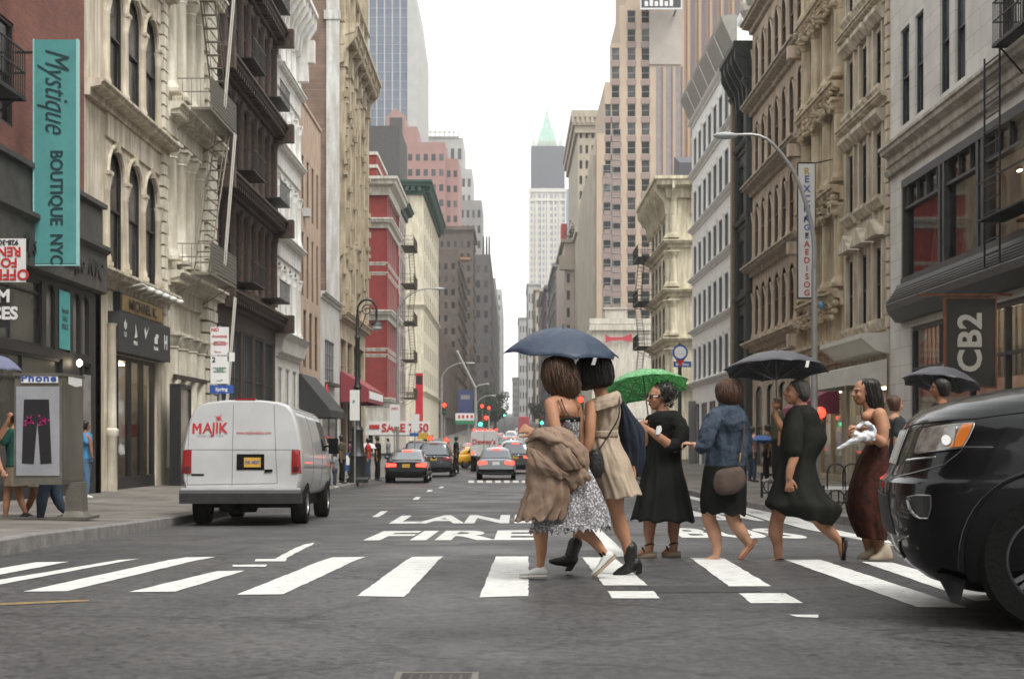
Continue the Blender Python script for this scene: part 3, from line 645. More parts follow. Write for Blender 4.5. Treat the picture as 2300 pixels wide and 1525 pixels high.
mb = MB().add([(-.2,-.05,4.6),(6.5,-.05,4.6),(6.5,-1.7,2.6),(-.2,-1.7,2.6),(6.5,-1.7,2.2),(-.2,-1.7,2.2),(-.2,-.05,2.2),(6.5,-.05,2.2)], [(0,1,2,3),(3,2,4,5),(0,3,5,6),(1,2,4,7)])
b.part('awning', mb, mat('black_awning', (.025,.026,.028), .7, var=.3))
# ---- L5b low white shop house
lw = mat('light_grey_stucco', (.56,.56,.54), .85, var=.1, stain=.25)
b = Bldg('low_white_house', 'low white two storey house with a barred upper window', 'L', 86.9, 96.3)
b.shell(9.9, lw); hs_ = [(2.0,6.8,4.6,7.2,0)]; hs2 = [(.8,8.6,-.8,2.9,0)]
b.wall(9.9, lw, hs_+hs2); b.wins(hs_, 'g', mat('grey_frame', (.25,.25,.25), .6), GLB); b.wins(hs2, 'm', dark_frame, glass_mat('dim_shop', (.03,.032,.034), (.09,.09,.09)))
b.cornice(9.95, .3, .4, lw); o = b.part('round_emblem', MB().lathe(0,0,[(.55,0),(.55,.08)],16), mat('emblem_red', (.5,.03,.04), .5)); o.rotation_euler = (R(90),0,0); o.location = (2.2,-.1,3.9)
b.part('planter_shelf', MB().box(2.0,6.8,-.35,.02,4.35,4.55), IRONR)
# ---- L6 tall tan house with bare brick side
tn = mat('tan_terracotta', (.46,.39,.28), .8, var=.2, vscale=1.4, stain=.35, bump=.3)
BR2 = brick_mat('brown_brick', (.29,.17,.115), (.21,.115,.08), (.18,.14,.11), .3, .1, var=.35)
b = Bldg('tall_tan_house', 'tall ornate tan house with bare brown brick side wall and grey corner', 'L', 96.3, 113.3, depth=22)
b.shell(44, tn, side=BR2); hs_ = []
for k in range(9): f = 9.7+k*3.75; hs_ += bays(.8,16.2,5,1.1,f+.7,f+3.1, 1 if k == 4 else 0)
hs2 = bays(.5,16.5,4,.7,-.8,7.8)
b.wall(44, tn, hs_+hs2, rev=.6); b.wins(hs_, 's', mat('tan_frame', (.25,.2,.14), .6), rev=.2); b.wins(hs2, 'mt', mat('tan_frame', (.25,.2,.14), .6), rev=.2)
for u in edges(.8,16.2,5): b.part('pilaster', MB().box(u-.35,u+.35,-.35,.02,9.9,27.0).box(u-.45,u+.45,-.5,.02,25.9,27).box(u-.3,u+.3,-.3,.02,29,44), tn)
for z, dd, h in ((9.6,.6,.6),(13.4,.25,.3),(28.7,1.3,1.4),(32.5,.4,.4)): b.cornice(z, dd, h, tn, dent=.5 if h > .5 else 0, bracket=3.08 if h > 1 else 0)
b.part('corner_strip', MB().box(21.15,22.02,-.12,-.0,b.zb,44), lw, M=b.SM); b.part('corner_band', MB().box(21.0,22.1,-.2,.0,28.9,29.5), lw, M=b.SM)
orn = MB(); rnd = random.Random(3)
for k in range(90): u = rnd.choice(edges(.8,16.2,5))+rnd.uniform(-.45,.45); z = rnd.uniform(10,27.5); orn.box(u-.2,u+.2,-.5,-.3,z,z+rnd.uniform(.15,.5))
b.part('carved_ornament', orn, tn)
mb = MB().add([(.3,-.05,5.6),(12,-.05,5.6),(12,-1.9,4.4),(.3,-1.9,4.4),(12,-1.9,3.5),(.3,-1.9,3.5),(.3,-.05,3.5),(12,-.05,3.5)], [(0,1,2,3),(3,2,4,5),(0,3,5,6),(1,2,4,7)])
b.part('awning', mb, mat('maroon_awning', (.22,.03,.04), .7)); b.part('awning_sign', MB().box(1.0,11,-1.93,-1.91,3.75,4.25), wm)
# ---- L7 red corner house
red = mat('red_painted_brick', (.22,.024,.02), .7, var=.2, vscale=2); wb = mat('white_band', (.60,.58,.52), .7, var=.12, stain=.3)
b = Bldg('red_corner_house', 'bright red corner house with white bands and cornices', 'L', 132.5, 145.5, depth=26)
b.shell(24.7, red, side=None); hs_ = []; vs_ = [(5.6,8.2),(9.6,12.0),(13.3,15.7),(17.6,20.2),(21.6,23.6)]
for v in vs_: hs_ += bays(.5,12.5,5,1.3,*v)
b.wall(24.7, red, hs_); b.wins(hs_, 's', mat('grey_frame', (.25,.25,.25), .6))
sh = []
for v in vs_: sh += bays(20.4,22.4,1,.5,*v, 1)
b.wall(24.69, red, sh+[(2,4,v[0],v[1],0) for v in vs_], M=b.SM@T(0,-.01,0), L=26, rev=.3); b.wins(sh, 's', mat('grey_frame', (.25,.25,.25), .6), M=b.SM@T(0,-.01,0))
def wrap(z, dep, h, m=wb): b.cornice(z, dep, h, m, ends=(1,0)); b.cornice(z, dep, h, m, L=26, M=b.SM@T(0,-.01,0), ends=(0,1))
for z, dep, h in ((4.8,.5,.8),(8.8,.12,.3),(9.35,.12,.3),(12.8,.6,.9),(16.3,.12,.3),(17.2,.12,.3),(21.2,.6,.9),(24.9,1.1,1.6)): wrap(z, dep, h)
b.part('corner_quoins', MB().box(-.1,.4,-.1,.02,4.8,24).box(12.6,13.0,-.1,.02,4.8,24), red)
b.part('stone_base', MB().box(-.06,13,-.06,.02,b.zb,4.0), wb); b.part('stone_base_side', MB().box(0,26.05,-.07,.02,b.zb,4.1), wb, M=b.SM)
b.part('attic', MB().box(1,12,1,14,24.4,27.3), red); b.part('attic_band', MB().box(.9,12.1,.9,14,26.0,26.3).box(.9,12.1,.9,14,27.2,27.5), wb)
# ---- L8 pale house with escapes
pk = mat('pinkish_white', (.52,.46,.42), .8, var=.15, stain=.3)
b = Bldg('pale_pink_house', 'pale pinkish house with dark fire escapes behind the red one', 'L', 145.5, 157, depth=14)
b.shell(25.4, pk); hs_ = []
for k in range(5): hs_ += bays(.5,11,4,1.3,5.6+k*3.9,8.0+k*3.9)
b.wall(25.4, pk, hs_); b.wins(hs_, 's', dark_frame); fire_escape(b.root, 3, 9, [5.3+k*3.9 for k in range(5)], IRONR, 1.4); b.cornice(25.5, .9, 1.1, mat('dark_green_copper', (.02,.05,.04), .7))
# ---- L9 cream house with the green cornice
cw = mat('cream_white_brick', (.60,.56,.44), .8, var=.12, stain=.2); grn = mat('green_cornice', (.015,.06,.045), .7, var=.3)
b = Bldg('cream_corner_house', 'cream white corner house with a dark green cornice', 'L', 187, 226.5, X=-11.5, depth=22)
b.shell(33, cw); hs_ = []
for k in range(7): hs_ += bays(2,38,8,3,8+k*3.55,10.2+k*3.55)
b.wall(33, cw, hs_); b.wins(hs_, 'x', dark_frame); sh = []
for k in range(7): sh += [(20.55,21.05,8+k*3.55,10.3+k*3.55,k%2), (21.25,21.75,8+k*3.55,10.3+k*3.55,k%2)]
b.wall(32.99, cw, sh, M=b.SM@T(0,-.02,0), L=22); b.wins(sh, 's', dark_frame, M=b.SM@T(0,-.02,0))
b.cornice(34.3, 1.2, 1.8, grn, dent=.8, ends=(1,0)); b.cornice(34.3, 1.2, 1.8, grn, L=22, M=b.SM@T(0,-.02,0), ends=(0,1), dent=.8)
for z in (7.2, 18.4): b.cornice(z, .4, .5, cw, ends=(1,0)); b.cornice(z, .4, .5, cw, L=22, M=b.SM@T(0,-.02,0), ends=(0,1))
# generic distant block
def block(name, label, x0, x1, d, ytop, m, depth=40, ncol=6, nrow=10, zlow=4, wfrac=.5, hfrac=.5, fm=None, gm=None, cat='building', group=None, side=None, top=None, style='x', X0=None, X1=None, sidecols=0):
    """block whose camera-side wall spans photo columns x0..x1 at distance d"""
    xa = (x0-VX)*d/F if X0 is None else X0; xb = (x1-VX)*d/F if X1 is None else X1; zt = zy(d, ytop); L = xb-xa; zb = G(d)-.5
    root = empty(name, (xa, d, 0), 0, label, cat, group); mb = MB()
    mb.quad((0,0,zb),(0,depth,zb),(0,depth,zt),(0,0,zt)); mb.quad((L,0,zb),(L,depth,zb),(L,depth,zt),(L,0,zt)); mb.quad((0,depth,zb),(L,depth,zb),(L,depth,zt),(0,depth,zt))
    mb.build('body', m, root); MB().quad((0,0,zt-.3),(L,0,zt-.3),(L,depth,zt-.3),(0,depth,zt-.3)).build('roof', M_ROOF, root)
    hl = []; pw = L/max(1,ncol); ph = (zt-zlow-2)/max(1,nrow)
    for i in range(ncol):
        for j in range(nrow): hl.append((i*pw+pw*(1-wfrac)/2, i*pw+pw*(1+wfrac)/2, zlow+j*ph+ph*.2, zlow+j*ph+ph*(.2+hfrac)))
    w_ = MB(); holes_wall(w_, I4, L, zb, zt, hl); w_.build('wall', m, root)
    for h in hl: put_window(root, I4, h[0], h[2], h[1]-h[0], h[3]-h[2], style, fm or dark_frame, gm or GL)
    if sidecols:
        sgn = 1 if xb < 0 else -1; Ms = Matrix(((0,-1,0,L),(1,0,0,0),(0,0,1,0),(0,0,0,1))) if sgn > 0 else Matrix(((0,1,0,0),(-1,0,0,depth),(0,0,1,0),(0,0,0,1)))
        pw = depth/sidecols; sb = MB(); fr = MB()
        for i in range(sidecols):
            for j in range(nrow): u = i*pw+pw*.25; z = zlow+j*ph+ph*.2; fr.quad((u,-.02,z),(u+pw*.5,-.02,z),(u+pw*.5,-.02,z+ph*hfrac),(u,-.02,z+ph*hfrac))
            sb.box(i*pw-.15,i*pw+.15,-.3,0,zlow,zt)
        for j in range(nrow+1): sb.box(0,depth,-.4,0,zlow+j*ph-.25,zlow+j*ph)
        sb.build('side_bands', m, root, M=Ms); fr.build('side_windows', gm or GL, root, M=Ms)
    if top: MB().box(-top,L+top,-top,depth+top,zt,zt+top*1.2).build('cornice', m, root)
    return root, L, zt
dg = mat('dark_grey_render', (.075,.072,.07), .85, var=.2); dkb = mat('dark_brown_brick', (.10,.075,.06), .8, var=.35, vscale=.5); gry = mat('grey_stone', (.22,.21,.20), .85, var=.2, vscale=.2)
gry2 = mat('light_grey_stone', (.36,.35,.33), .85, var=.15, vscale=.2); pnk = mat('pink_brick', (.30,.165,.145), .85, var=.12, vscale=.3); tanb = mat('beige_stone', (.42,.37,.30), .85, var=.2, vscale=.2)
block('dark_rooftop_block', 'blank dark grey block rising above the red corner house', 790, 897, 200, 283, dg, 15, 0, 0)
block('brown_block', 'dark brown block right of the cream corner house', 960, 1026, 300, 560, dkb, 60, 4, 9, 14, sidecols=8)
r_, L_, z_ = block('tall_brown_block', 'tall dark brown flat topped block right of the cream house', 985, 1060, 390, 517, dkb, 30, 5, 14, 10, sidecols=5, top=.8)
MB().box(L_*.1,L_*.95,-.5,-.01,z_-8,z_-7.4).box(L_*.1,L_*.6,-.5,-.01,z_-22,z_-21.4).build('copper_band', mat('copper_band', (.3,.14,.06), .6), r_)
block('street_block', 'low dark block far down the left side', 925, 1013, 226.6, 735, dkb, 73, 0, 0, 5, X1=-11.5, sidecols=14)
block('street_block', 'brown street wall block below the tall brown one', 960, 1060, 300.5, 705, mat('warm_brown_brick', (.17,.12,.09), .8, var=.35, vscale=.5), 89, 0, 0, 6, X1=-11.5, sidecols=14)
block('grey_setback_block', 'grey block with a water tower above the tall brown block', 1020, 1082, 560, 450, gry, 40, 5, 12, 20)
block('grey_setback_block', 'narrow grey block behind the pink tower at its right', 1010, 1060, 640, 380, gry2, 40, 4, 12, 30)
block('dark_grey_block', 'dark grey block far down the left side with poles on its roof', 1030, 1103, 470, 572, mat('dark_slate', (.085,.08,.08), .8, var=.3, vscale=.4), 310, 4, 10, 10, X1=-7.2, sidecols=30)
block('pale_far_block', 'pale far block beside the sky gap on the left', 1070, 1112, 800, 625, gry, 300, 5, 12, 20, sidecols=20)
block('pale_far_block', 'farthest pale block at the left edge of the sky gap', 1080, 1126, 1150, 650, gry2, 300, 5, 12, 20, sidecols=10)
mb = MB()
for x in (1086,1093,1099): q = px(x,572,480); mb.cyl(q.x, q.y, q.z-1, q.z+6, .35, .25, 6)
tag(mb.build('roof_mast', IRON, None), 'three thin dark masts on the dark grey far roof', 'mast')
r_, L_, z_ = block('pink_tower', 'pink brick tower behind the cream corner house', 895, 1000, 450, 320, pnk, 30, 6, 13, 30, .55, .45, gm=GLB, style='s')
block('pink_tower_wing', 'lower right wing of the pink brick tower', 1000.5, 1030, 452, 357, pnk, 30, 2, 12, 30, .55, .45, gm=GLB, style='s')
q = px(868, 250, 455); r2 = empty('pink_gable', (q.x, q.y, 0), 0, 'pink gabled roof house with a dark square opening', 'building')
wd = 42*455/F; zt = zy(455, 262); zb = zy(455, 330)
MB().add([(0,0,G(455)),(wd,0,G(455)),(wd,0,zt),(wd*.5,0,zy(455,243)),(0,0,zt)]+[(0,20,G(455)),(wd,20,G(455)),(wd,20,zt),(wd*.5,20,zy(455,243)),(0,20,zt)], [(0,1,2,3,4),(0,1,6,5),(1,2,7,6),(2,3,8,7),(3,4,9,8),(4,0,5,9),(5,6,7,8,9)]).build('wall', pnk, r2)
MB().box(wd*.18,wd*.85,-.3,-.05,zb,zy(455,265)).build('opening', DARK, r2)
MB().box(wd+.01,wd*1.65,0,20,G(455),zy(455,285)).build('wing', pnk, r2)
# blue glass tower
d = 620; r_ = empty('glass_tower', (px(738,0,d).x, d, 0), 0, 'tall blue glass tower with pale vertical fins, top left of centre', 'tower')
X = lambda x: (x-738)*d/F; zt = zy(d,-130); zb = G(d)
MB().quad((0,0,zb),(X(915),0,zb),(X(915),0,zt),(0,0,zt)).quad((0,0,zb),(0,60,zb),(0,60,zt),(0,0,zt)).build('curtain_wall', mat('blue_glass', (.06,.09,.14), .2, spec=.4, col2=(.10,.13,.18), vscale=.05), r_)
MB().quad((0,-.1,zy(d,30)),(X(915),-.1,zy(d,30)),(X(915),-.1,zy(d,-40)),(0,-.1,zy(d,-40))).build('dark_glass_band', mat('dark_blue_glass', (.05,.075,.13), .1, spec=.6), r_)
mb = MB()
for k in range(11): x = 740+k*17.5; mb.box(X(x),X(x)+.5,-.7,-.12,zb,zt)
mb.build('fins', gry2, r_)
mb = MB(); 
for k in range(46): z = zb+10+k*3.9; mb.box(0,X(915),-.2,-.14,z,z+.25)
mb.build('floor_lines', mat('steel_line', (.2,.24,.3), .4), r_)
z1, z2 = zy(d,-30), zy(d,75); A = X(915)+.01; B_ = X(931); C = X(945)
MB().add([(A,-1,zb),(C,-1,zb),(C,-1,z2),(B_,-1,z1),(A,-1,z1),(A,60,zb),(C,60,zb),(C,60,z2),(B_,60,z1),(A,60,z1)], [(0,1,2,3,4),(1,2,7,6),(2,3,8,7),(3,4,9,8),(0,5,9,4),(5,6,7,8,9)]).build('stone_core', gry2, r_)
r_, L_, z_ = block('grey_roof_fence_block', 'grey block with a fenced roof behind the pink tower', 946, 1040, 700, 310, gry2, 40, 6, 8, 60)
mb = MB(); [mb.box(L_*i/9-.2,L_*i/9+.2,.5,1,z_,z_+4) for i in range(10)]; mb.box(0,L_*.85,.6,.9,z_+2.6,z_+3.1).box(-.5,L_*.9,-.5,2,z_,z_+.8); mb.build('roof_fence', gry2, r_)
# ================================================================ RIGHT ROW
zR = lambda x, y: zy(dR(x), y)
# ---- R0 pale stone building at the right edge
ash = brick_mat('pale_ashlar', (.72,.70,.65), (.66,.64,.59), (.48,.46,.42), 1.1, .55, .85, ms=.012, var=.2, bump=.15)
ashp = mat('pale_stone_trim', (.56,.535,.485), .85, var=.15, vscale=1.5, stain=.3); gfr = mat('dark_grey_metal', (.045,.048,.05), .45, var=.25)
b = Bldg('pale_stone_building', 'pale stone building with a dark grey glazed bay at the right edge', 'R', 26, 45.9, depth=16)
b.shell(22, ashp); L = b.L; U = lambda d: 45.9-d
ups = [(U(44.7),U(43.7)),(U(43.1),U(42.2)),(U(40.6),U(39.7)),(U(39.2),U(38.3)),(U(35.6),U(34.6)),(U(34.2),U(33.2)),(U(31),U(30)),(U(29.5),U(28.5))]
hs_ = [(a,c,v,v+2.95,0) for a,c in ups for v in (10.65,15.4)]
bay = (U(44.4), U(28), 5.85, 8.9)
store = (U(43.6), U(27.2), -.7, 4.4)
b.wall(22, ash, hs_+[(*bay,0),(*store,0)], rev=.35); b.wins(hs_, 's', gfr, GLB, rev=.07)
b.cornice(10.2, .4, .55, ashp); b.part('string_course', MB().prof([(.02,9.3),(-.15,9.3),(-.22,9.45),(.02,9.45)],.004,L-.004), ashp)
# glazed bay
decor = mat('bay_interior', (.55,.10,.08), .7, col2=(.40,.39,.33), vscale=.9)
b.part('bay_interior', MB().quad((bay[0],.9,5.8),(bay[1],.9,5.8),(bay[1],.9,8.9),(bay[0],.9,8.9)), decor)
mb = MB().box(bay[0],bay[1],-.06,.3,8.7,8.95).box(bay[0],bay[1],-.08,.3,5.75,5.95).box(bay[0],bay[1],.0,.2,8.02,8.1); us = [U(44.4),U(40.6),U(40.2),U(37.3),U(36.9),U(33.5),U(33.1),U(28.2)]
for u in us: mb.box(u,u+.18,-.05,.28,5.95,8.7)
for k in range(16): u = bay[0]+.4+k*1.0; mb.box(u,u+.05,.02,.15,8.1,8.7)
b.part('bay_frame', mb, gfr); b.part('bay_glass', MB().quad((bay[0],.12,5.9),(bay[1],.12,5.9),(bay[1],.12,8.8),(bay[0],.12,8.8)), SHOPG)
mb = MB(); rnd = random.Random(8)
for k in range(9): u = U(43.6)+k*.75; z = 6.2+rnd.random()*.3; mb.add([(u,.6,z),(u+.12,.6,z-.1),(u+.5,.6,z+.9),(u+.7,.6,z+.1),(u+.75,.6,z+.2),(u+.5,.6,z+1.15)], [(0,1,2,5),(2,3,4,5)])
b.part('bay_paper_shapes', mb, mat('paper_white', (.55,.52,.45), .8))
mb = MB(); [mb.ell((U(36.2)+k*.55,.7,7.75),(.16,.05,.03)) for k in range(5)]; b.part('bay_lamps', mb, LAMP)
# canopy cornice above the store
b.part('canopy', MB().prof([(.02,4.6),(-.2,4.62),(-.45,4.95),(-.48,5.15),(-.2,5.6),(-.15,5.75),(.02,5.75)], U(44.6), L-.2), gfr)
mb = MB(); [mb.box(U(44.6), L-.2, -.47+k*.06, -.44+k*.06, 5.2+k*.09, 5.24+k*.09) for k in range(6)]; b.part('canopy_slats', mb, dark_frame)
shop(b, *store[:4], gfr, 6, seed=9, goods=True, transom=3.1)
mb = MB()
for k in range(22): u = U(43.4)+k*.42; mb.box(u,u+.16,.32,.5,2.6,4.3)
b.part('blind_strips', mb, mat('strip_orange', (.34,.2,.13), .7, col2=(.3,.32,.3), vscale=2))
# fire escape ladder
fire_escape(b.root, U(34), U(30), [10.3, 14.6], IRON, .7, stairs=False); mb = MB()
for u in (U(35.3), U(34.2)): mb.box(u,u+.04,-.5,-.46,5.2,10.3)
for k in range(15): mb.box(U(35.3),U(34.2),-.49,-.46,5.5+k*.33,5.53+k*.33)
b.part('drop_ladder', mb, IRON); b.part('ladder_balcony', MB().box(U(35.2),U(31),-.7,-.03,6.3,6.35).box(U(35.2),U(31),-.7,-.67,7.2,7.24), IRON)
# hanging square sign
sg = empty('hanging_sign', (10.95, 34.6, 0), 0, 'large dark hanging sign reading CB2 with rusty frame beside the pale building', 'sign')
zt, zb, hw = zy(34.6, 672), zy(34.6, 868), .58
MB().box(-hw,hw,-.06,.06,zb,zt).build('board', mat('dark_board', (.03,.028,.026), .5), sg)
rust = mat('rust_frame', (.20,.075,.03), .7, var=.3)
MB().box(-hw,hw,-.075,.075,zt+.001,zt+.04).box(-hw,hw,-.075,.075,zb-.04,zb-.001).box(-hw-.04,-hw-.001,-.075,.075,zb-.04,zt+.04).box(hw+.001,hw+.04,-.075,.075,zb-.04,zt+.04).box(-hw-.7,1.0,-.03,.03,zt+.08,zt+.13).build('frame', rust, sg)
tm = text_mesh('CB2', .78, bold=.03, spacing=1.05); tm.transform(Matrix.Rotation(R(90),4,'Z')); tm.transform(T(0,-.08,(zt+zb)/2) @ Matrix.Rotation(R(90),4,'X')); tm.materials.append(mat('sign_letter_grey', (.5,.49,.45), .5))
inst('lettering', tm, sg, I4)
# ---- R1 tan italianate
t1 = mat('italianate_tan', (.66,.585,.47), .85, var=.18, vscale=1.5, stain=.35, bump=.3)
b = Bldg('tan_italianate_house', 'narrow tan house with triangular window pediments beside the pale stone building', 'R', 45.9, 52.3)
b.shell(23, t1); L = b.L; c3 = [(.75,1.75),(2.7,3.7),(4.6,5.6)]; rws = [(4.9,7.3),(8.9,11.05),(12.45,14.35),(15.9,17.8),(19.2,21)]
hs_ = [(a,c,z0,z1,0) for a,c in c3 for z0,z1 in rws]; b.wall(23, t1, hs_+[(.5,5.9,-.8,2.9,0)]); b.wins(hs_, 's', dark_frame)
for i,(z0,z1) in enumerate(rws):
    for a,c in c3:
        mb = MB().box(a-.15,a-.005,-.1,.02,z0,z1+.2).box(c+.005,c+.15,-.1,.02,z0,z1+.2).prof([(.02,z0-.35),(-.12,z0-.35),(-.28,z0-.12),(-.28,z0),(.02,z0)],a-.25,c+.25)
        if i == 0: mb.add([(a-.35,.02,z1+.3),(c+.35,.02,z1+.3),((a+c)/2,.02,z1+.9),(a-.35,-.35,z1+.3),(c+.35,-.35,z1+.3),((a+c)/2,-.35,z1+.9)], [(0,1,2),(3,4,5),(0,1,4,3),(1,2,5,4),(2,0,3,5)])
        else: mb.prof([(.02,z1+.2),(-.15,z1+.2),(-.35,z1+.45),(-.35,z1+.6),(.02,z1+.62)],a-.3,c+.3)
        b.part('window_surround', mb, t1)
    if i > 0: b.cornice(z1+1.05, .35, .35, t1, dent=.0)
mb = MB()
for k in range(44): z = 4.6+k*.42; mb.box(L-.45 if k%2 else L-.35, L-.01, -.08, .02, z, z+.34)
b.part('quoins', mb, t1); wt = mat('white_awning', (.62,.60,.54), .7, var=.1)
b.part('shop_cornice', MB().prof([(.02,3.75),(-.4,3.85),(-.9,4.25),(-.9,4.4),(.02,4.45)],.1,L-.1), wt)
mb = MB().add([(.3,-.05,3.6),(L-.2,-.05,3.6),(L-.2,-1.3,3.3),(.3,-1.3,3.3),(L-.2,-1.3,2.75),(.3,-1.3,2.75),(.3,-.05,2.75),(L-.2,-.05,2.75)], [(0,1,2,3),(3,2,4,5),(0,3,5,6),(1,2,4,7)]); b.part('awning', mb, wt)
shop(b, .5, 5.9, -.8, 2.9, mat('cream_frame', (.42,.4,.33), .6), 3, seed=12)
# ---- R2 yellow columned
t2 = mat('ochre_iron', (.60,.50,.35), .8, var=.18, vscale=1.8, stain=.35, bump=.3)
b = Bldg('ochre_column_house', 'ochre house of tall round columns with carved capital bands', 'R', 52.3, 59.1)
b.shell(25, t2); L = b.L; fl = [6.3, 10.1, 13.9, 17.6, 21.4]; hs_ = []
for f in fl[:4]: hs_ += bays(.3,L-.3,3,1.0,f+.5,f+3.0)
b.wall(25, t2, hs_+[(.4,L-.4,-.8,3.0,0)]); b.wins(hs_, 's', dark_frame)
for f in fl[:4]: b.columns(edges(.45,L-.45,3), f+.4, f+3.2, .27, t2)
rnd = random.Random(4)
for f in fl:
    b.cornice(f+.1, .5, .5, t2); mb = MB()
    for k in range(110): u = rnd.uniform(.1,L-.1); z = f+rnd.uniform(-.9,-.1); mb.ell((u,-.3,z),(rnd.uniform(.07,.15),.16,rnd.uniform(.06,.13)),n=6,m=4)
    b.part('carved_band', mb, t2)
b.cornice(4.6, .7, .8, t2); shop(b, .4, L-.4, -.8, 3.0, t2, 3, seed=13); b.part('awning', MB().add([(3.4,-.05,3.0),(6.3,-.05,3.0),(6.3,-1.6,2.2),(3.4,-1.6,2.2),(6.3,-1.6,1.95),(3.4,-1.6,1.95),(6.3,-.05,1.95),(3.4,-.05,1.95)], [(0,1,2,3),(3,2,4,5),(0,3,5,7),(1,2,4,6)]), mat('magenta_awning', (.28,.05,.10), .7))
# ---- R3 brown tan arcaded
t3 = mat('brownish_tan', (.64,.53,.42), .85, var=.18, vscale=1.2, stain=.35, bump=.3); t3w = mat('pale_cornice', (.52,.46,.38), .8, var=.15, stain=.3)
b = Bldg('arcaded_tan_house', 'brownish tan house with rows of arched windows and pale cornices', 'R', 59.1, 72.2)
b.shell(22, t3); L = b.L; fl = [5.75, 9.5, 13.5, 17.5, 21.6]; hs_ = []
for f, g in zip(fl, fl[1:]): hs_ += bays(.3,L-.4,7,.6,f+.4,g-.9,1)
hs_ += bays(.3,L-.4,4,1.0,-.3,3.6,.4)
b.wall(22, t3, hs_); b.wins(hs_, 's', mat('brown_frame', (.12,.08,.05), .6), rev=.04)
for f, g in zip(fl, fl[1:]): b.columns(edges(.3,L-.4,7), f+.35, g-1.35, .1, t3, y=.02)
for f in fl: b.cornice(f, .65, .45, t3w if f > 9 else t3, ends=(0,.3)); b.part('end_block', MB().box(L-.5,L-.02,-.7,.02,f-.9,f-.4), t3)
mb = MB(); [mb.ell((L*.1+k*1.3,-.45,22.1+.3*(k%2)),(.5,.4,.6),n=8,m=5) for k in range(9)]; b.part('roof_ornament', mb, mat('grey_carving', (.45,.43,.38), .8, var=.3))
b.cornice(4.9, .5, .5, t3); b.part('arch_step', MB().box(6,10,-.3,.0,b.zb,.2), t3) if False else None; (lambda *a: None)(MB().add([(6,-.05,3.3),(10,-.05,3.3),(10,-1.8,2.5),(6,-1.8,2.5),(10,-1.8,2.2),(6,-1.8,2.2),(10,-.05,2.2),(6,-.05,2.2)], [(0,1,2,3),(3,2,4,5),(0,3,5,7),(1,2,4,6)]), mat('magenta_awning', (.28,.05,.10), .7))
# R4 dark green narrow
t4 = mat('black_green_iron', (.022,.028,.023), .6, var=.4, bump=.3)
b = Bldg('dark_green_house', 'narrow black green house with a large projecting cornice', 'R', 72.2, 77.2)
b.shell(20, t4); L = b.L; hs_ = []
for k in range(5): hs_ += bays(.5,L-.5,2,.6,1+k*3.9,3.6+k*3.9)
b.wall(20, t4, hs_); b.wins(hs_, 's', dark_frame, glass_mat('dim_shop', (.03,.032,.034), (.09,.09,.09)))
b.cornice(20.9, .95, 1.6, t4, bracket=1.2); b.columns([.3,L-.3], 1, 19, .3, t4); 
for k in range(1,5): b.cornice(.6+k*3.9, .3, .4, t4)
b.part('brown_pier', MB().box(-.02,.5,-.35,.0,b.zb,19), mat('brown_pier', (.25,.17,.11), .8, var=.2))
# ---- R5 white iron front
t5 = mat('cool_white_iron', (.86,.88,.88), .55, var=.05, vscale=1, stain=.08)
b = Bldg('white_columned_house', 'cool white iron front house with wide bands and a grey overhanging cornice', 'R', 77.2, 96.3, depth=22)
b.shell(23, t5); L = b.L; fl = [4.7, 8.1, 11.5, 14.8, 18.4, 21.9]; hs_ = []
for f, g in zip(fl, fl[1:]): hs_ += bays(.3,L-.3,8,.62,f+.15,g-1.15)
hs_ += bays(.3,L-.3,5,.8,-.6,3.3)
b.wall(23, t5, hs_, rev=.5); b.wins(hs_, 'm', mat('grey_frame', (.25,.25,.25), .6), GLB, rev=.04)
for f, g in zip(fl, fl[1:]): b.columns(edges(.3,L-.3,8), f+.1, g-1.05, .07, t5, y=.0)
for f in fl: b.cornice(f, .35, .28, t5)
gz = mat('galvanized_soffit', (.30,.29,.26), .6, var=.15)
b.part('roof_cornice', MB().prof([(.02,22.0),(-.2,22.1),(-.78,23.4),(-.82,23.6),(-.1,23.7),(.02,23.6)], .1, L-.05), gz)
mb = MB(); [mb.prof([(-.21,22.07),(-.79,23.36),(-.82,23.34),(-.25,22.05)], .1+k*L/6-.05, .1+k*L/6+.05) for k in range(1,6)]; b.part('soffit_ribs', mb, t5)
b.part('rooftop_wall', MB().box(L-6,L-.1,.3,8,23.01,24.0), t5)
b.part('street_post_panel', MB().box(1.5,2.0,-.45,-.05,-1,3.5), gry)
# ---- R6 cream corner
t6 = mat('cream_green_stone', (.66,.61,.47), .8, var=.15, vscale=1, stain=.3)
b = Bldg('cream_arched_corner_house', 'cream corner house with tall arched windows and bracketed roof cornice', 'R', 109.9, 125, depth=24)
b.shell(20, t6); L = b.L; fl = [5.2, 8.7, 12.4, 16.1, 20.4]; hs_ = []
for f, g in zip(fl, fl[1:]): hs_ += bays(.4,L-.4,5,1.0,f+.5,g-.9,1)
b.wall(20, t6, hs_); b.wins(hs_, 's', mat('cream_frame', (.42,.4,.33), .6)); sh = []
for f, g in zip(fl, fl[1:]): sh += [(1.0+k*3.0,2.5+k*3.0,f+.5,g-.8,1) for k in range(5)]
sh += [(1+k*3,3+k*3,0,3.8,0) for k in range(5)]
b.wall(19.99, t6, sh, M=b.SM@T(0,-.02,0), L=24); b.wins(sh, 's', mat('brown_sash', (.1,.085,.07), .6), glass_mat('curtained', (.02,.02,.02), (.25,.24,.2)), M=b.SM@T(0,-.02,0))
for f in fl[:4]:
    b.cornice(f, .6, .55, t6, ends=(0,1)); b.cornice(f, .6, .55, t6, L=24, M=b.SM@T(0,-.02,0), ends=(1,0))
b.cornice(20.8, 1.3, 1.5, t6, ends=(0,1), bracket=1.2); b.cornice(20.8, 1.3, 1.5, t6, L=24, M=b.SM@T(0,-.02,0), ends=(1,0), bracket=1.5)
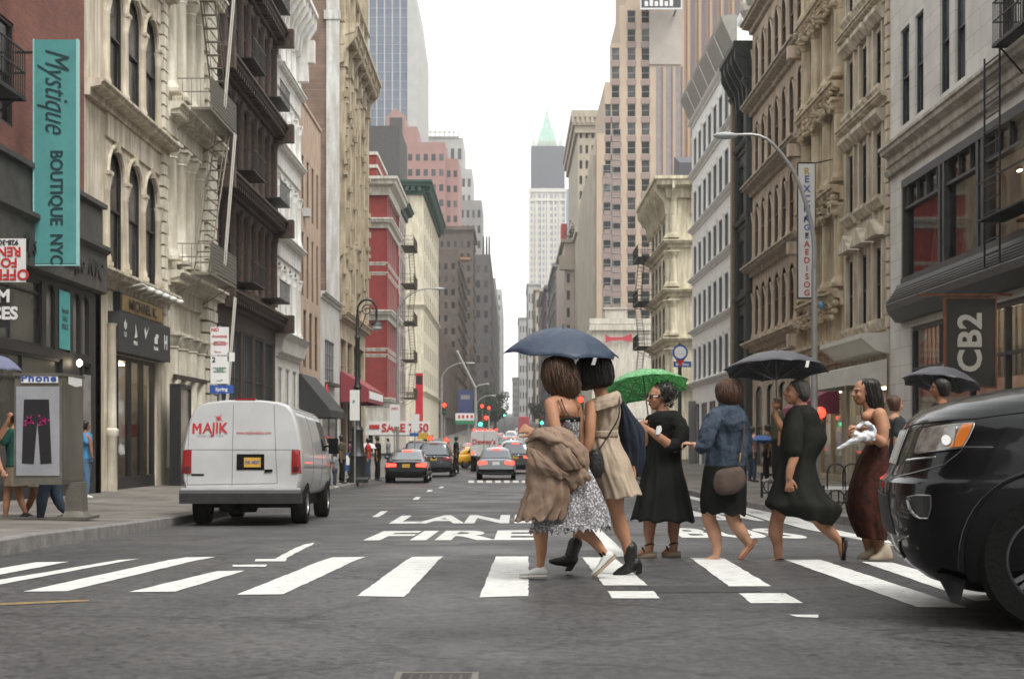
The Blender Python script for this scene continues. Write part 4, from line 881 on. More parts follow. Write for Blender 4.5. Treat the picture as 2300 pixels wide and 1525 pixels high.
for f, g in zip(fl, fl[1:]): b.columns([.25+L*0], f+.3, g-.9, .3, t6, M=b.SM@T(0,-.02,0)); b.columns([L-.3], f+.3, g-.9, .3, t6)
fire_escape(b.root, .5, 5.5, fl[:4], IRON, 1.6)
b.part('roof_gable', MB().add([(8,1,20),(13,1,20),(13,1,22.4),(9,1,23.6),(8,3,20),(13,3,20),(13,3,22.4),(9,3,23.6)], [(0,1,2,3),(4,5,6,7),(0,1,5,4),(1,2,6,5),(2,3,7,6),(3,0,4,7)]), mat('slate', (.08,.08,.09), .7))
# ---- R7 low white building, billboard tower, etc
lowm = mat('cream_render', (.56,.53,.47), .85, var=.1, vscale=.5, stain=.25)
r_, L_, z_ = block('low_cream_building', 'low cream building with a red painted ribbon sign high on its wall', 1330, 1462, 206, 728, lowm, 30, 0, 0)
MB().box(-.4,L_,-.5,-.01,z_-.9,z_-.1).box(-.4,L_,-.3,-.01,z_+.0,z_+.8).build('cornice', lowm, r_)
MB().box(1.9,4.9,1,4,z_,z_+2.2).build('penthouse', lowm, r_); MB().box(1.7,5.1,.8,4.2,z_+2.21,z_+2.45).build('penthouse_roof', lowm, r_)
MB().add([(1.8,-.55,z_-1.5),(2.6,-.55,z_-1.9),(4.2,-.55,z_-1.9),(5.6,-.55,z_-1.4),(5.7,-.55,z_-2.6),(4.2,-.55,z_-2.3),(2.6,-.55,z_-2.4),(1.9,-.55,z_-2.7)], [(0,1,6,7),(1,2,5,6),(2,3,4,5)]).build('ribbon_sign', mat('ribbon_red', (.4,.03,.05), .6), r_)
for k in range(3): put_window(r_, I4, 1+k*2.4, .8+G(206), 1.5, 2.6, 'm', dark_frame, GL, -.02)
# stepped tan tower
d = 236; tw = mat('orange_tan_brick', (.43,.335,.25), .85, var=.1, vscale=.25); spn = mat('mauve_spandrel', (.25,.19,.17), .8)
X0 = (1340-VX)*d/F; XX = lambda x: (x-1340)*d/F; zb = G(d); root = empty('stepped_tower', (X0, d, 0), 0, 'tall stepped orange tan brick tower right of the street gap', 'tower')
steps = [(1340,1358,300),(1358,1373,185),(1373,1392,98),(1392,1406,12),(1406,1440,-120),(1440,1536,-160)]
for i, (xa, xb, yt) in enumerate(steps):
    w_ = MB(); L_ = XX(xb)-XX(xa); zt = zy(d, yt); cx = []
    cols_ = {1:[1371-8], 2:[1385-9], 4:[1422-9], 5:[1449-9]}.get(i, []); hl = []
    for c in cols_:
        for k in range(22):
            y = 290-42*6+k*42
            if y-14 < yt+10 or y > 760: continue
            u = XX(c-4)-XX(xa); u = max(.05, u); hl.append((u, min(L_-.05,u+1.35), zy(d, y+14), zy(d, y-14)))
    holes_wall(w_, T(XX(xa),0,0), L_, zb, zt, hl, .35); w_.build('wall', tw, root)
    for h in hl: put_window(root, T(XX(xa),0,0), h[0], h[2], h[1]-h[0], h[3]-h[2], 's', mat('pale_sash', (.35,.34,.32), .6), GL, .25)
    sb = MB(); [sb.box(XX(xa)+h[0]-.12, XX(xa)+h[1]+.12, -.05,-.005, h[2]-1.0, h[2]-.08) for h in hl]
    if hl: sb.build('spandrels', spn, root)
    if i in (0,): continue
# extra window columns seen from y 290 down
for c, ys_ in ((1376,290),(1354,370)):
    for k in range(10):
        y = ys_+k*42+14
        if y > 750: break
        put_window(root, T(0,-.14,0), XX(c), zy(d, y+14), 1.35, 2.0, 's', mat('pale_sash', (.35,.34,.32), .6), GL, .0)
        MB().box(XX(c)-.1, XX(c)+1.45, -.07,-.005, zy(d,y+14)-1.0, zy(d,y+14)-.08).build('spandrel', spn, root)
MB().box(-.1,XX(1536),.36,26,zb,zy(d,305)).box(XX(1358),XX(1536),.36,26,zy(d,304),zy(d,190)).box(XX(1392),XX(1536),.36,24,zy(d,189),zy(d,15)).box(XX(1440),XX(1536),.36,24,zy(d,14),zy(d,-155)).box(XX(1406),XX(1439.5),.36,24,zy(d,14),zy(d,-118)).build('body', tw, root)
mb = MB(); [mb.box(XX(1474+k*22),XX(1474+k*22)+.9,-.06,-.005,zy(d,760),zy(d,150)) for k in range(3)]
[mb.box(XX(1474+k*22)+1.0,XX(1474+k*22)+1.1,-.3,-.0,zy(d,760),zy(d,150)) for k in range(3)]; mb.build('window_strips', mat('window_strip', (.26,.22,.21), .5, col2=(.19,.16,.16), vscale=.9), root)
MB().box(XX(1458),XX(1530),-.25,-.15,zy(d,146),zy(d,26)).build('pale_netting', mat('pale_netting', (.38,.34,.30), .8, var=.15, vscale=.3), root)
mb = MB(); sd = 61  # street side of the tower
for k in range(14): mb.box(-.5,-.15,1.5+k*4.2,3.4+k*4.2,zb,zy(d,345))
mb.build('side_piers', tanb, root); MB().box(-.14,-.101,.3,61,zb,zy(d,350)).build('side_wall', tanb, root); MB().box(-.09,3,26.1,61,zb,zy(d,352)).build('rear_wing', tw, root)
mb = MB(); [mb.box(-.149,-.1401,3.6+j*4.2,5.4+j*4.2,8+k*3.1,10+k*3.1) for j in range(13) for k in range(11)]; mb.build('side_windows', GL, root)
bb = empty('billboard', (px(1438,0,d-4).x, d-4, 0), 0, 'black and white billboard at the top of the stepped tower', 'billboard')
X2 = 94*(d-4)/F; za, zc = zy(d-4,22), zy(d-4,-70); MB().box(0,X2,0,.3,za,zc).build('board', mat('billboard_white', (.6,.6,.6), .6), bb)
MB().box(.2,X2-.2,-.05,-.01,za+.3,zc-.3).build('panel', mat('billboard_black', (.03,.03,.035), .6), bb); [MB().box(.7+i*.8,1.25+i*.8,-.09,-.06,za+.5,za+1.3+.25*(i%2)).build('white_mark', mat('billboard_white', (.6,.6,.6), .6), bb) for i in range(6)]
MB().box(1,1.2,.31,3.8,za,za+.3).box(X2-1,X2-.8,.31,3.8,za,za+.3).build('support', IRON, bb)
# orange brown ribbed tower behind
r_, L_, z_ = block('ribbed_tower', 'very tall orange brown ribbed tower top right behind the stepped one', 1532, 1800, 340, -160, mat('orange_brown_brick', (.33,.22,.15), .85, var=.1, vscale=.2), 40, 0, 0)
mb = MB(); [mb.box(2+k*2.6,3.1+k*2.6,-.02,-.01,10,z_) for k in range(25)]; mb.build('window_strips', mat('dark_mauve_glass', (.13,.10,.11), .4), r_)
mb = MB(); [mb.box(1.2+k*2.6,1.75+k*2.6,-.8,-.0,10,z_) for k in range(26)]; mb.build('ribs', mat('orange_rib', (.34,.23,.15), .8), r_)
# cornice building on the far side
mb_c = mat('beige_grey_stone', (.37,.32,.25), .85, var=.2, vscale=.3)
r_, L_, z_ = block('corniced_highrise', 'beige high rise with a huge projecting roof cornice left of the stepped tower', 1298, 1365, 300, 262, mb_c, 50, 5, 17, 12, .45, .55)
MB().box(-1.4,L_+1,-1.4,51,z_-.4,z_+1.0).box(-1.1,L_+1,-1.1,51,z_-2,z_-.41).box(-.6,L_+1,-.6,51,z_-3.5,z_-2.01).build('cornice', mb_c, r_)
mb = MB(); [mb.box(-1.35+k*1.0,-.85+k*1.0,-1.38,-1.1,z_-1.6,z_-.41) for k in range(8)]; mb.build('brackets', mb_c, r_)
MB().box(-.5,L_,-.5,50,z_-24,z_-23).build('string_course', mb_c, r_)
r_, L_, z_ = block('rosy_beige_building', 'rosy beige building with tall windows and plants on its roof', 1268, 1302, 315, 545, mat('rosy_beige', (.40,.33,.28), .85, var=.15, vscale=.3), 60, 2, 9, 8, .4, .55)
MB().box(-1.2,L_,-1.2,1,z_-6,z_-3).box(-.8,L_,-.8,40,z_,z_+.7).build('cornice', mb_c, r_)
MB().box(-.5,.8,6,12,z_+.7,z_+5).build('roof_hut', mat('hut_red', (.45,.08,.06), .7), r_)
lf = MB(); rnd = random.Random(2)
for k in range(260):
    c = Vector((rnd.gauss(2.2,.8), rnd.gauss(3,1), z_+1.5+abs(rnd.gauss(0,1.2)))); s_ = rnd.uniform(.15,.4); a = Vector((rnd.gauss(0,1),rnd.gauss(0,1),rnd.gauss(0,1))).normalized()*s_; c2 = a.orthogonal().normalized()*s_*.6
    lf.add([c-a,c+c2,c+a,c-c2],[(0,1,2,3)])
tag(lf.build('roof_plants', mat('roof_leaves', (.07,.10,.05), .8, var=.4, vscale=1), None).__class__ and bpy.data.objects['roof_plants'], 'green bushes on the roof of the rosy beige building', 'bushes', kind='stuff'); bpy.data.objects['roof_plants'].location = (px(1268,0,315).x, 315, 0)
dmau = mat('mauve_brick', (.17,.14,.16), .85, var=.25, vscale=.3)
for nm, lb, xa, xb, d_, yt, m_, xc in (
 ('narrow_dark_house', 'narrow dark house with a bracketed hanging cornice left of the rosy one', 1248, 1275, 372, 600, gry, 3),
 ('mauve_house', 'mauve brick house with a red and white neighbour strip', 1228, 1252, 440, 648, dmau, 3),
 ('pale_slim_house', 'slim pale house far down the right side above the navy umbrella', 1218, 1235, 520, 655, tanb, 3),
 ('beige_far_house', 'beige far house with green roof plants on the right side', 1203, 1225, 620, 652, tanb, 3),
 ('tall_pale_far_house', 'tall pale far house below the old skyscraper', 1186, 1212, 800, 640, gry2, 4),
 ('pale_corniced_far_house', 'pale far house with a light cornice left of the old skyscraper', 1166, 1192, 950, 716, gry2, 4),
 ('farthest_house', 'farthest small grey house beside the gap on the right', 1152, 1172, 1250, 850, gry, 4)):
    r_, L_, z_ = block(nm, lb, xa, xb, d_, yt, m_, 60, xc, 8, 8, sidecols=8, top=.8)
r_, L_, z_ = block('red_trimmed_house', 'pale slim house with red trim near the rosy building', 1240, 1250, 400, 652, gry2, 20, 1, 7, 6); MB().box(-.2,L_+.2,-.3,1,z_,z_+1).build('red_trim', mat('hut_red', (.45,.08,.06), .7), r_)
r_, L_, z_ = block('blue_far_tower', 'blue grey glass tower behind the corniced high rise', 1272, 1302, 1150, 425, mat('far_blue_glass', (.14,.2,.3), .3), 40, 0, 0)
# old gothic skyscraper with wrapped middle and green pyramid roof
d = 1040; root = empty('gothic_skyscraper', (px(1189,0,d).x, d, 0), 0, 'distant pale skyscraper with dark netting and pointed green roof', 'skyscraper')
W_ = 82*d/F; pl = mat('glazed_pale', (.50,.48,.43), .7, var=.1, vscale=.05); Z = lambda y: zy(d,y)
mb = MB().box(0,W_,0,W_,G(d)-2,Z(430)); mb.build('shaft', pl, root)
mb = MB(); 
for k in range(7): x = W_*k/6.2; mb.box(x,x+1.0,-.9,-.0,Z(760),Z(432))
for k in (0,): mb.box(-.5,W_+.5,-1.2,-.0,Z(432),Z(424)).box(-.3,W_+.3,-1.0,-.0,Z(452),Z(447))
mb.build('piers', pl, root)
mb = MB()
for i in range(9):
    for j in range(22): x = W_*(i+.3)/9.2; mb.box(x,x+1.4,-.3,-.01,Z(720)+j*4.4,Z(720)+j*4.4+2.2)
mb.build('windows', mat('far_glass', (.22,.23,.24), .4), root)
MB().box(W_*.05,W_*.97,.5,W_-1,Z(430)+.01,Z(328)).build('netting', mat('dark_netting', (.045,.052,.07), .8, var=.15, vscale=.1), root)
gr = mat('verdigris_roof', (.30,.46,.38), .7, var=.2, vscale=.3); c = W_*.49
def pyr(mb, cx, cy, a0, a1, z0, z1): mb.hexa([(cx-a0,cy-a0,z0),(cx+a0,cy-a0,z0),(cx+a0,cy+a0,z0),(cx-a0,cy+a0,z0),(cx-a1,cy-a1,z1),(cx+a1,cy-a1,z1),(cx+a1,cy+a1,z1),(cx-a1,cy+a1,z1)])
mb = MB(); k = d/F; pyr(mb,c,c,24*k,14*k,Z(327),Z(283)); pyr(mb,c,c,11*k,7*k,Z(282.9),Z(262)); pyr(mb,c,c,6*k,3*k,Z(261.9),Z(245)); pyr(mb,c,c,2.5*k,.4*k,Z(244.9),Z(224)); mb.build('roof', gr, root)
for sx in (-1,1):
    for sy in (-1,1): m_ = MB(); pyr(m_, c+sx*30*k, c+sy*30*k, 6*k, 5*k, Z(328)+.01, Z(318)); pyr(m_, c+sx*30*k, c+sy*30*k, 4*k, .4*k, Z(317.9), Z(298)); m_.build('turret', mat('turret_pale', (.42,.46,.40), .7), root)
mb = MB(); [mb.box(c-20*k+i*7*k,c-16*k+i*7*k,c-24*k-.8,c-24*k,Z(327),Z(312)) for i in range(6)]; mb.build('dormers', mat('turret_pale', (.42,.46,.40), .7), root)
# unseen street walls behind and beside the camera, added to darken reflections
for nm, lb, sd, d0, d1, m_ in (('corner_house','brick corner house outside the frame on the near left','L',13.6,27.4,BR),('stone_corner_house','stone corner house outside the frame on the near right','R',13.6,25.9,ashp),('cross_street_house','brown house behind the camera on the left','L',-60,-6,dkb),('cross_street_house','tan house behind the camera on the right','R',-60,-6,t3)):
    b = Bldg(nm, lb, sd, d0, d1, depth=22); b.shell(22, m_); hs_ = []
    for k in range(4): hs_ += bays(.8, b.L-.8, max(3,int(b.L/3)), 1.6, 6+k*4, 8.4+k*4)
    b.wall(22, m_, hs_); b.wins(hs_, 's', dark_frame); b.cornice(22.2, .8, 1, m_); b.cornice(5, .4, .6, m_)
b = Bldg('far_rear_house', 'dark house closing the street far behind the camera', 'L', -110, -61, X=-9, depth=40); b.shell(30, dkb); b.wall(30, dkb, [])
# haze
hm = bpy.data.materials.new('haze'); hm.use_nodes = True; N = hm.node_tree.nodes; N.clear(); o_ = N.new('ShaderNodeOutputMaterial'); v_ = N.new('ShaderNodeVolumePrincipled')
v_.inputs['Color'].default_value = (1,1,1,1); v_.inputs['Density'].default_value = .00026; hm.node_tree.links.new(v_.outputs[0], o_.inputs['Volume'])
hz = MB().box(-620,620,-130,2650,-3,460).build('haze', hm); tag(hz, kind='stuff')
# ================================================================ STREET FURNITURE AND SIGNS
WHT = mat('sign_white', (.72,.72,.70), .5, var=.06, vscale=4); INKR = mat('ink_red', (.50,.03,.03), .5); INKB = mat('ink_black', (.02,.02,.02), .5); INKBL = mat('ink_blue', (.03,.08,.32), .5)
SB = mat('sign_blue', (.03,.09,.33), .5); GALV = mat('galvanised', (.36,.36,.35), .45, .5, var=.15); STEEL = mat('brushed_steel', (.32,.31,.28), .4, .7, var=.25, vscale=5)
SW = lambda y: G(y)+.16
def sgn(name, label, cat, x0, x1, y0, y1, d, m, th=.03, group=None, zbase=None):
    """a flat board facing the camera spanning photo columns x0..x1, rows y0..y1 at distance d; origin at its lower left"""
    a = px(x0, y1, d); r = empty(name, a, 0, label, cat, group); W_ = (x1-x0)*d/F; H_ = (y1-y0)*d/F
    MB().box(0,W_,0,th,0,H_).build('board', m, r); return r, W_, H_
# teal vertical banner sign
r, W_, H_ = sgn('vertical_sign', 'tall teal vertical boutique sign hanging before the red brick house', 'sign', 77, 171, 90, 592, 33, mat('teal_sign', (.09,.31,.30), .5, var=.12, vscale=2), .12)
MB().box(W_+.001,W_+.045,-.01,.13,-.02,H_+.02).box(-.03,-.001,-.01,.13,-.02,H_+.02).box(-.03,W_+.045,-.01,.13,-.05,-.021).build('edge_frame', mat('teal_light', (.33,.62,.60), .5), r)
for nm, body, size, zc, k in (('script_lettering','Mystique',.80,H_*.775,dict(shear=.45,bold=-.004,sx=.66)), ('lettering','BOUTIQUE  NYC',.40,H_*.25,dict(bold=.02,sx=.86))):
    me = text_mesh(body, size, **k); me.transform(Matrix.Rotation(R(-90),4,'Z')); me.transform(T(W_*.52,-.012,zc) @ Matrix.Rotation(R(90),4,'X')); me.materials.append(mat('teal_ink', (.012,.04,.05), .6))
    inst(nm, me, r, I4)
MB().box(-.45,-.03,.04,.08,H_-.3,H_-.25).box(-.45,-.03,.04,.08,.3,.35).build('bracket', IRON, r)
# upside down rent board
r, W_, H_ = sgn('rent_board', 'white board with red upside down lettering OFFICE FOR RENT at left edge', 'sign', -62, 57, 536, 634, 29, WHT, .04)
for t_, z_, s_, m_ in (('OFFICE',.16,.30,INKR),('FOR',.40,.26,INKR),('RENT',.62,.26,INKR),('928-3000',.8,.14,INKB)):
    me = text_mesh(t_, s_, bold=.03); me.transform(Matrix.Rotation(R(180),4,'Z')); me.transform(T(W_*.62,-.01,z_) @ Matrix.Rotation(R(90),4,'X')); me.materials.append(m_); inst('lettering', me, r, I4)
MB().box(.1,.14,.04,.9,.1,.14).build('bracket', IRON, r)
r, W_, H_ = sgn('shop_board', 'black vertical shop board with white letters at the left edge', 'sign', -40, 20, 645, 735, 28.6, INKB, .08)
text_on('lettering', 'M\nCES', .34, T(W_*.8,-.01,H_*.55), WHT, r, bold=.04); MB().box(0,.04,.08,.9,.3,.34).build('bracket', IRON, r)
# phone kiosk
d = 20.3; k = d/F; a = px(85, 985, d); zg = G(d)+.17; root = empty('phone_booth', (a.x, d, zg), R(0), 'steel street phone booth with a black trousers poster on its side', 'phone booth')
Zb = lambda y: CAMZ+(HZ-y)*k-zg; bz = mat('booth_steel', (.17,.16,.135), .45, .4, var=.25, vscale=4)
X = lambda x: (x-85)*k
z0, z1 = Zb(1088), Zb(838)
xb = (187-VX)*(d+.9)/F-a.x; xs = lambda t: X(139)+(xb-X(139))*t
MB().hexa([(X(30),0,z0),(X(139),0,z0),(xb,.9,z0),(X(30),.9,z0),(X(33),0,z1-.04),(X(139),0,z1-.04),(xb,.9,z1-.04),(X(33),.9,z1-.04)]).build('cabinet', bz, root)
MB().hexa([(xs(.03)+.002,.03,z0+.04),(xs(.03)+.01,.03,z0+.04),(xs(.97)+.01,.87,z0+.04),(xs(.97)+.002,.87,z0+.04),(xs(.03)+.002,.03,z1-.1),(xs(.03)+.01,.03,z1-.1),(xs(.97)+.01,.87,z1-.1),(xs(.97)+.002,.87,z1-.1)]).build('side_panel', mat('booth_side', (.13,.12,.095), .4, .4, var=.3, vscale=2, stretch=(1,1,.4)), root)
MB().hexa([(X(30),-.03,z1-.039),(X(141),-.03,z1-.039),(xb+.02,.93,z1-.039),(X(30),.93,z1-.039),(X(30),-.03,z1),(X(141),-.03,z1),(xb+.02,.93,z1),(X(30),.93,z1)]).build('roof', bz, root)
MB().box(X(48),X(131),-.02,-.004,Zb(860),Zb(841)).build('header', WHT, root); text_on('lettering', 'Phone', .135, T(X(88),-.025,Zb(850)), INKBL, root, bold=.03, spacing=1.15, sx=1.3)
MB().box(X(37),X(134),-.015,-.003,Zb(1068),Zb(868)).build('poster', mat('poster_grey', (.33,.34,.36), .4, var=.2, vscale=2, col2=(.24,.25,.27)), root)
MB().add([(X(x),-.02,Zb(y)) for x, y in ((55,897),(111,897),(117,1040),(92,1042),(85,945),(77,1042),(50,1040))], [(0,1,2,3,4),(0,4,5,6)]).build('poster_trousers', mat('poster_black', (.012,.012,.014), .5), root)
mb = MB(); rnd = random.Random(6)
for cx in (67, 98):
    for i in range(26): u, v = cx+rnd.gauss(0,6), 945+rnd.gauss(0,5); s_ = rnd.uniform(1.2,3.2); mb.add([(X(u-s_),-.024,Zb(v)),(X(u),-.024,Zb(v-s_)),(X(u+s_),-.024,Zb(v+1)),(X(u),-.024,Zb(v+s_))],[(0,1,2,3)])
mb.build('poster_flowers', mat('poster_magenta', (.42,.02,.16), .5), root)
mb = MB().add([(xs(t)+.013,.9*t,Zb(y)) for t, y in ((.25,843),(.9,846),(.9,862),(.6,866),(.25,861))],[(0,1,2,3,4)]); mb.build('side_badge', WHT, root)
MB().hexa([(X(130),.3,.04),(X(172),.3,.04),(X(172),.55,.04),(X(130),.55,.04),(X(133),.3,z0+.02),(X(170),.3,z0+.02),(X(170),.55,z0+.02),(X(133),.55,z0+.02)]).build('pedestal', bz, root)
MB().box(X(103),X(187),.12,.8,0,.04).hexa([(X(126),.24,.041),(X(178),.24,.041),(X(178),.62,.041),(X(126),.62,.041),(X(131),.3,.12),(X(171),.3,.12),(X(171),.55,.12),(X(131),.55,.12)]).build('base_plate', bz, root)
# sign pole with two parking signs and a blue arrow
def pole_sign(name, label, x, d, ytop, boards, group=None, r=.03, m=GALV, cat='signpost'):
    a = px(x, 0, d); g = G(d)+(.17 if abs(a.x) > 5.3 else 0); root = empty(name, (a.x, d, g), 0, label, cat, group); H_ = zy(d, ytop)-g
    MB().cyl(0,0,0,H_,r,n=8).build('pole', m, root)
    for (xa, xb, ya, yb, mm, texts) in boards:
        s = d/F; X0, X1 = (xa-x)*s, (xb-x)*s; Z0, Z1 = zy(d,yb)-g, zy(d,ya)-g
        bo = MB().box(X0,X1,-r-.012,-r-.004,Z0,Z1).build('sign_plate', mm, root)
        for (t, fx, fz, size, tm) in texts: text_on('lettering', t, size, T(X0+(X1-X0)*fx,-r-.016,Z0+(Z1-Z0)*fz), tm, bo, bold=.03)
    return root
pole_sign('parking_sign', 'pole with red and green lettered parking signs behind the white van', 494, 27, 732,
 [(474,515,735,798,WHT,[('NO',.25,.9,.09,INKR),('STANDING',.5,.66,.055,INKR),('EXCEPT TRUCKS\nLOADING UNLOADING\n7AM-7PM MON-FRI',.5,.42,.028,INKR),('<-----',.4,.12,.06,INKR)]),
  (474,515,800,862,WHT,[('2',.18,.86,.13,INKB),('HOUR METERED\nPARKING\n7PM-MIDNIGHT',.5,.5,.034,mat('ink_green',(.02,.2,.1),.5)),('---->',.5,.12,.06,mat('ink_green',(.02,.2,.1),.5))]),
  (472,525,865,884,SB,[('Spring',.5,.5,.09,WHT)]), (512,528,792,812,WHT,[])])
pole_sign('parking_sign', 'pole with one tall white parking sign in front of the scroll lamp post', 797, 54, 875, [(786,808,876,944,WHT,[('P',.4,.6,.18,mat('ink_green',(.02,.2,.1),.5))])])
pole_sign('parking_sign', 'thin pole with a narrow white sign by the sale banner', 886, 70, 905, [(876,898,908,958,WHT,[('NO',.5,.8,.2,INKR)])])
pole_sign('parking_sign', 'thin pole with a white sign and blue plate right of the sale banner', 932, 84, 928, [(924,942,930,968,WHT,[]),(920,940,972,980,SB,[])])
pole_sign('bus_stop_sign', 'dark bus stop pole with round blue emblem and red tip', 1527, 50, 772, [(1512,1552,812,825,SB,[('Bus Stop',.5,.5,.13,WHT)])], r=.065, m=mat('dark_green_pole', (.02,.035,.03), .5))
o = [c for c in bpy.data.objects if c.name.startswith('bus_stop_sign')][0]
zc = zy(50,792)-o.location.z
e = MB().lathe(0,0,[(.27,0),(.27,.03)],20).build('round_emblem', SB, o); e.rotation_euler = (R(90),0,0); e.location = (0,-.09,zc)
e2 = MB().lathe(0,0,[(.205,0),(.205,.01),(.17,.011)],20).build('emblem_ring', WHT, e); e2.location = (0,0,.03)
text_on('emblem_letter', 'bus', .15, T(0,-.14,zc), WHT, o, bold=.03)
MB().add([(-.17,-.10,zc-.22),(.17,-.10,zc-.22),(0,-.10,zc-.5),(-.17,-.07,zc-.22),(.17,-.07,zc-.22),(0,-.07,zc-.5)],[(0,1,2),(3,4,5),(0,1,4,3),(1,2,5,4),(2,0,3,5)]).build('red_tip', INKR, o)
# bishops crook lamp
d = 55; a = px(803,0,d); root = empty('scroll_lamp_post', (a.x, d, SW(d)), 0, 'ornate black scroll topped lamp post on the left sidewalk', 'street lamp'); H_ = zy(d,672)-SW(d)
bi = mat('lamp_black', (.016,.018,.017), .45, var=.3)
MB().lathe(0,0,[(.42,0),(.42,.12),(.33,.2),(.3,.9),(.36,1.0),(.26,1.15),(.2,1.9),(.24,2.0),(.14,2.15),(.12,3.5),(.16,3.6),(.1,3.75),(.085,5.4),(.12,5.5),(.07,5.6),(.06,H_-.6)],14).build('post', bi, root, smooth=True)
pts = [(.0,0,H_-.65)]+[(.36-.36*math.cos(t),0,H_-.42+.4*math.sin(t)) for t in [math.pi*i/10 for i in range(11)]]+[(.72,0,H_-.75)]
MB().tube(pts,.045,6).build('crook', bi, root, smooth=True)
MB().tube([(.36+.24*(1-i/26)*math.cos(i*.45),0,H_-.42+.24*(1-i/26)*math.sin(i*.45)) for i in range(22)],.025,5).tube([(0,0,H_-1.2),(.2,0,H_-.95),(.3,0,H_-.6)],.02,5).build('scroll', bi, root, smooth=True)
MB().lathe(.72,0,[(.03,H_-.72),(.06,H_-.85),(.22,H_-.95),(.24,H_-1.0)],14).build('shade', bi, root, smooth=True)
MB().lathe(.72,0,[(.2,H_-1.001),(.19,H_-1.12),(.06,H_-1.2)],14).build('globe', mat('lamp_glass', (.6,.62,.62), .2), root, smooth=True)
# cobra lamps
def cobra(label, x, d, ytop, reach, ydrop, r=.1, rise=1.4, base=True):
    a = px(x,0,d); g = G(d)+(.17 if abs(a.x) > 5.3 else 0); root = empty('cobra_lamp_post', (a.x, d, g), 0, label, 'street lamp'); H_ = zy(d,ytop)-g
    MB().cyl(0,0,0,H_-rise,r,r*.75,10).cyl(0,0,0,.5,r*1.8,r*1.5,10).build('post', GALV, root, smooth=True)
    P = [(0,0,H_-rise),(reach*.02,0,H_-rise*.7),(reach*.2,0,H_-rise*.3),(reach*.5,0,H_-.08),(reach*.82,0,H_)]
    MB().tube(P,[r*.7,r*.6,r*.5,r*.4,r*.35],8,sub=4).build('arm', GALV, root, smooth=True)
    MB().ell((reach*.93,0,H_-.02),(abs(reach)*.13,.12,.07)).build('lamp_head', mat('lamp_head', (.45,.47,.48), .4), root, smooth=True); return root
cobra('tall grey lamp post with a curved arm reaching left on the right sidewalk', 1829, 28, 303, -1.85, 0, .075, 2.6)
cobra('grey lamp post with its arm over the street beside the red house', 893, 78, 648, 2.4, 0, .09, 1.6)
cobra('grey lamp post arm in front of the dark far houses', 992, 124, 815, 2.7, 0, .11, 1.6)
cobra('far grey lamp post behind the traffic signals', 1070, 150, 888, 1.9, 0, .1, 1.2)
r_ = cobra('far grey mast with a long slanting strut crossing the dark houses', 1068, 132, 862, 1.2, 0, .14, .6)
H_ = zy(132,862)-r_.location.z; MB().tube([(0,0,H_-.4),((1027-1068)*132/F,0,zy(132,790)-r_.location.z)],.12,6).build('strut', GALV, r_)
# traffic signals
def signal(label, x, y, d, lit='r', pole=True, s=1.0, face='front'):
    a = px(x,y,d); g = G(d)+(.17 if abs(a.x) > 5.3 else 0); root = empty('traffic_signal', (a.x, d, g), 0, label, 'traffic light'); H_ = a.z-g
    w_ = .17*s; yl = mat('signal_yellow', (.35,.2,.03), .5)
    MB().box(-w_,w_,-.12,.12,H_-.75*s,H_+.2*s).build('housing', yl if face == 'y' else mat('signal_dark', (.03,.035,.03), .5), root)
    for i, (c, e) in enumerate((('red',(1,.03,.015)),('amber',(.9,.4,.02)),('green',(.05,1,.45)))):
        on = c[0] == lit; z = H_-.27*s*i
        MB().ell((0,-.13,z),((.16 if on else .11)*s,.06,(.16 if on else .11)*s),n=12,m=8).build('lens', mat('lens_%s_%d' % (c, on), tuple(q*.15 for q in e), .3, emit=e if on else None, estr=3.0), root)
    if pole: MB().cyl(0,.18,0,H_-.2,.06,n=8).box(-.03,.03,.1,.2,H_-.6,H_-.5).build('pole', GALV, root)
    return root
for lb, x, y, d, l in (('red traffic light in front of the cream corner house', 998, 910, 112, 'r'), ('red traffic light left of the far grey mast', 1083, 912, 150, 'r'), ('small red traffic light right of the far grey mast', 1098, 916, 170, 'r'),
  ('red traffic light above the silver car', 1092, 938, 118, 'r'), ('green traffic light above the white van with lettering', 1079, 938, 118, 'g'), ('low red pedestrian signal beside the sale banner', 967, 984, 100, 'r'), ('low red pedestrian signal right of the yellow sign', 1003, 988, 105, 'r'),
  ('small green light far down the right side', 1217, 938, 150, 'g'), ('tiny green light far down beside the trees', 1133, 926, 260, 'g'), ('red pedestrian signal by the lamp post on the right sidewalk', 1839, 927, 30, 'r'), ('red light seen between the two women in front', 1304, 897, 128, 'r')):
    signal(lb, x, y, d, l, s=.75 if d == 30 else (1.6 if d == 128 else 1.0))
# banners and shop signs
r, W_, H_ = sgn('sale_banner', 'long white banner with red SALE lettering at the far left corner', 'banner', 820, 965, 946, 977, 100, WHT, .1)
text_on('lettering', 'SALE 7 50', .78, T(W_*.62,-.03,H_*.5), INKR, r, bold=.03); MB().box(.3,1.0,-.04,-.01,H_*.45,H_*.75).build('logo', INKR, r); MB().box(.2,.5,.3,.5,-1.2,0).box(W_-.5,W_-.2,.3,.5,-1.2,0).box(.2,W_-.2,.3,.5,-.06,0).build('posts', IRON, r)
r, W_, H_ = sgn('yellow_sign', 'small yellow square sign at the right end of the sale banner', 'sign', 938, 962, 972, 986, 98, mat('taxi_yellow', (.55,.33,.03), .5), .05); MB().box(W_/2,W_/2+.06,.1,.16,-1.2,H_).build('post', GALV, r)
r, W_, H_ = sgn('red_banner', 'tall bright red vertical banner on the left row of houses', 'banner', 933, 950, 838, 952, 160, mat('banner_red', (.50,.015,.03), .6, var=.2, vscale=2), .15); MB().box(-.8,0,.1,.2,H_-.2,H_-.1).box(-.8,0,.1,.2,.2,.3).box(W_*.1,W_*.9,-.02,-.01,H_*.78,H_*.95).build('bracket', IRON, r)
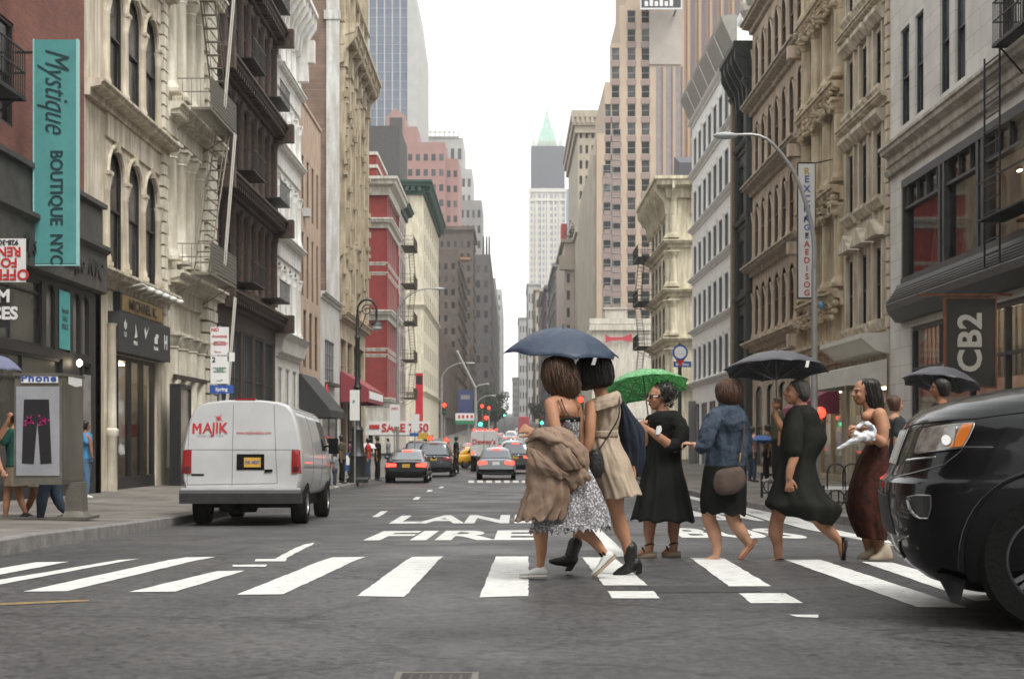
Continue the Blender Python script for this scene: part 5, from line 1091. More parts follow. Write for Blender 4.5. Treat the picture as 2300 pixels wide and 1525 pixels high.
r, W_, H_ = sgn('street_banner', 'white street banner with red marks over the far traffic', 'banner', 1023, 1072, 928, 944, 150, WHT, .1); [MB().box(W_*q,W_*(q+.1),-.03,-.01,H_*.3,H_*.75).build('red_mark', INKR, r) for q in (.12,.3,.5,.7)]; MB().box(0,W_,-.02,.12,-.4,-.03).build('green_strip', mat('strip_green',(.03,.2,.1),.6), r); MB().cyl(W_*.6,.3,-3.5,H_,.08,n=6).build('pole', GALV, r)
r, W_, H_ = sgn('blue_shopfront_sign', 'blue sign block on the dark far house at street level', 'sign', 1028, 1062, 875, 930, 300, mat('sign_blue_dim', (.05,.07,.22), .6), .3); MB().box(W_*.2,W_*.8,-.04,-.01,H_*.6,H_*.78).build('pale_stripe', gry2, r)
# vertical banner with coloured glyphs on the right, held by rods
r, W_, H_ = sgn('vertical_banner', 'narrow white vertical banner with blue and red characters behind the lamp post', 'banner', 1793, 1830, 368, 668, 53.4, WHT, .06)
cc = [('R',.94,mat('ink_gold',(.5,.33,.03),.5),.36),('E\nX\nC\nH\nA',.735,INKBL,.36),('N\nG\nE',.52,INKBL,.3),('*\nA\nE\nD\nI\nS\nO\nG',.245,INKR,.30)]
for t_, fz, m_, s_ in cc: text_on('lettering', t_, s_, T(W_*.52,-.01,H_*fz), m_, r, bold=.02)
MB().box(-.04,-.001,-.01,.07,-.04,H_+.04).box(W_+.001,W_+.03,-.01,.07,-.04,H_+.04).box(0,W_,-.01,.07,-.06,-.001).box(0,W_,-.01,.07,H_+.001,H_+.05).build('frame', IRON, r)
for z_, dx in ((H_+.02,2.2),(H_-1.9,.5),(0,.8),(-.02,1.6)): MB().tube([(W_,.03,z_),(1.4,.03+dx*.3,z_+dx*.12)],.022,5).build('rod', IRON, r)
MB().ell((W_+.25,.0,-.3),(.12,.12,.16)).build('blue_lamp', mat('small_blue',(.1,.25,.4),.3), r, smooth=True)
# iron railing and gate on the right sidewalk
def railing(label, x0, x1, d, ytop, ybot, wt_=False):
    a = px(x0,0,d); L_ = (x1-x0)*d/F; root = empty('railing', (a.x,d,G(d)+.2), 0, label, 'railing'); H_ = (ybot-ytop)*d/F
    mb = MB(); n = int(L_/.13)
    for i in range(n+1): mb.box(L_*i/n-.012,L_*i/n+.012,-.012,.012,0,H_-.02)
    mb.build('bars', IRON, root)
    MB().box(0,L_,-.03,.03,H_-.02,H_+.04).build('top_rail', WHT if wt_ else IRON, root); MB().box(0,L_,-.02,.02,.1,.13).box(-.04,.02,-.03,.03,0,H_+.06).box(L_-.02,L_+.04,-.03,.03,0,H_+.06).build('posts', IRON, root)
    mb = MB()
    for c in (L_*.33, L_*.75): mb.tube([(c+.16*math.cos(t),-.02,H_*.5+.16*math.sin(t)) for t in [i*math.pi/6 for i in range(13)]],.015,5); mb.tube([(c+.17*math.cos(t),-.02,H_+.3+.17*math.sin(t)) for t in [i*math.pi/8 for i in range(9)]]+[(c-.17,-.02,H_)],.018,5); mb.tube([(c+.17,-.02,H_),(c+.17,-.02,H_+.3)],.018,5)
    mb.build('scroll', IRON, root); return root
railing('low iron railing with white top bar and scrolls on the right sidewalk', 1850, 1934, 27.5, 1063, 1108, True)
railing('black iron fence behind the bag on the right sidewalk', 1712, 1765, 36, 1015, 1065)
railing('black iron fence partly hidden by the denim jacket woman', 1590, 1640, 40, 1015, 1068)
# far trees beyond the traffic
def tree(name, label, x, d, yb, h, r):
    a = px(x,0,d); root = empty(name, (a.x,d,G(d)), 0, label, 'tree'); MB().tube([(0,0,0),(.1,0,h*.4),(0,.1,h*.7)],[.3,.22,.12],8).tube([(.1,0,h*.4),(r*.5,0,h*.7)],[.15,.06],6).tube([(.1,0,h*.4),(-r*.5,.2,h*.72)],[.15,.06],6).build('trunk', IRONR, root)
    rnd = random.Random(int(x)); mb = MB(); cl = [(Vector((rnd.gauss(0,r*.45),rnd.gauss(0,r*.45),h*.65+rnd.gauss(0,h*.16))), rnd.uniform(.25,.45)*r) for _ in range(16)]
    for c, cr_ in cl:
        for _ in range(110):
            v = Vector((rnd.gauss(0,1),rnd.gauss(0,1),rnd.gauss(0,1))).normalized()*cr_*rnd.uniform(.6,1.1); q = c+v; s_ = .28; a_ = Vector((rnd.gauss(0,1),rnd.gauss(0,1),rnd.gauss(0,1))).normalized()*s_; b_ = a_.orthogonal().normalized()*s_*.6
            mb.add([q-a_,q+b_,q+a_,q-b_],[(0,1,2,3)])
    mb.build('crown', mat('far_leaves', (.06,.085,.045), .8, var=.5, vscale=.6), root)
tree('street_tree', 'dark green street tree left of the sky gap beyond the traffic', 1112, 320, 0, 9.5, 3.6)
tree('street_tree', 'smaller dark tree at the end of the left houses', 1090, 360, 0, 10, 3.6)
tree('street_tree', 'small green tree low at the right of the gap', 1212, 420, 0, 8, 3.2)
# sidewalk clutter: sandwich boards, planters, newspaper box
def planter(label, x, d, s=1):
    a = px(x,0,d); root = empty('newspaper_box', (a.x,d,SW(d)), R(10), label, 'newspaper box'); c = mat('box_red',(.3,.03,.03),.5) if s == 1 else mat('box_blue',(.03,.07,.2),.5)
    MB().box(-.22,.22,-.2,.2,.35,1.1).box(-.03,.03,-.03,.03,0,.35).box(-.2,.2,-.18,.18,0,.03).build('cabinet', c, root); MB().box(-.17,.17,-.22,-.201,.6,1.0).build('door', WHT, root)
planter('blue newspaper box near the scroll lamp post', 786, 60, 2)
# ---------------------------------------------------------------- umbrellas
def cloth(name, c, rough=.75, c2=None, vs=3, bump=.15, bs=60): return mat(name, c, rough, col2=c2, var=.15, vscale=vs, bump=bump, bscale=bs)
def umbrella(label, top, R_, h, rot, m, shaft=.55, n=8, under=None, tagp=True, frame=None, handle=(.02,.02,.02)):
    """top: world position of the canopy's crown"""
    root = empty('umbrella', top, 0, label, 'umbrella'); root.rotation_euler = rot
    mb = MB(); K = 9; per = 6; N_ = n*per; vs = [(0,0,0)]; fs = []
    for k in range(1, K+1):
        t = k/K
        for i in range(N_):
            ph = (i % per)/per; th = 2*math.pi*(i/N_); sag = math.sin(math.pi*ph)
            r = R_*t*(1-.075*sag*t**2*1.3); z = -h*(1-math.cos(t*1.25))/(1-math.cos(1.25))+sag*h*.10*t*(1.1-t)*0.6-0.0
            z += .012*sag*t; vs.append((r*math.cos(th), r*math.sin(th), z+.003*math.sin(13*th+7*t)))
    for i in range(N_): fs.append((0, 1+i, 1+(i+1) % N_))
    for k in range(K-1): fs += [(1+k*N_+i, 1+(k+1)*N_+i, 1+(k+1)*N_+(i+1) % N_, 1+k*N_+(i+1) % N_) for i in range(N_)]
    mb.add(vs, fs); o = mb.build('canopy', m, root, smooth='all')
    sol = o.modifiers.new('thick', 'SOLIDIFY'); sol.thickness = .002
    fm = frame or mat('umbrella_steel', (.2,.2,.2), .4, .6)
    for i in range(n):
        th = 2*math.pi*i/n; P = [(R_*t*math.cos(th), R_*t*math.sin(th), -h*(1-math.cos(t*1.25))/(1-math.cos(1.25))-.008) for t in (.02,.35,.7,1.0)]
        MB().tube(P,.0035,5).tube([P[2],(.012*math.cos(th),.012*math.sin(th),-h-.08)],.003,4).build('rib', fm, root)
    MB().tube([(0,0,.03),(0,0,-shaft)],.007,8).build('shaft', fm, root); MB().tube([(0,0,-shaft),(0,0,-shaft-.1)],.014,8).build('handle', mat('umbrella_handle%s' % str(handle), handle, .4), root, smooth='all')
    if tagp: MB().hexa([(R_*.3,-R_*.84,-h-.045),(R_*.3+.03,-R_*.83,-h-.045),(R_*.3+.03,-R_*.81,-h-.045),(R_*.3,-R_*.82,-h-.045),(R_*.3+.012,-R_*.86,-h+.01),(R_*.3+.04,-R_*.85,-h+.01),(R_*.3+.04,-R_*.83,-h+.01),(R_*.3+.012,-R_*.84,-h+.01)]).build('tag', WHT, root)
    return root
navy = cloth('navy_nylon', (.025,.043,.08), .5, (.017,.03,.058), 6, .3, 25); greyc = cloth('grey_nylon', (.055,.055,.062), .5, (.04,.04,.046), 6, .3, 25)
umbrella('navy blue umbrella held over the two women in front', px(1265,737,11.1), .455, .205, (R(7),R(1.5),R(12)), navy, .5)
umbrella('dark grey umbrella held over the person in the long black dress', px(1742,792,12.75), .475, .165, (R(-9),R(1),R(5)), greyc, .55)
def leafpat():
    m = bpy.data.materials.new('green_leaf_print'); m.use_nodes = True; t = m.node_tree; N = t.nodes; L = t.links; b = N['Principled BSDF']; b.inputs['Roughness'].default_value = .5
    tc = N.new('ShaderNodeTexCoord'); v = N.new('ShaderNodeTexVoronoi'); v.inputs['Scale'].default_value = 42; L.new(tc.outputs['Object'], v.inputs['Vector'])
    r = N.new('ShaderNodeValToRGB'); e = r.color_ramp.elements; e[0].position = .12; e[0].color = (.72,.90,.68,1); e[1].position = .44; e[1].color = (.16,.50,.20,1); L.new(v.outputs['Distance'], r.inputs[0])
    L.new(r.outputs[0], b.inputs['Base Color']); tl = N.new('ShaderNodeBsdfTranslucent'); mx_ = N.new('ShaderNodeMixShader'); mx_.inputs[0].default_value = .45
    L.new(r.outputs[0], tl.inputs[0]); L.new(b.outputs[0], mx_.inputs[1]); L.new(tl.outputs[0], mx_.inputs[2]); L.new(mx_.outputs[0], N['Material Output'].inputs[0]); return m
umbrella('bright green leaf patterned umbrella over the curly haired woman', px(1443,836,13.3), .425, .165, (R(-17),R(0),R(20)), leafpat(), .58, tagp=False)
umbrella('black umbrella held low behind the dark hood at the right', px(2118,826,14.5), .40, .17, (R(-8),R(9),R(0)), greyc, .45, tagp=False)
umbrella('lavender grey umbrella cut by the left edge above the phone booth', px(-8,798,21.5), .40, .2, (R(2),R(5),R(0)), cloth('lavender_nylon', (.13,.14,.22)), .5, tagp=False)
umbrella('blue umbrella over the seated people on the right sidewalk', px(1711,978,34), .42, .16, (R(-6),R(0),R(0)), cloth('royal_nylon', (.03,.09,.25)), .4, tagp=False)
umbrella('small white umbrella among the far left pedestrians', px(826,995,58), .5, .22, (R(0),R(0),R(0)), cloth('white_nylon', (.6,.6,.6)), .6, tagp=False)
# ================================================================ VEHICLES
def bvh_of(o):
    bm = bmesh.new(); bm.from_mesh(o.data); bm.transform(o.matrix_basis); t = BVHTree.FromBMesh(bm); bm.free(); return t
def resample(poly, step):
    out = []
    for i in range(len(poly)):
        a, b = Vector(poly[i]), Vector(poly[(i+1) % len(poly)]); k = max(1, int((b-a).length/step)); out += [a.lerp(b, j/k) for j in range(k)]
    return out
RAY = {'rear': lambda p: (Vector((p[0],-3,p[1])), Vector((0,1,0))), 'front': lambda p: (Vector((p[0],12,p[1])), Vector((0,-1,0))),
       'left': lambda p: (Vector((-5,p[0],p[1])), Vector((1,0,0))), 'right': lambda p: (Vector((5,p[0],p[1])), Vector((-1,0,0))), 'top': lambda p: (Vector((p[0],p[1],5)), Vector((0,0,-1)))}
def patch(root, bvh, name, poly, mode, m, off=.006, step=.04, K=5, smooth=True):
    """thin shaped skin lying on the body surface; poly in the 2D coordinates of the mode"""
    ray = RAY[mode] if isinstance(mode, str) else mode
    out = resample(poly, step); c = sum(out, Vector((0,0)))/len(out); vs = []; n = len(out)
    def hit(p):
        o_, d_ = ray(p); h = bvh.ray_cast(o_, d_)
        if h[0] is None: return None
        nn = h[1] if h[1].dot(d_) < 0 else -h[1]; return h[0]+nn*off, h[0]-nn*.004
    tops = []; 
    for k in range(K+1):
        for p in out: tops.append(hit(c.lerp(p, max(.03, k/K))))
    last = next((t for t in tops if t), None)
    if last is None: return None
    for i, t in enumerate(tops):
        if t is None: tops[i] = last
        else: last = t
    vs = [t[0] for t in tops]; fs = [tuple(range(n))]
    for k in range(K): fs += [(k*n+i, k*n+(i+1) % n, (k+1)*n+(i+1) % n, (k+1)*n+i) for i in range(n)]
    b0 = len(vs); vs += [t[1] for t in tops[-n:]]; fs += [(K*n+i, K*n+(i+1) % n, b0+(i+1) % n, b0+i) for i in range(n)]
    mb = MB(); mb.add(vs, fs); return mb.build(name, m, root, smooth=smooth)
def patch_line(root, bvh, name, pts, mode, m, r=.004, step=.05, off=0):
    ray = RAY[mode] if isinstance(mode, str) else mode; P = []
    for a, b in zip(pts, pts[1:]):
        a, b = Vector(a), Vector(b); k = max(1, int((b-a).length/step)); P += [a.lerp(b, j/k) for j in range(k)]
    P.append(Vector(pts[-1])); Q = []
    for p in P:
        o_, d_ = ray(p); h = bvh.ray_cast(o_, d_)
        if h[0] is not None: Q.append(h[0]-d_*off)
    if len(Q) > 1: return MB().tube(Q, r, 6).build(name, m, root, smooth=True)
def patch_text(root, bvh, name, body, size, c, mode, m, sx=1, flip=1, off=.009, **k):
    me = text_mesh(body, size, extrude=0, **k); bmm = bmesh.new(); bmm.from_mesh(me); bmesh.ops.triangulate(bmm, faces=bmm.faces); bmesh.ops.subdivide_edges(bmm, edges=bmm.edges, cuts=3, use_grid_fill=True); bmm.to_mesh(me); bmm.free(); ray = RAY[mode] if isinstance(mode, str) else mode
    for v in me.vertices:
        p = (c[0]+v.co.x*sx*flip, c[1]+v.co.y); o_, d_ = ray(p); h = bvh.ray_cast(o_, d_)
        if h[0] is not None: v.co = h[0]-d_*off
    me.materials.append(m); return inst(name, me, root, I4)
TYRE = mat('tyre_rubber', (.008,.008,.008), .8, spec=.15, bump=.3, bscale=40); RIM = mat('alloy', (.45,.45,.46), .3, .8); HUBC = mat('dark_alloy', (.08,.08,.085), .4, .6)
def wheel(root, x, y, z, r, w, side, spokes=7, rim=RIM, axis='x', rf=.62):
    """side: +1/-1 outward direction along x (axis x) ; returns tyre with a rim child"""
    rr = r*rf; t = MB().lathe(0,0,[(rr,-w/2),(r*.93,-w/2),(r,-w/2+.035),(r,w/2-.035),(r*.93,w/2),(rr,w/2),(rr*.98,w/2-.03),(rr*.98,-w/2+.03),(rr,-w/2)],40)
    t.f = [f for f in t.f if len(f) == 4]; o = t.build('wheel', TYRE, root, smooth=True)
    mb = MB().lathe(0,0,[(rr*.985,w/2-.012),(rr*.93,w/2-.004),(rr*.9,w/2-.03),(rr*.88,0),(rr*.87,-w/2+.02)],40); mb.f = [f for f in mb.f if len(f) == 4]
    mb.cyl(0,0,-.02,-.01,rr*.87,n=24)
    for i in range(spokes):
        a = 2*math.pi*i/spokes; 
        for da in (-.1,.1):
            c, s_ = math.cos(a+da), math.sin(a+da); p0 = Vector((.03*c,.03*s_,w/2-.03)); p1 = Vector((rr*.9*c,rr*.9*s_,w/2-.02)); n_ = Vector((-s_,c,0))*.013
            mb.hexa([p0-n_-Vector((0,0,.03)),p1-n_-Vector((0,0,.03)),p1+n_-Vector((0,0,.03)),p0+n_-Vector((0,0,.03)),p0-n_,p1-n_,p1+n_,p0+n_])
    mb.lathe(0,0,[(.07,w/2-.05),(.07,w/2-.012),(.05,w/2-.005)],20)
    rm = mb.build('rim', rim, o, smooth=True)
    if axis == 'x': o.rotation_euler = (0, R(90)*side, 0)
    else: o.rotation_euler = (R(90)*-side, 0, 0)
    o.location = (x, y, z); return o
def loft(rings, caps=True):
    mb = MB(); n = len(rings[0]); vs = [p for r in rings for p in r]
    fs = [(k*n+i, k*n+(i+1) % n, (k+1)*n+(i+1) % n, (k+1)*n+i) for k in range(len(rings)-1) for i in range(n)]
    if caps:
        for r, base in ((rings[0], 0), (rings[-1], (len(rings)-1)*n)):
            c = sum((Vector(p) for p in r), Vector())/n; prev = base
            for t in (.75,.5,.25,.06):
                s = len(vs); vs += [tuple(c.lerp(Vector(p), t)) for p in r]; fs += [(prev+i, prev+(i+1) % n, s+(i+1) % n, s+i) for i in range(n)]; prev = s
            fs.append(tuple(prev+i for i in range(n)))
    mb.add(vs, fs); return mb
def bool_cut(o, cuts):
    for c in cuts:
        md = o.modifiers.new('cut', 'BOOLEAN'); md.operation = 'DIFFERENCE'; md.solver = 'EXACT'; md.object = c
    bpy.context.view_layer.update(); dg = bpy.context.evaluated_depsgraph_get(); me = bpy.data.meshes.new_from_object(o.evaluated_get(dg))
    o.modifiers.clear(); me.name = o.data.name; o.data = me
    for c in cuts: bpy.data.objects.remove(c)
def cyl_x(x0, x1, y, z, r, n=40):
    mb = MB().cyl(0,0,x0,x1,r,n=n); o = mb.build('cut'); o.matrix_basis = T(0,y,z) @ Matrix.Rotation(R(90),4,'Y'); return o
REDL = mat('tail_red_off', (.25,.012,.012), .2, coat=.5); REDON = mat('tail_red_lit', (.4,.02,.02), .3, emit=(1,.05,.03), estr=2.2)
PLATE = mat('plate_yellow', (.55,.32,.04), .5); BLKPL = mat('black_plastic', (.004,.004,.0045), .6, spec=.15, bump=.2); CHROME = mat('chrome', (.7,.7,.72), .12, 1.0); CARGL = mat('car_glass', (.012,.014,.016), .05, spec=.7); SILV_GL = mat('rear_glass', (.16,.18,.2), .08, spec=.8)
def superring(y, hw, z0, z1, e=4, n=36, lean=0):
    zc, hh = (z0+z1)/2, (z1-z0)/2; out = []
    for i in range(n):
        t = 2*math.pi*i/n; c, s_ = math.cos(t), math.sin(t); X_ = math.copysign(abs(c)**(2/e), c)*hw; Z_ = math.copysign(abs(s_)**(2/e), s_)*hh
        out.append((X_*(1-.05*max(0, Z_/hh)), y+lean*(Z_+hh), zc+Z_))
    return out
def car(label, x, d, kind, colm, hdg=0, lit=True, plate='', group=None, cat='car', name='parked_car', side_lights=True):
    """rear of the car at photo column x, distance d, heading away"""
    a = px(x,0,d); root = empty(name, (a.x, d, G(d+2)), R(hdg), label, cat, group)
    sl = math.atan2(G(d+4.5)-G(d), 4.5); root.rotation_euler = (sl, 0, R(hdg))
    S = dict(sedan=dict(L=4.7,w=.91,belt=.95,top=1.45,gh=[(.45,.96),(1.25,1.38),(2.0,1.45),(2.8,1.43),(3.7,.98)],hood=.9), suv=dict(L=4.8,w=.96,belt=1.08,top=1.78,gh=[(.12,1.1),(.4,1.68),(1.6,1.78),(3.0,1.75),(3.8,1.12)],hood=1.08),
             wagon=dict(L=4.5,w=.9,belt=.98,top=1.5,gh=[(.2,1.0),(.55,1.42),(1.6,1.5),(2.7,1.46),(3.5,1.0)],hood=.92))[kind]
    w_, bl = S['w'], S['belt']; L_ = S['L']
    rg = [superring(0,w_*.86,.38,bl*.93),superring(.05,w_*.95,.3,bl*.98),superring(.25,w_,.24,bl),superring(1.2,w_,.2,bl+.02),superring(2.4,w_*1.0,.2,bl+.02),superring(3.4,w_,.2,bl+.0),superring(3.9,w_*.99,.2,S['hood']),superring(L_-.25,w_*.94,.25,S['hood']*.86),superring(L_,w_*.8,.32,S['hood']*.7)]
    body = loft(rg).build('body', colm, root, smooth='all')
    bool_cut(body, [cyl_x(-1.3,1.3,.92,.33,.39), cyl_x(-1.3,1.3,L_-.9,.33,.39)])
    for p in body.data.polygons: p.use_smooth = True
    body.data.set_sharp_from_angle(angle=R(45)); bv = bvh_of(body)
    gs = [superring(y, w_*(.86 if z < bl+.15 else .78), bl-.2, z, 3.2) for y, z in S['gh']]; gh = loft(gs).build('cabin', colm, root, smooth='all'); gb = bvh_of(gh)
    g = S['gh']; zt_ = g[1][1]
    gt = lambda y: interp(g, y)
    patch(root, gb, 'rear_window', [(-w_*.68,bl+.03),(w_*.68,bl+.03),(w_*.58,zt_-.09),(-w_*.58,zt_-.09)], 'rear', SILV_GL, .006)
    for sd in ('left','right'):
        patch(root, gb, 'side_window', [(g[1][0]-.15,bl+.05),(2.0,bl+.05),(2.0,gt(2.0)-.12),(g[1][0]+.1,gt(g[1][0])-.1)], sd, CARGL, .006); patch(root, gb, 'side_window', [(2.1,bl+.05),(g[4][0]-.35,bl+.05),(g[3][0]+.05,gt(g[3][0])-.12),(2.1,gt(2.1)-.12)], sd, CARGL, .006)
    patch(root, gb, 'windshield', [(-w_*.68,bl+.06),(w_*.68,bl+.06),(w_*.58,g[3][1]-.08),(-w_*.58,g[3][1]-.08)], 'front', CARGL, .006)
    lm = REDON if lit else REDL; zl = bl*.8 if kind != 'suv' else bl*.85
    for s_ in (-1,1):
        patch(root, bv, 'tail_light', [(s_*w_*.45,zl-.06),(s_*w_*.9,zl-.09),(s_*w_*.9,zl+.08),(s_*w_*.45,zl+.06)], 'rear', lm, .012)
        wheel(root, s_*(w_-.11), .92, .33, .33, .21, s_); wheel(root, s_*(w_-.11), L_-.9, .33, .33, .21, s_)
        MB().ell((s_*(w_+.12),g[4][0]-.45,bl+.1),(.1,.06,.07)).build('side_mirror', colm, root, smooth=True)
    patch(root, gb, 'brake_light', [(-.2,zt_-.06),(.2,zt_-.06),(.2,zt_-.02),(-.2,zt_-.02)], 'rear', lm, .02)
    patch(root, bv, 'bumper', [(-w_*.9,.36),(w_*.9,.36),(w_*.9,.5),(-w_*.9,.5)], 'rear', BLKPL, .02)
    patch(root, bv, 'license_plate', [(-.16,zl-.1),(.16,zl-.1),(.16,zl+.05),(-.16,zl+.05)], 'rear', PLATE if plate != 'w' else WHT, .02)
    return root
def paint(name, c, r=.22, metal=.0): return mat(name, c, r, metal, coat=1, spec=.5)
BLK = paint('black_paint', (.010,.010,.012)); SILV = paint('silver_paint', (.33,.35,.37), .3, .6); DKG = paint('dark_grey_paint', (.04,.045,.05)); TAXI = paint('taxi_paint', (.62,.33,.02), .3); WHP = paint('white_paint', (.55,.56,.56), .3); RDP = paint('red_bus_paint', (.3,.02,.03), .3)
car('black sedan with glowing brake lights beside the left kerb', 912, 60, 'sedan', BLK, hdg=1)
car('dark grey SUV in the lane right of the black sedan', 974, 71, 'suv', DKG, lit=False)
car('silver car with red tail lights in the middle lane', 1114, 65.5, 'wagon', SILV, plate='w')
car('dark car behind the silver car to its right', 1158, 78, 'suv', DKG)
car('white SUV with red lights right behind the silver car', 1150, 92, 'suv', WHP)
t_ = car('yellow taxi crossing behind the dark SUV, angled across the lane', 1003, 92, 'sedan', TAXI, hdg=-62, lit=False, name='yellow_taxi', cat='taxi')
MB().box(-.25,.25,1.9,2.05,1.46,1.6).build('roof_light', WHT, t_)
car('dark red car further ahead of the taxi', 1052, 112, 'sedan', BLK)
car('grey car far ahead at the end of the traffic', 1135, 130, 'suv', DKG); car('silver SUV far down the street near the green light', 1185, 120, 'suv', SILV)
car('small dark car far down the middle lane', 1122, 165, 'suv', BLK); car('small white car far down the street', 1148, 190, 'suv', WHP); car('tiny pale car far away by the tree', 1165, 230, 'suv', SILV, lit=False)
car('black car waiting at the far left kerb', 935, 96, 'suv', BLK, lit=False)
# box trucks and bus
def truck(label, x0, x1, d, ytop, bodym, text=None, name='box_truck', cat='truck', red=False, zbot=.9):
    a = px((x0+x1)/2,0,d); root = empty(name, (a.x,d,G(d)), 0, label, cat); hw = (x1-x0)*d/F/2; H_ = zy(d,ytop)-G(d)
    rg = [superring(y, hw*k, zbot, H_*kk, 9) for y, k, kk in ((0,.97,.985),(.06,1,1),(6,1,1),(6.05,.98,.99))]; b_ = loft(rg).build('cargo_box', bodym, root, smooth=True); bv = bvh_of(b_)
    MB().box(-hw*.85,hw*.85,-.12,.1,.45,.65).build('bumper', BLKPL, root); MB().box(-hw*.9,hw*.9,6.1,8,.6,H_*.8).build('cab', bodym, root); MB().box(-hw*.8,hw*.8,8.001,8.02,1.4,H_*.75).build('windshield', CARGL, root)
    for s_ in (-1,1): wheel(root, s_*(hw-.15), 1.3, .45, .45, .28, s_); wheel(root, s_*(hw-.15), 6.9, .45, .45, .28, s_); patch(root, bv, 'tail_light', [(s_*hw*.7,zbot+.1),(s_*hw*.9,zbot+.1),(s_*hw*.9,zbot+.25),(s_*hw*.7,zbot+.25)], 'rear', REDON, .01)
    patch_line(root, bv, 'door_seam', [(0,zbot+.1),(0,H_-.2)], 'rear', BLKPL, .012)
    if text: text_on('lettering', text, .40, T(0,-.03,H_*.72), INKR, root, bold=.02)
    if red: mb = MB(); [mb.box(-hw*.8+i*hw*.4,-hw*.8+i*hw*.4+.15,-.02,.1,H_,H_+.08) for i in range(5)]; mb.build('marker_lights', REDON, root)
    return root
truck('white box truck with red script lettering ahead of the silver car', 1056, 1118, 84, 966, mat('truck_white', (.6,.6,.58), .4, var=.1), "Dewey's", red=True)
truck('small white box truck far on the right of the traffic', 1160, 1192, 110, 970, mat('truck_white', (.6,.6,.58), .4, var=.1))
truck('dark red double deck bus far down the street', 1163, 1190, 150, 935, RDP, name='bus', cat='bus')
# ---- the white cargo van
d = 24.0; a = px(541,0,d); van = empty('cargo_van', (a.x, d+.05, G(26)-.0), R(1.6), 'white cargo van with red MAJIK lettering parked at the left kerb', 'van')
van.rotation_euler = (math.atan2(G(29)-G(24), 5), 0, R(1.6)); van.location.z = G(24.2)
VW = mat('van_white', (.47,.475,.475), .35, coat=.6, var=.10, vscale=1.5)
prof_ = [(.0,.52),(.5,.5),(.86,.5),(.93,.56),(.99,.8),(1.0,1.0),(1.0,1.15),(.985,1.35),(.94,1.6),(.885,1.8),(.83,1.93),(.74,2.02),(.6,2.07),(.3,2.105),(0,2.11)]
def vsec(y, k=1.0, zmax=9, lean=0, zmin=0, kz=1):
    R_ = []; 
    for x_, z_ in prof_:
        z2 = min(max(z_, zmin), zmax)*kz if z_ > 1 else max(z_, zmin); R_.append((x_*k, z2))
    ring = [(x_, z_) for x_, z_ in R_]+[(-x_, z_) for x_, z_ in R_[::-1][1:-1]]
    return [(x_, y+(lean*max(0,z_-1.0)**1.3), z_) for x_, z_ in ring]
secs = [vsec(0,.955,lean=.13,kz=.985),vsec(.03,.985,lean=.12,kz=.995),vsec(.12,1,lean=.09),vsec(.4,1,lean=.04),vsec(1.5),vsec(3.0),vsec(4.0),vsec(4.25,1,2.05),vsec(4.75,.985,1.55),vsec(4.95,.97,1.3),vsec(5.2,.96,1.2),vsec(5.55,.93,1.08),vsec(5.65,.86,.95)]
vb = loft(secs).build('body', VW, van, smooth='all')
WY = (1.15, 4.75); bool_cut(vb, [cyl_x(-1.4,1.4,y,.40,.46) for y in WY])
for p in vb.data.polygons: p.use_smooth = True
vb.data.set_sharp_from_angle(angle=R(38)); bv = bvh_of(vb)
seam = mat('seam_grey', (.10,.10,.10), .7)
PX = lambda x: (x-541)/137.5     # photo columns on the van rear -> metres
PZ = lambda y: (1190-y)/137.5+.02
for pts in ([(PX(519),PZ(915)),(PX(519),PZ(1100))], [(PX(420),PZ(920)),(PX(417),PZ(1098)),(PX(622),PZ(1095)),(PX(612),PZ(916))], [(PX(400),PZ(1018)),(PX(670),PZ(1018))], [(-.95,PZ(1022)),(PX(415),PZ(1022))]):
    patch_line(van, bv, 'door_seam', pts, 'rear', seam, .0045, off=.0)
for s_, nm in ((-1,'left'),(1,'right')):
    xa = s_*.99; xb = s_*.83
    patch(van, bv, 'tail_light', [(xa*.985,PZ(1072)),(xb,PZ(1072)),(xb,PZ(1019)),(xa*.965,PZ(1019))], 'rear', REDL, .02, step=.05)
    patch(van, bv, 'reverse_light', [(xa*.95,PZ(1068)),(xb*1.03,PZ(1068)),(xb*1.03,PZ(1056)),(xa*.95,PZ(1056))], 'rear', mat('tail_dark', (.08,.01,.01), .2), .024)
patch(van, bv, 'plate_recess', [(PX(529),PZ(1064)),(PX(592),PZ(1064)),(PX(592),PZ(1028)),(PX(529),PZ(1028))], 'rear', BLKPL, .012)
patch(van, bv, 'license_plate', [(PX(546),PZ(1058)),(PX(584),PZ(1058)),(PX(584),PZ(1036)),(PX(546),PZ(1036))], 'rear', PLATE, .022); patch_text(van, bv, 'plate_text', 'XK 4827', .075, (PX(565),PZ(1047)), 'rear', INKBL, sx=.9, off=.03, bold=.02)
patch(van, bv, 'door_handle', [(PX(593),PZ(1070)),(PX(611),PZ(1068)),(PX(611),PZ(1063)),(PX(593),PZ(1063))], 'rear', BLKPL, .025)
patch(van, bv, 'badge', [(PX(427),PZ(1077)),(PX(455),PZ(1077)),(PX(455),PZ(1073)),(PX(427),PZ(1073))], 'rear', BLKPL, .01)
ha, hb = [bv.ray_cast(Vector((PX(466),-3,PZ(969)+q)), Vector((0,1,0)))[0] for q in (-.1,.1)]; TM_ = T(PX(466),(ha.y+hb.y)/2-.012,PZ(969)) @ Matrix.Rotation(-math.atan2(hb.y-ha.y,.2),4,'X'); text_on('lettering', 'AJIK', .245, TM_ @ T(.095,0,0), mat('van_red', (.42,.02,.03), .4), van, bold=.02, sx=.90)
mb = MB(); h_ = .178
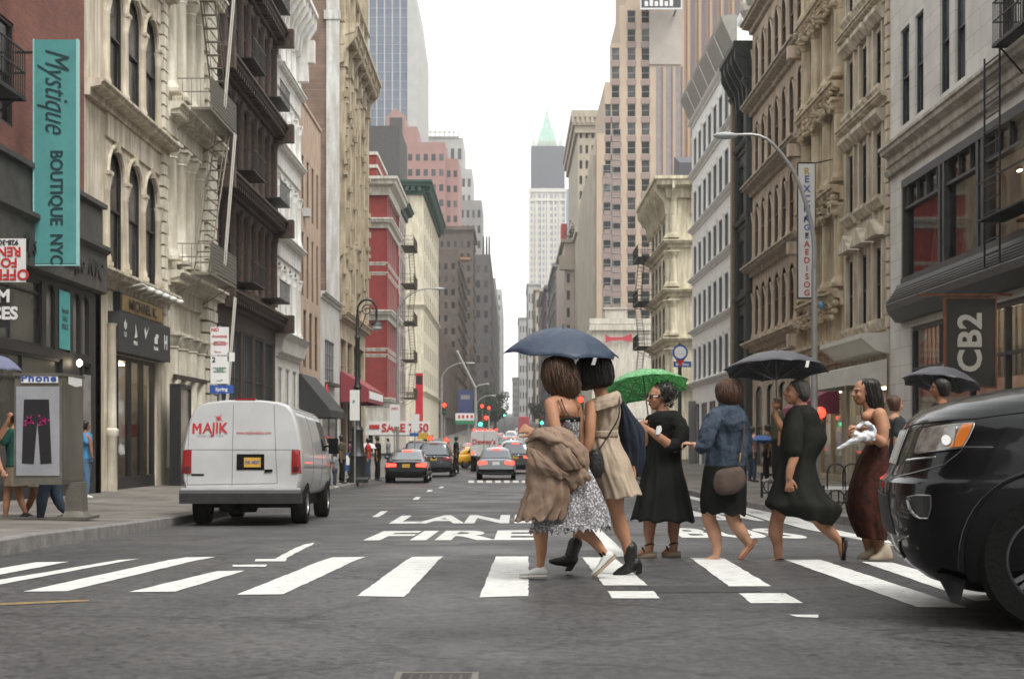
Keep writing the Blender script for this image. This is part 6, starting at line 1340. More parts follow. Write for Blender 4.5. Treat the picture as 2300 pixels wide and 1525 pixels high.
for q in (((-.285,-h_/2),(-.247,-h_/2),(-.247,h_/2),(-.285,h_/2)), ((-.172,-h_/2),(-.134,-h_/2),(-.134,h_/2),(-.172,h_/2)), ((-.2469,h_/2),(-.2469,h_/2-.065),(-.2096,-.045),(-.2096,.02)), ((-.2095,.02),(-.2095,-.045),(-.1721,h_/2-.065),(-.1721,h_/2))): mb.add([tuple(TM_ @ Vector((x_,0,z_-.002))) for x_, z_ in q], [(0,1,2,3)])
mb.build('lettering', mat('van_red', (.42,.02,.03), .4), van)
patch_text(van, bv, 'small_lettering', 'TRAVEL NEW YORK', .05, (PX(468),PZ(986)), 'rear', mat('van_grey_ink', (.3,.3,.33), .5), sx=1.0)
patch_text(van, bv, 'web_lettering', 'www.majikwebsite.com', .085, (PX(567),PZ(979)), 'rear', mat('van_red', (.42,.02,.03), .4), sx=.72)
mb = MB()
for i in range(8):
    a_ = i*math.pi/4+.2; L1 = .1 if i%2 else .06; c_ = Vector((PX(486),PZ(946))); p = [c_+Vector((math.cos(a_),math.sin(a_)))*L1, c_+Vector((math.cos(a_+.5),math.sin(a_+.5)))*.02, c_, c_+Vector((math.cos(a_-.5),math.sin(a_-.5)))*.02]
    q = [];
    for u in p: h = bv.ray_cast(Vector((u.x,-3,u.y)), Vector((0,1,0))); q.append(h[0]-Vector((0,.006,0)))
    mb.add(q, [(0,1,2,3)])
mb.build('starburst', mat('van_red', (.42,.02,.03), .4), van)
MB().prof([(-.16,.38),(-.17,.55),(-.13,.6),(.05,.6),(.1,.38)],-1.0,1.0).build('rear_bumper', mat('bumper_dark', (.03,.03,.03), .5, var=.4), van)
MB().box(-.98,.98,-.1,.0,.603,.64).build('bumper_step', mat('van_lower_white', (.5,.5,.5), .5, var=.2), van)
MB().box(-.13,.2,.02+.14,.2+.14,2.10,2.135).build('brake_light', REDL, van)
MB().box(-.8,.8,.3,5.1,.3,.5).cyl(-.15,.5,.3,.31,.1).build('chassis', BLKPL, van); MB().lathe(-.14,.6,[(.3,.22),(.33,.3),(.3,.42)],20).build('spare_wheel', TYRE, van)
for s_ in (-1,1):
    for y in WY: wheel(van, s_*.84, y, .37, .37, .26, s_, spokes=8, rim=mat('steel_wheel', (.25,.25,.25), .4, .6), rf=.56)
    MB().box(s_*1.12-.09,s_*1.12+.09,4.15,4.3,1.25,1.55).tube([(s_*.95,4.3,1.4),(s_*1.05,4.25,1.4)],.02,6).build('side_mirror', BLKPL, van)
    patch(van, bv, 'front_side_window', [(3.35,1.3),(4.45,1.3),(4.15,1.85),(3.35,1.85)], 'left' if s_ < 0 else 'right', CARGL, .008)
    patch(van, bv, 'fender_arch', [(y_+WY[0], z_+.4) for y_, z_ in [(.52*math.cos(t),.52*math.sin(t)) for t in [math.pi*i/14 for i in range(15)]]+[(.465*math.cos(t),.465*math.sin(t)) for t in [math.pi*(14-i)/14 for i in range(15)]]], 'left' if s_ < 0 else 'right', VW, .0, K=1) if False else None
    patch_line(van, bv, 'body_crease', [(.3,.98),(4.1,.98)], 'left' if s_ < 0 else 'right', seam, .004); patch_line(van, bv, 'side_seam', [(3.25,.62),(3.25,1.95)], 'left' if s_ < 0 else 'right', seam, .005); patch_line(van, bv, 'side_seam', [(1.75,.62),(1.75,1.9)], 'left' if s_ < 0 else 'right', seam, .005)
    patch_line(van, bv, 'rain_gutter', [(.3,1.985),(4.1,1.985)], 'left' if s_ < 0 else 'right', seam, .008)
patch(van, bv, 'windshield', [(-.8,1.32),(.8,1.32),(.72,1.92),(-.72,1.92)], 'front', CARGL, .006)
# ---- the black SUV in the foreground, heading left across the street
YC = 8.87; suv = empty('black_suv', (4.6, YC, 0), 0, 'large glossy black SUV entering from the right edge', 'car')
ZS = [(.19,2.62,.84,.5),(.24,2.47,.88,.5),(.32,2.36,.91,.48),(.42,2.285,.94,.46),(.52,2.25,.955,.45),(.62,2.235,.965,.45),(.74,2.225,.97,.46),(.80,2.23,.97,.48),(.835,2.27,.965,.5),(.90,2.30,.965,.52),(.97,2.32,.965,.55),(1.04,2.345,.955,.58),(1.11,2.37,.95,.62),(1.16,2.40,.94,.66),(1.205,2.45,.92,.72),(1.25,2.54,.895,.8),(1.29,2.68,.86,.85),(1.34,2.92,.80,.9),(1.38,3.2,.71,.9),(1.41,3.5,.59,.9),(1.43,3.75,.43,.8),(1.44,3.95,.2,.6)]
def sring(z, xf, hw, A, e=3.4):
    out = []; n = 20; xr = 6.95-(.12 if z < .5 or z > 1.1 else 0)
    xr = max(xr, xf+A+.5)
    for i in range(-n, n+1):
        t = i/n*math.pi/2; s_ = math.copysign(abs(math.sin(t))**(2/e), t); c = abs(math.cos(t))**(2/e) if abs(i) < n else 0
        out.append((xf+A*(1-c), YC+hw*s_, z))
    side = [xf+A+(xr-.15-xf-A)*k/14 for k in range(1,15)]
    out += [(x_, YC+hw, z) for x_ in side]+[(xr-.04, YC+hw*.96, z),(xr, YC+hw*.85, z),(xr, YC, z),(xr, YC-hw*.85, z),(xr-.04, YC-hw*.96, z)]+[(x_, YC-hw, z) for x_ in side[::-1]]
    return out
tabz = ZS; fine = []
for (a1,b1) in zip(tabz, tabz[1:]):
    for k in range(3): t = k/3; fine.append(tuple(a1[j]+(b1[j]-a1[j])*t for j in range(4)))
fine.append(tabz[-1])
MS = T(-4.6,-YC,0); AS = R(-12); RS = Matrix.Rotation(AS,4,'Z'); cw = Vector((2.40,7.97,0))-(RS @ (MS @ Vector((2.55,7.95,0))))
suv.location = (cw.x, cw.y, 0); suv.rotation_euler = (0,0,AS); SUVI = (T(cw.x,cw.y,0) @ RS).inverted()
def wb_(mb, name, m, smooth='all'): 
    o = mb.build(name, m, suv, smooth, M=MS); return o
sp = mat('suv_black_paint', (.003,.003,.004), .25, coat=.45, spec=.2)
sb = wb_(loft([sring(*r) for r in fine]), 'body', sp)
WC = (3.10, 5.9); cuts = []
for xw in WC:
    c = MB().cyl(0,0,-.4,2.4,.465,n=48).build('cut'); c.matrix_basis = MS @ T(xw, YC+1.4-.4, .40) @ Matrix.Rotation(R(90),4,'X'); cuts.append(c)
    # only cut near and far wheel wells, leave the middle closed by an inner liner
bool_cut(sb, cuts)
for p in sb.data.polygons: p.use_smooth = True
sb.data.set_sharp_from_angle(angle=R(35)); bvs = bvh_of(sb)
wb_(MB().box(2.75,6.8,YC-.62,YC+.62,.24,.9), 'chassis', BLKPL, False)
# flare lips over the wheels
for sgn_ in (-1,1):
    for xw in WC:
        P = [(xw-.485*math.cos(t), YC+sgn_*.955, .40+.485*math.sin(t)) for t in [math.pi*(i-1)/22 for i in range(25)]]; wb_(MB().tube(P,.02,8), 'wheel_arch_trim', sp)
        w_ = wheel(suv, xw-4.6, sgn_*.84, .39, .39, .26, sgn_, spokes=5, axis='y', rf=.66, rim=mat('dark_wheel', (.16,.16,.165), .35, .8)); 
camray = lambda p: (lambda o_, w: (o_, (w-o_).normalized()))(SUVI @ Vector((0,0,CAMZ)), SUVI @ px(p[0], p[1], 8.0))
lens = mat('headlight_lens', (.26,.25,.22), .08, spec=.8, coat=1, col2=(.07,.066,.058), vscale=14)
HL = [(2056,1018),(2064,990),(2076,963),(2125,956),(2188,950),(2187,958),(2176,982),(2162,1005),(2135,1009),(2090,1014)]
patch(suv, bvs, 'headlight_bezel', [(x+(x-2122)*.06, y+(y-985)*.14) for x,y in HL], camray, mat('bezel_black', (.008,.008,.008), .25), .006, step=6, K=6)
patch(suv, bvs, 'headlight', HL, camray, lens, .012, step=6, K=6)
patch(suv, bvs, 'headlight', [(2135,1007),(2163,957),(2186,953),(2176,980),(2162,1004)], camray, mat('amber_lens', (.55,.15,.02), .15, coat=1), .018, step=5, K=4)
patch(suv, bvs, 'headlight_bulb', [(2129+10*math.cos(t), 991+12*math.sin(t)) for t in [i*math.pi/5 for i in range(10)]], camray, mat('bulb_silver', (.75,.75,.72), .15, .3), .022, step=4, K=3)
patch_line(suv, bvs, 'headlight_trim', HL+[HL[0]], camray, mat('dark_chrome', (.35,.34,.32), .2, .9), .004, step=5, off=.014)
patch_line(suv, bvs, 'headlight_trim', [(2143,1000),(2147,975),(2149,960)], camray, CHROME, .005, step=5, off=.02)
patch_line(suv, bvs, 'hood_gap', [(2032,962),(2060,952),(2130,944),(2194,940),(2250,932),(2299,926)], camray, mat('gap_black', (.002,.002,.002), .8), .005, step=6)
patch_line(suv, bvs, 'bumper_seam', [(1990,1080),(2010,1072),(2060,1060),(2119,1044),(2150,1020),(2166,1004),(2230,1004)], camray, mat('edge_gloss', (.12,.12,.125), .25, .5), .005, step=6)  # paler tube: gloss highlight of the bumper ridge put into the colour
patch_line(suv, bvs, 'bumper_seam', [(2032,1034),(2060,1030),(2100,1026)], camray, CHROME, .006, step=6)
FG = [(2038,1116),(2060,1112),(2090,1113),(2091,1140),(2084,1164),(2066,1164),(2050,1150),(2040,1130)]
patch(suv, bvs, 'fog_lamp', FG, camray, mat('fog_dark', (.02,.02,.02), .1, coat=1), .008, step=5, K=4); patch_line(suv, bvs, 'fog_lamp_trim', FG+[FG[0]], camray, mat('dark_chrome', (.35,.34,.32), .2, .9), .005, step=5, off=.01)
patch(suv, bvs, 'fog_lamp_glint', [(2040,1122),(2044,1123),(2052,1142),(2064,1162),(2056,1158),(2044,1142)], camray, CHROME, .014, step=5, K=3)  # chrome crescent on the fog lamp edge
fr_ = lambda p: (Vector((-8, p[0], p[1])), Vector((1,0,0)))
for k in range(7):
    yc_ = -.34+k*.135; Q = [(yc_-.045,.90),(yc_+.045,.90),(yc_+.045,1.10),(yc_-.045,1.10)]
    patch(suv, bvs, 'grille_slot', Q, fr_, mat('grille_mesh', (.01,.01,.01), .6), .006, step=.03, K=3); patch_line(suv, bvs, 'grille_trim', Q+[Q[0]], fr_, mat('dark_chrome', (.35,.34,.32), .2, .9), .0055, step=.03, off=.006)
for s_ in (1,): patch_line(suv, bvs, 'grille_side_bar', [(s_*.62,.9),(s_*.66,1.1)], fr_, CHROME, .008, step=.03, off=.006)
patch(suv, bvs, 'lower_intake', [(-.62,.50),(.62,.50),(.55,.72),(-.55,.72)], fr_, mat('grille_mesh', (.01,.01,.01), .6), .006, step=.05, K=4)
patch_line(suv, bvs, 'skid_trim', [(-.80,.50),(-.66,.47),(-.5,.36),(.5,.36),(.66,.47),(.8,.5)], fr_, mat('dark_chrome', (.35,.34,.32), .2, .9), .008, step=.03, off=.006)
patch(suv, bvs, 'parking_sensor', [(-.30,.76),(-.28,.76),(-.28,.79),(-.30,.79)], fr_, INKR, .01, step=.03)
# valance flap before the wheel, cabin, mirrors, doors
wb_(MB().hexa([(2.50,YC-.84,.30),(2.57,YC-.90,.15),(2.62,YC-.90,.15),(2.66,YC-.84,.30),(2.50,YC-.55,.30),(2.57,YC-.55,.17),(2.62,YC-.55,.17),(2.66,YC-.55,.30)]), 'air_flap', BLKPL, False)
cab = [];
for z, xf, xr, hw in ((1.15,3.8,6.9,.84),(1.3,4.0,6.88,.82),(1.5,4.35,6.8,.76),(1.68,4.7,6.65,.70),(1.75,4.95,6.5,.62),(1.77,5.2,6.3,.4)):
    rg = []; n = 10
    for i in range(40):
        t = 2*math.pi*i/40; c, s_ = math.cos(t), math.sin(t); rg.append(((xf+xr)/2-(xr-xf)/2*math.copysign(abs(c)**.45, c), YC+hw*math.copysign(abs(s_)**.45, s_), z))
    cab.append(rg)
cb = wb_(loft(cab), 'cabin', sp); bvc = bvh_of(cb); L0 = lambda p: (Vector((p[0]-4.6,-6,p[1])), Vector((0,1,0))); R0 = lambda p: (Vector((p[0]-4.6,6,p[1])), Vector((0,-1,0)))
for rf_ in (L0, R0):
    patch(suv, bvc, 'side_window', [(4.2,1.22),(5.2,1.22),(5.2,1.62),(4.75,1.62)], rf_, CARGL, .006, step=.05); patch(suv, bvc, 'side_window', [(5.28,1.22),(6.1,1.22),(6.05,1.62),(5.28,1.62)], rf_, CARGL, .006, step=.05); patch(suv, bvc, 'side_window', [(6.17,1.22),(6.7,1.22),(6.5,1.6),(6.12,1.62)], rf_, CARGL, .006, step=.05)
    patch_line(suv, bvs, 'door_seam', [(3.9,.3),(3.85,1.1)], rf_, mat('gap_black', (.002,.002,.002), .8), .006); patch_line(suv, bvs, 'door_seam', [(5.22,.3),(5.22,1.1)], rf_, mat('gap_black', (.002,.002,.002), .8), .006)
patch(suv, bvc, 'windshield', [(-.72,1.2),(.72,1.2),(.6,1.66),(-.6,1.66)], fr_, CARGL, .006, step=.08)
for s_ in (-1,1): wb_(MB().ell((4.05,YC+s_*1.06,1.22),(.09,.13,.09)).tube([(4.1,YC+s_*.85,1.15),(4.05,YC+s_*1.0,1.18)],.025,6), 'side_mirror', sp)
# ================================================================ PEOPLE
SKIN = {}
def skin(name, c): return mat(name, c, .55, spec=.35, var=.22, vscale=7, bump=.12, bscale=90)
def cloth_m(name, c, c2=None, vs=5, rough=.85, bump=.25, bs=45): return mat(name, c, rough, spec=.2, col2=c2, var=.2, vscale=vs, bump=bump, bscale=bs)
def remesh(mb, name, m, M, voxel, smooth_it=3, parent=None):
    o = mb.build('tmp', None); me0 = o.data
    bm = bmesh.new(); bm.from_mesh(me0); bmesh.ops.recalc_face_normals(bm, faces=bm.faces); bm.to_mesh(me0); bm.free()
    md = o.modifiers.new('r', 'REMESH'); md.mode = 'VOXEL'; md.voxel_size = voxel; md.use_smooth_shade = True
    if smooth_it: sm = o.modifiers.new('s', 'SMOOTH'); sm.factor = .5; sm.iterations = smooth_it
    bpy.context.view_layer.update(); dg = bpy.context.evaluated_depsgraph_get(); me = bpy.data.meshes.new_from_object(o.evaluated_get(dg)); bpy.data.objects.remove(o)
    me.transform(M); me.name = name; me.materials.clear(); me.materials.append(m); me.polygons.foreach_set('use_smooth', [True]*len(me.polygons))
    ob = bpy.data.objects.new(name, me); COL.objects.link(ob)
    if parent: ob.parent = parent
    return ob
class Fig:
    """a person: px(x, y) photo points at distance d plus an offset in metres; radii in photo pixels"""
    def __init__(s, label, d, xf, yf, skinm, voxel=.0075, group=None, name='person', cat='person'):
        s.d = d; s.k = d/F; s.o = px(xf, yf, d); s.base = Vector((s.o.x, d, s.o.z)); s.b = MB(); s.skin = skinm; s.voxel = voxel; s.label = label; s.kids = []; s.group = group; s.name = name; s.cat = cat
        s.M = T(*(-s.base))
    def P(s, x, y, dd=0): return px(x, y, s.d+dd) if dd == 0 else Vector(((x-VX)*s.k, s.d+dd, CAMZ+(HZ-y)*s.k))
    def limb(s, pts, sub=5, n=14):
        s.b.tube([s.P(p[0],p[1],p[2]) for p in pts], [p[3]*s.k for p in pts], n, sub=sub)
    def ell(s, x, y, dd, rx, ry, rz, rot=0, mb=None): (mb or s.b).ell(s.P(x,y,dd), (rx*s.k, ry*s.k, rz*s.k), Matrix.Rotation(R(rot),3,'Y'))
    def head(s, x, y, dd=0, h=34, face=-1, tilt=0, turn=0, w=None):
        """face -1 looks left, +1 right; turn in degrees toward (+) or away from (-) the camera; h half height px"""
        c = s.P(x,y,dd); k = s.k*h; a = R(180 if face < 0 else 0)+R(turn)*(1 if face < 0 else -1)
        f = Vector((math.cos(a), math.sin(a), 0)); sd = Vector((-f.y, f.x, 0)); up = Vector((0,0,1)); rt = Matrix.Rotation(R(tilt),3,'Y'); f, sd, up = rt@f, rt@sd, rt@up
        Q = Matrix((f, sd, up)).transposed()
        E = lambda p, r: s.b.ell(c+Q@(Vector(p)*k), tuple(q*k for q in r), Q, 14, 10)
        E((-.08,0,.22),(.78,.62,.76)); E((.18,0,-.12),(.56,.50,.78)); E((.30,0,-.62),(.36,.32,.30)); E((.12,0,-.42),(.42,.44,.42))
        s.b.tube([c+Q@(Vector(p)*k) for p in ((.68,0,.16),(.82,0,-.06),(.90,0,-.20))],[.07*k,.09*k,.11*k],8)
        E((.78,0,-.24),(.10,.16,.08)); E((.66,0,-.46),(.11,.20,.06)); E((.64,0,-.55),(.11,.17,.06)); E((.58,0,.22),(.18,.42,.10))
        for q in (-1,1): E((-.08,q*.60,-.02),(.14,.06,.22)); E((.5,q*.30,-.2),(.2,.15,.2))
        s.hd = (c, Q, k); return c
    def face_bits(s, lips=(.25,.06,.05), glasses=False):
        c, Q, k = s.hd; mb = MB()
        for q in (-1,1): mb.ell(c+Q@(Vector((.66,q*.24,.03))*k),(.05*k,.10*k,.045*k),Q,8,6)
        s.kids.append((mb,'eyes',mat('eye_dark',(.02,.015,.012),.3),True))
        mb = MB(); [mb.tube([c+Q@(Vector((.73,q*.12,.17))*k),c+Q@(Vector((.70,q*.28,.22))*k),c+Q@(Vector((.60,q*.42,.17))*k)],.022*k,5) for q in (-1,1)]; s.kids.append((mb,'eyebrows',mat('brow_dark',(.03,.02,.015),.8),True))
        mb = MB(); mb.ell(c+Q@(Vector((.745,0,-.50))*k),(.05*k,.17*k,.06*k),Q,10,6); s.kids.append((mb,'lips',mat('lips%s'%str(lips),lips,.4),True))
        if glasses:
            mb = MB(); [mb.ell(c+Q@(Vector((.76,q*.26,.05))*k),(.06*k,.22*k,.17*k),Q,12,8) for q in (-1,1)]; [mb.tube([c+Q@(Vector((.7,q*.46,.08))*k),c+Q@(Vector((-.1,q*.62,.08))*k)],.025*k,5) for q in (-1,1)]; s.kids.append((mb,'sunglasses',mat('sunglass',(.015,.012,.01),.15,coat=1),True))
    def hand(s, wrist, dirv, normal, size=1, curl=.6, side=1, spread=.12):
        """wrist world point; dirv direction of the fingers; normal out of the back of the hand"""
        d_ = Vector(dirv).normalized(); n_ = Vector(normal); n_ = (n_-d_*n_.dot(d_)).normalized(); sd = d_.cross(n_)*side; z = size
        b = s.b; w = Vector(wrist)
        for t in (-.6,-.2,.2,.6): b.tube([w+sd*t*.018*z, w+d_*.045*z+sd*t*.026*z, w+d_*.088*z+sd*t*.034*z],[.014*z,.0145*z,.0115*z],8,sub=2)
        for i, ln in enumerate((.072,.082,.077,.060)):
            t = -1+i*.667; p = w+d_*.088*z+sd*t*.031*z; a = 0; pts = [p]; dd = (d_+sd*t*spread).normalized()
            for seg, kk in ((.42,1),(.32,1.3),(.26,1.1)): a += curl*kk*(.75+.1*i); v = dd*math.cos(a)-n_*math.sin(a); pts.append(pts[-1]+v*ln*seg*z)
            b.tube(pts,[.0095*z,.0088*z,.008*z,.0068*z],8)
        p = w+d_*.03*z-sd*.026*z; pts = [p]
        for seg, a in ((.035,.7),(.03,.45),(.024,.2)): v = (d_*math.cos(a)-sd*math.sin(a)*.9-n_*.35*curl).normalized(); pts.append(pts[-1]+v*seg*z)
        b.tube(pts,[.013*z,.0115*z,.0095*z,.008*z],8)
    def foot(s, ankle, toe, r=11, lift=0):
        """bare or shod foot volume from ankle point to toe point, px tuples (x,y,dd)"""
        A = s.P(*ankle); B = s.P(*toe); k = s.k; v = (B-A); s.b.tube([A, A.lerp(B,.35)+Vector((0,0,-.2*r*k)), A.lerp(B,.75), B],[r*k*1.0,r*k*.95,r*k*.8,r*k*.55],10,sub=3)
    def loft(s, name, rings, m, folds=(14,.0,.05), n=110, sub=7, thick=.005, seed=0, wave=.0, e=2.2, hem=0, closed=False, twist=0, crumple=.012):
        """rings: (xl, yl, xr, yr, depth offset m, half depth m) from the top down"""
        rnd = random.Random(seed or len(s.kids)+int(rings[0][0])); ph = [rnd.uniform(0,6.28) for _ in range(5)]; RG = [list(map(float, r)) for r in rings]; L = []
        for i in range(len(RG)-1):
            p0, p1, p2, p3 = RG[max(0,i-1)], RG[i], RG[i+1], RG[min(len(RG)-1,i+2)]
            for j in range(sub):
                t = j/sub; L.append([.5*(2*b+(c-a)*t+(2*a-5*b+4*c-d_)*t*t+(3*b-a-3*c+d_)*t**3) for a,b,c,d_ in zip(p0,p1,p2,p3)])
        L.append(RG[-1]); N_ = len(L); vs = []; k = s.k
        for q, (xl,yl,xr,yr,dc,rd) in enumerate(L):
            t = q/(N_-1); amp = folds[1]+(folds[2]-folds[1])*t**1.3
            for i in range(n):
                th = 2*math.pi*i/n; c = math.copysign(abs(math.cos(th))**(2/e), math.cos(th)); sn = math.copysign(abs(math.sin(th))**(2/e), math.sin(th))
                f = math.sin(folds[0]*th+ph[0]+1.6*math.sin(2*th+ph[1])+twist*t)+.5*math.sin(folds[0]*.57*th+ph[2]+1.2*t)+.25*math.sin(folds[0]*1.9*th+ph[3]-t)
                g = 1+amp*f*.6; nz = noise.noise(Vector((c*3+ph[1],sn*3,t*6)))*wave+noise.noise(Vector((c*9+ph[2],sn*9,t*17)))*crumple+noise.noise(Vector((c*19,sn*19+ph[3],t*34)))*crumple*.45
                cx = (xl+xr)/2; hx = (xr-xl)/2; y = (yl+yr)/2+(yr-yl)/2*c
                if hem: y += hem*t**3*math.sin(folds[0]*th+ph[0])*.5
                vs.append(Vector(((cx+hx*c*(g+nz)-VX)*k, s.d+dc+rd*sn*(g+nz), CAMZ+(HZ-y)*k)))
        fs = [(q*n+i, q*n+(i+1)%n, (q+1)*n+(i+1)%n, (q+1)*n+i) for q in range(N_-1) for i in range(n)]
        if closed: fs += [tuple(range(n)), tuple(range((N_-1)*n, N_*n))]
        mb = MB(); mb.add(vs, fs); s.kids.append((mb, name, m, 'all', thick)); return L
    def tube(s, name, pts, m, fold=0, seed=0, n=14, sub=6, fn=9):
        """sleeve or cloth roll: pts (x,y,dd,r px)"""
        P, rr = crom([s.P(p[0],p[1],p[2]) for p in pts], [p[3]*s.k for p in pts], sub); mb = MB(); mb.tube(P, rr, n*2 if fold else n)
        if fold: mb.v = [tuple(Vector(v)+Vector((1,1,.6))*fold*noise.noise(Vector(v)*26+Vector((seed,0,0)))) for v in mb.v]
        s.kids.append((mb, name, m, 'all'))
    def hair(s, name, rings, m, strands=150, r=.0034, seed=1, wob=.012, cap=True, ridge=(26,.02,.05)):
        L = s.loft(name, rings, m, ridge, thick=0, closed=True, n=84, sub=6, seed=seed, e=2.0); rnd = random.Random(seed); mb = s.kids[-1][0]; k = s.k
        for _ in range(strands):
            th = rnd.uniform(0,6.283); a = rnd.randint(0, len(L)//2); pts = []; j = rnd.uniform(-1,1)*.3; g = rnd.uniform(.99,1.10)
            for q in range(a, len(L), 3):
                xl,yl,xr,yr,dc,rd = L[q]; t = th+j*q/len(L); c, sn = math.cos(t), math.sin(t); pts.append(Vector((((xl+xr)/2+(xr-xl)/2*c*g-VX)*k+rnd.gauss(0,wob*.25), s.d+dc+rd*sn*g+rnd.gauss(0,wob*.25), CAMZ+(HZ-((yl+yr)/2+(yr-yl)/2*c))*k)))
            if len(pts) > 1:
                dv = (pts[-1]-pts[-2]).normalized(); pts.append(pts[-1]+(dv+Vector((rnd.gauss(0,.4),rnd.gauss(0,.4),0)))*rnd.uniform(.008,.035)); mb.tube(pts, [r*1.3]*(len(pts)-1)+[r*.3], 4)
    def add(s, mb, name, m, smooth=True): s.kids.append((mb, name, m, smooth))
    def strap(s, name, pts, m, r=.004, sub=5, flat=None):
        P, rr = crom([s.P(*p) for p in pts], [r]*len(pts), sub); mb = MB(); mb.tube(P, rr, 6); s.kids.append((mb, name, m, 'all'))
    def finish(s, smooth_it=3):
        root = remesh(s.b, s.name, s.skin, s.M, s.voxel, smooth_it); root.location = s.base; tag(root, s.label, s.cat, s.group)
        for kd in s.kids:
            o = kd[0].build(kd[1], kd[2], root, kd[3], M=s.M)
            if len(kd) > 4 and kd[4]: md = o.modifiers.new('t','SOLIDIFY'); md.thickness = kd[4]; md.offset = 0
        return root
def shoe(fig, name, heel, toe, h, m, sole, w=.042, soleh=.02, dd=0, up=None, drop=.0):
    """trainer from heel point to toe point (px); h height px at the ankle; rotated with the foot"""
    A = fig.P(heel[0],heel[1],dd); B = fig.P(toe[0],toe[1],dd); v = B-A; L_ = v.length; e = v.normalized(); u = Vector((0,1,0)); n_ = e.cross(u); n_ = n_ if n_.z > 0 else -n_
    if up is not None: n_ = n_*up
    H_ = h*fig.k; mb = MB(); rings = []; so = []
    for t, hh, ww in ((-.06,.45,.55),(0,.85,.75),(.12,1.0,.86),(.28,.95,.86),(.42,.72,.88),(.6,.5,.98),(.8,.40,1.0),(.93,.32,.8),(1.0,.2,.45)):
        c = A+e*L_*t; ring = []
        for i in range(16):
            a = 2*math.pi*i/16; ring.append(tuple(c+u*w*ww*math.copysign(abs(math.cos(a))**.8, math.cos(a))+n_*(soleh+H_*hh*(.5+.5*math.copysign(abs(math.sin(a))**.8, math.sin(a))))))
        rings.append(ring); sr = []
        for i in range(16):
            a = 2*math.pi*i/16; sr.append(tuple(c+u*w*1.06*ww*math.copysign(abs(math.cos(a))**.7, math.cos(a))+n_*(soleh*.55*(1+math.copysign(abs(math.sin(a))**.5, math.sin(a))))))
        so.append(sr)
    fig.kids.append((loft(rings), name, m, 'all')); fig.kids.append((loft(so), 'sole', sole, 'all'))
sk_tan = skin('skin_tan', (.40,.20,.115)); sk_lt = skin('skin_light', (.46,.25,.16)); sk_br = skin('skin_brown', (.27,.125,.07)); sk_md = skin('skin_medium', (.36,.18,.105))
hair_br = mat('hair_brown', (.12,.058,.026), .6, col2=(.022,.011,.007), vscale=38, stretch=(1,1,.10), bump=.5, bscale=60); hair_bk = mat('hair_black', (.012,.010,.009), .45, col2=(.022,.018,.015), vscale=40, stretch=(1,1,.12), bump=.5, bscale=60); hair_rd = mat('hair_auburn', (.10,.042,.02), .6, col2=(.035,.016,.01), vscale=34, stretch=(1,1,.12), bump=.5, bscale=60); hair_gy = mat('hair_grey_dark', (.06,.055,.05), .7, col2=(.03,.028,.025), vscale=40)
taupe = cloth_m('taupe_satin', (.27,.19,.135), (.185,.125,.09), 6, .55, .3, 18); tan_d = cloth_m('tan_satin', (.42,.335,.25), (.34,.265,.19), 4, .5, .3, 16)
blackc = cloth_m('black_cotton', (.006,.0065,.0055), (.010,.011,.009), 8); blackc2 = cloth_m('black_linen', (.013,.014,.011), (.008,.008,.007), 8)
leather = mat('black_leather', (.006,.0055,.005), .38, bump=.5, bscale=60)
def floral():
    m = bpy.data.materials.new('floral_print'); m.use_nodes = True; t = m.node_tree; N = t.nodes; L = t.links; b = N['Principled BSDF']; b.inputs['Roughness'].default_value = .8
    tc = N.new('ShaderNodeTexCoord'); v = N.new('ShaderNodeTexVoronoi'); v.inputs['Scale'].default_value = 52; n = N.new('ShaderNodeTexNoise'); n.inputs['Scale'].default_value = 75; n.inputs['Detail'].default_value = 3
    L.new(tc.outputs['Object'], v.inputs['Vector']); L.new(tc.outputs['Object'], n.inputs['Vector'])
    r = N.new('ShaderNodeValToRGB'); e = r.color_ramp.elements; e[0].position = .28; e[0].color = (.55,.55,.57,1); e[1].position = .6; e[1].color = (.20,.19,.19,1)
    r2 = N.new('ShaderNodeValToRGB'); e = r2.color_ramp.elements; e[0].position = .42; e[0].color = (.42,.41,.42,1); e[1].position = .55; e[1].color = (1,1,1,1)
    L.new(v.outputs['Distance'], r.inputs[0]); L.new(n.outputs[0], r2.inputs[0]); mm = N.new('ShaderNodeMix'); mm.data_type = 'RGBA'; mm.blend_type = 'MULTIPLY'; mm.inputs[0].default_value = 1
    L.new(r.outputs[0], mm.inputs[6]); L.new(r2.outputs[0], mm.inputs[7]); L.new(mm.outputs[2], b.inputs['Base Color']); return m
FLOR = floral()
# ---- W2: woman in the tan dress and black ankle boots (built first, a little behind)
f = Fig('woman in a short tan off shoulder dress and black ankle boots under the navy umbrella', 11.15, 1395, 1291, sk_tan, .0065)
f.head(1336, 838, 0, 36, -1, turn=-35); f.limb([(1346,868,0,15),(1352,890,0,15),(1356,915,0,19)])
f.limb([(1324,912,-.12,13),(1352,908,0,19),(1378,906,.12,13)]); f.limb([(1352,915,0,26),(1356,945,0,30),(1358,975,0,27),(1358,1010,0,32),(1362,1045,0,33)], n=18)
f.ell(1354,935,0,28,38,34); f.ell(1362,1030,0,34,48,34)
f.limb([(1326,915,-.15,13),(1323,950,-.19,12.5),(1320,990,-.20,11.5),(1308,1040,-.17,9)]); f.limb([(1320,985,-.2,11),(1314,1012,-.19,10),(1312,1042,-.17,7.5)])
f.hand(f.P(1312,1042,-.17), (-.25,0,-1), (0,-1,0), 1, .75)
f.limb([(1384,912,.15,13),(1402,950,.2,12),(1415,985,.2,11),(1420,1020,.12,9),(1424,1045,.05,8)])
f.hand(f.P(1424,1045,.05), (.1,0,-1), (1,0,0), 1, .8)
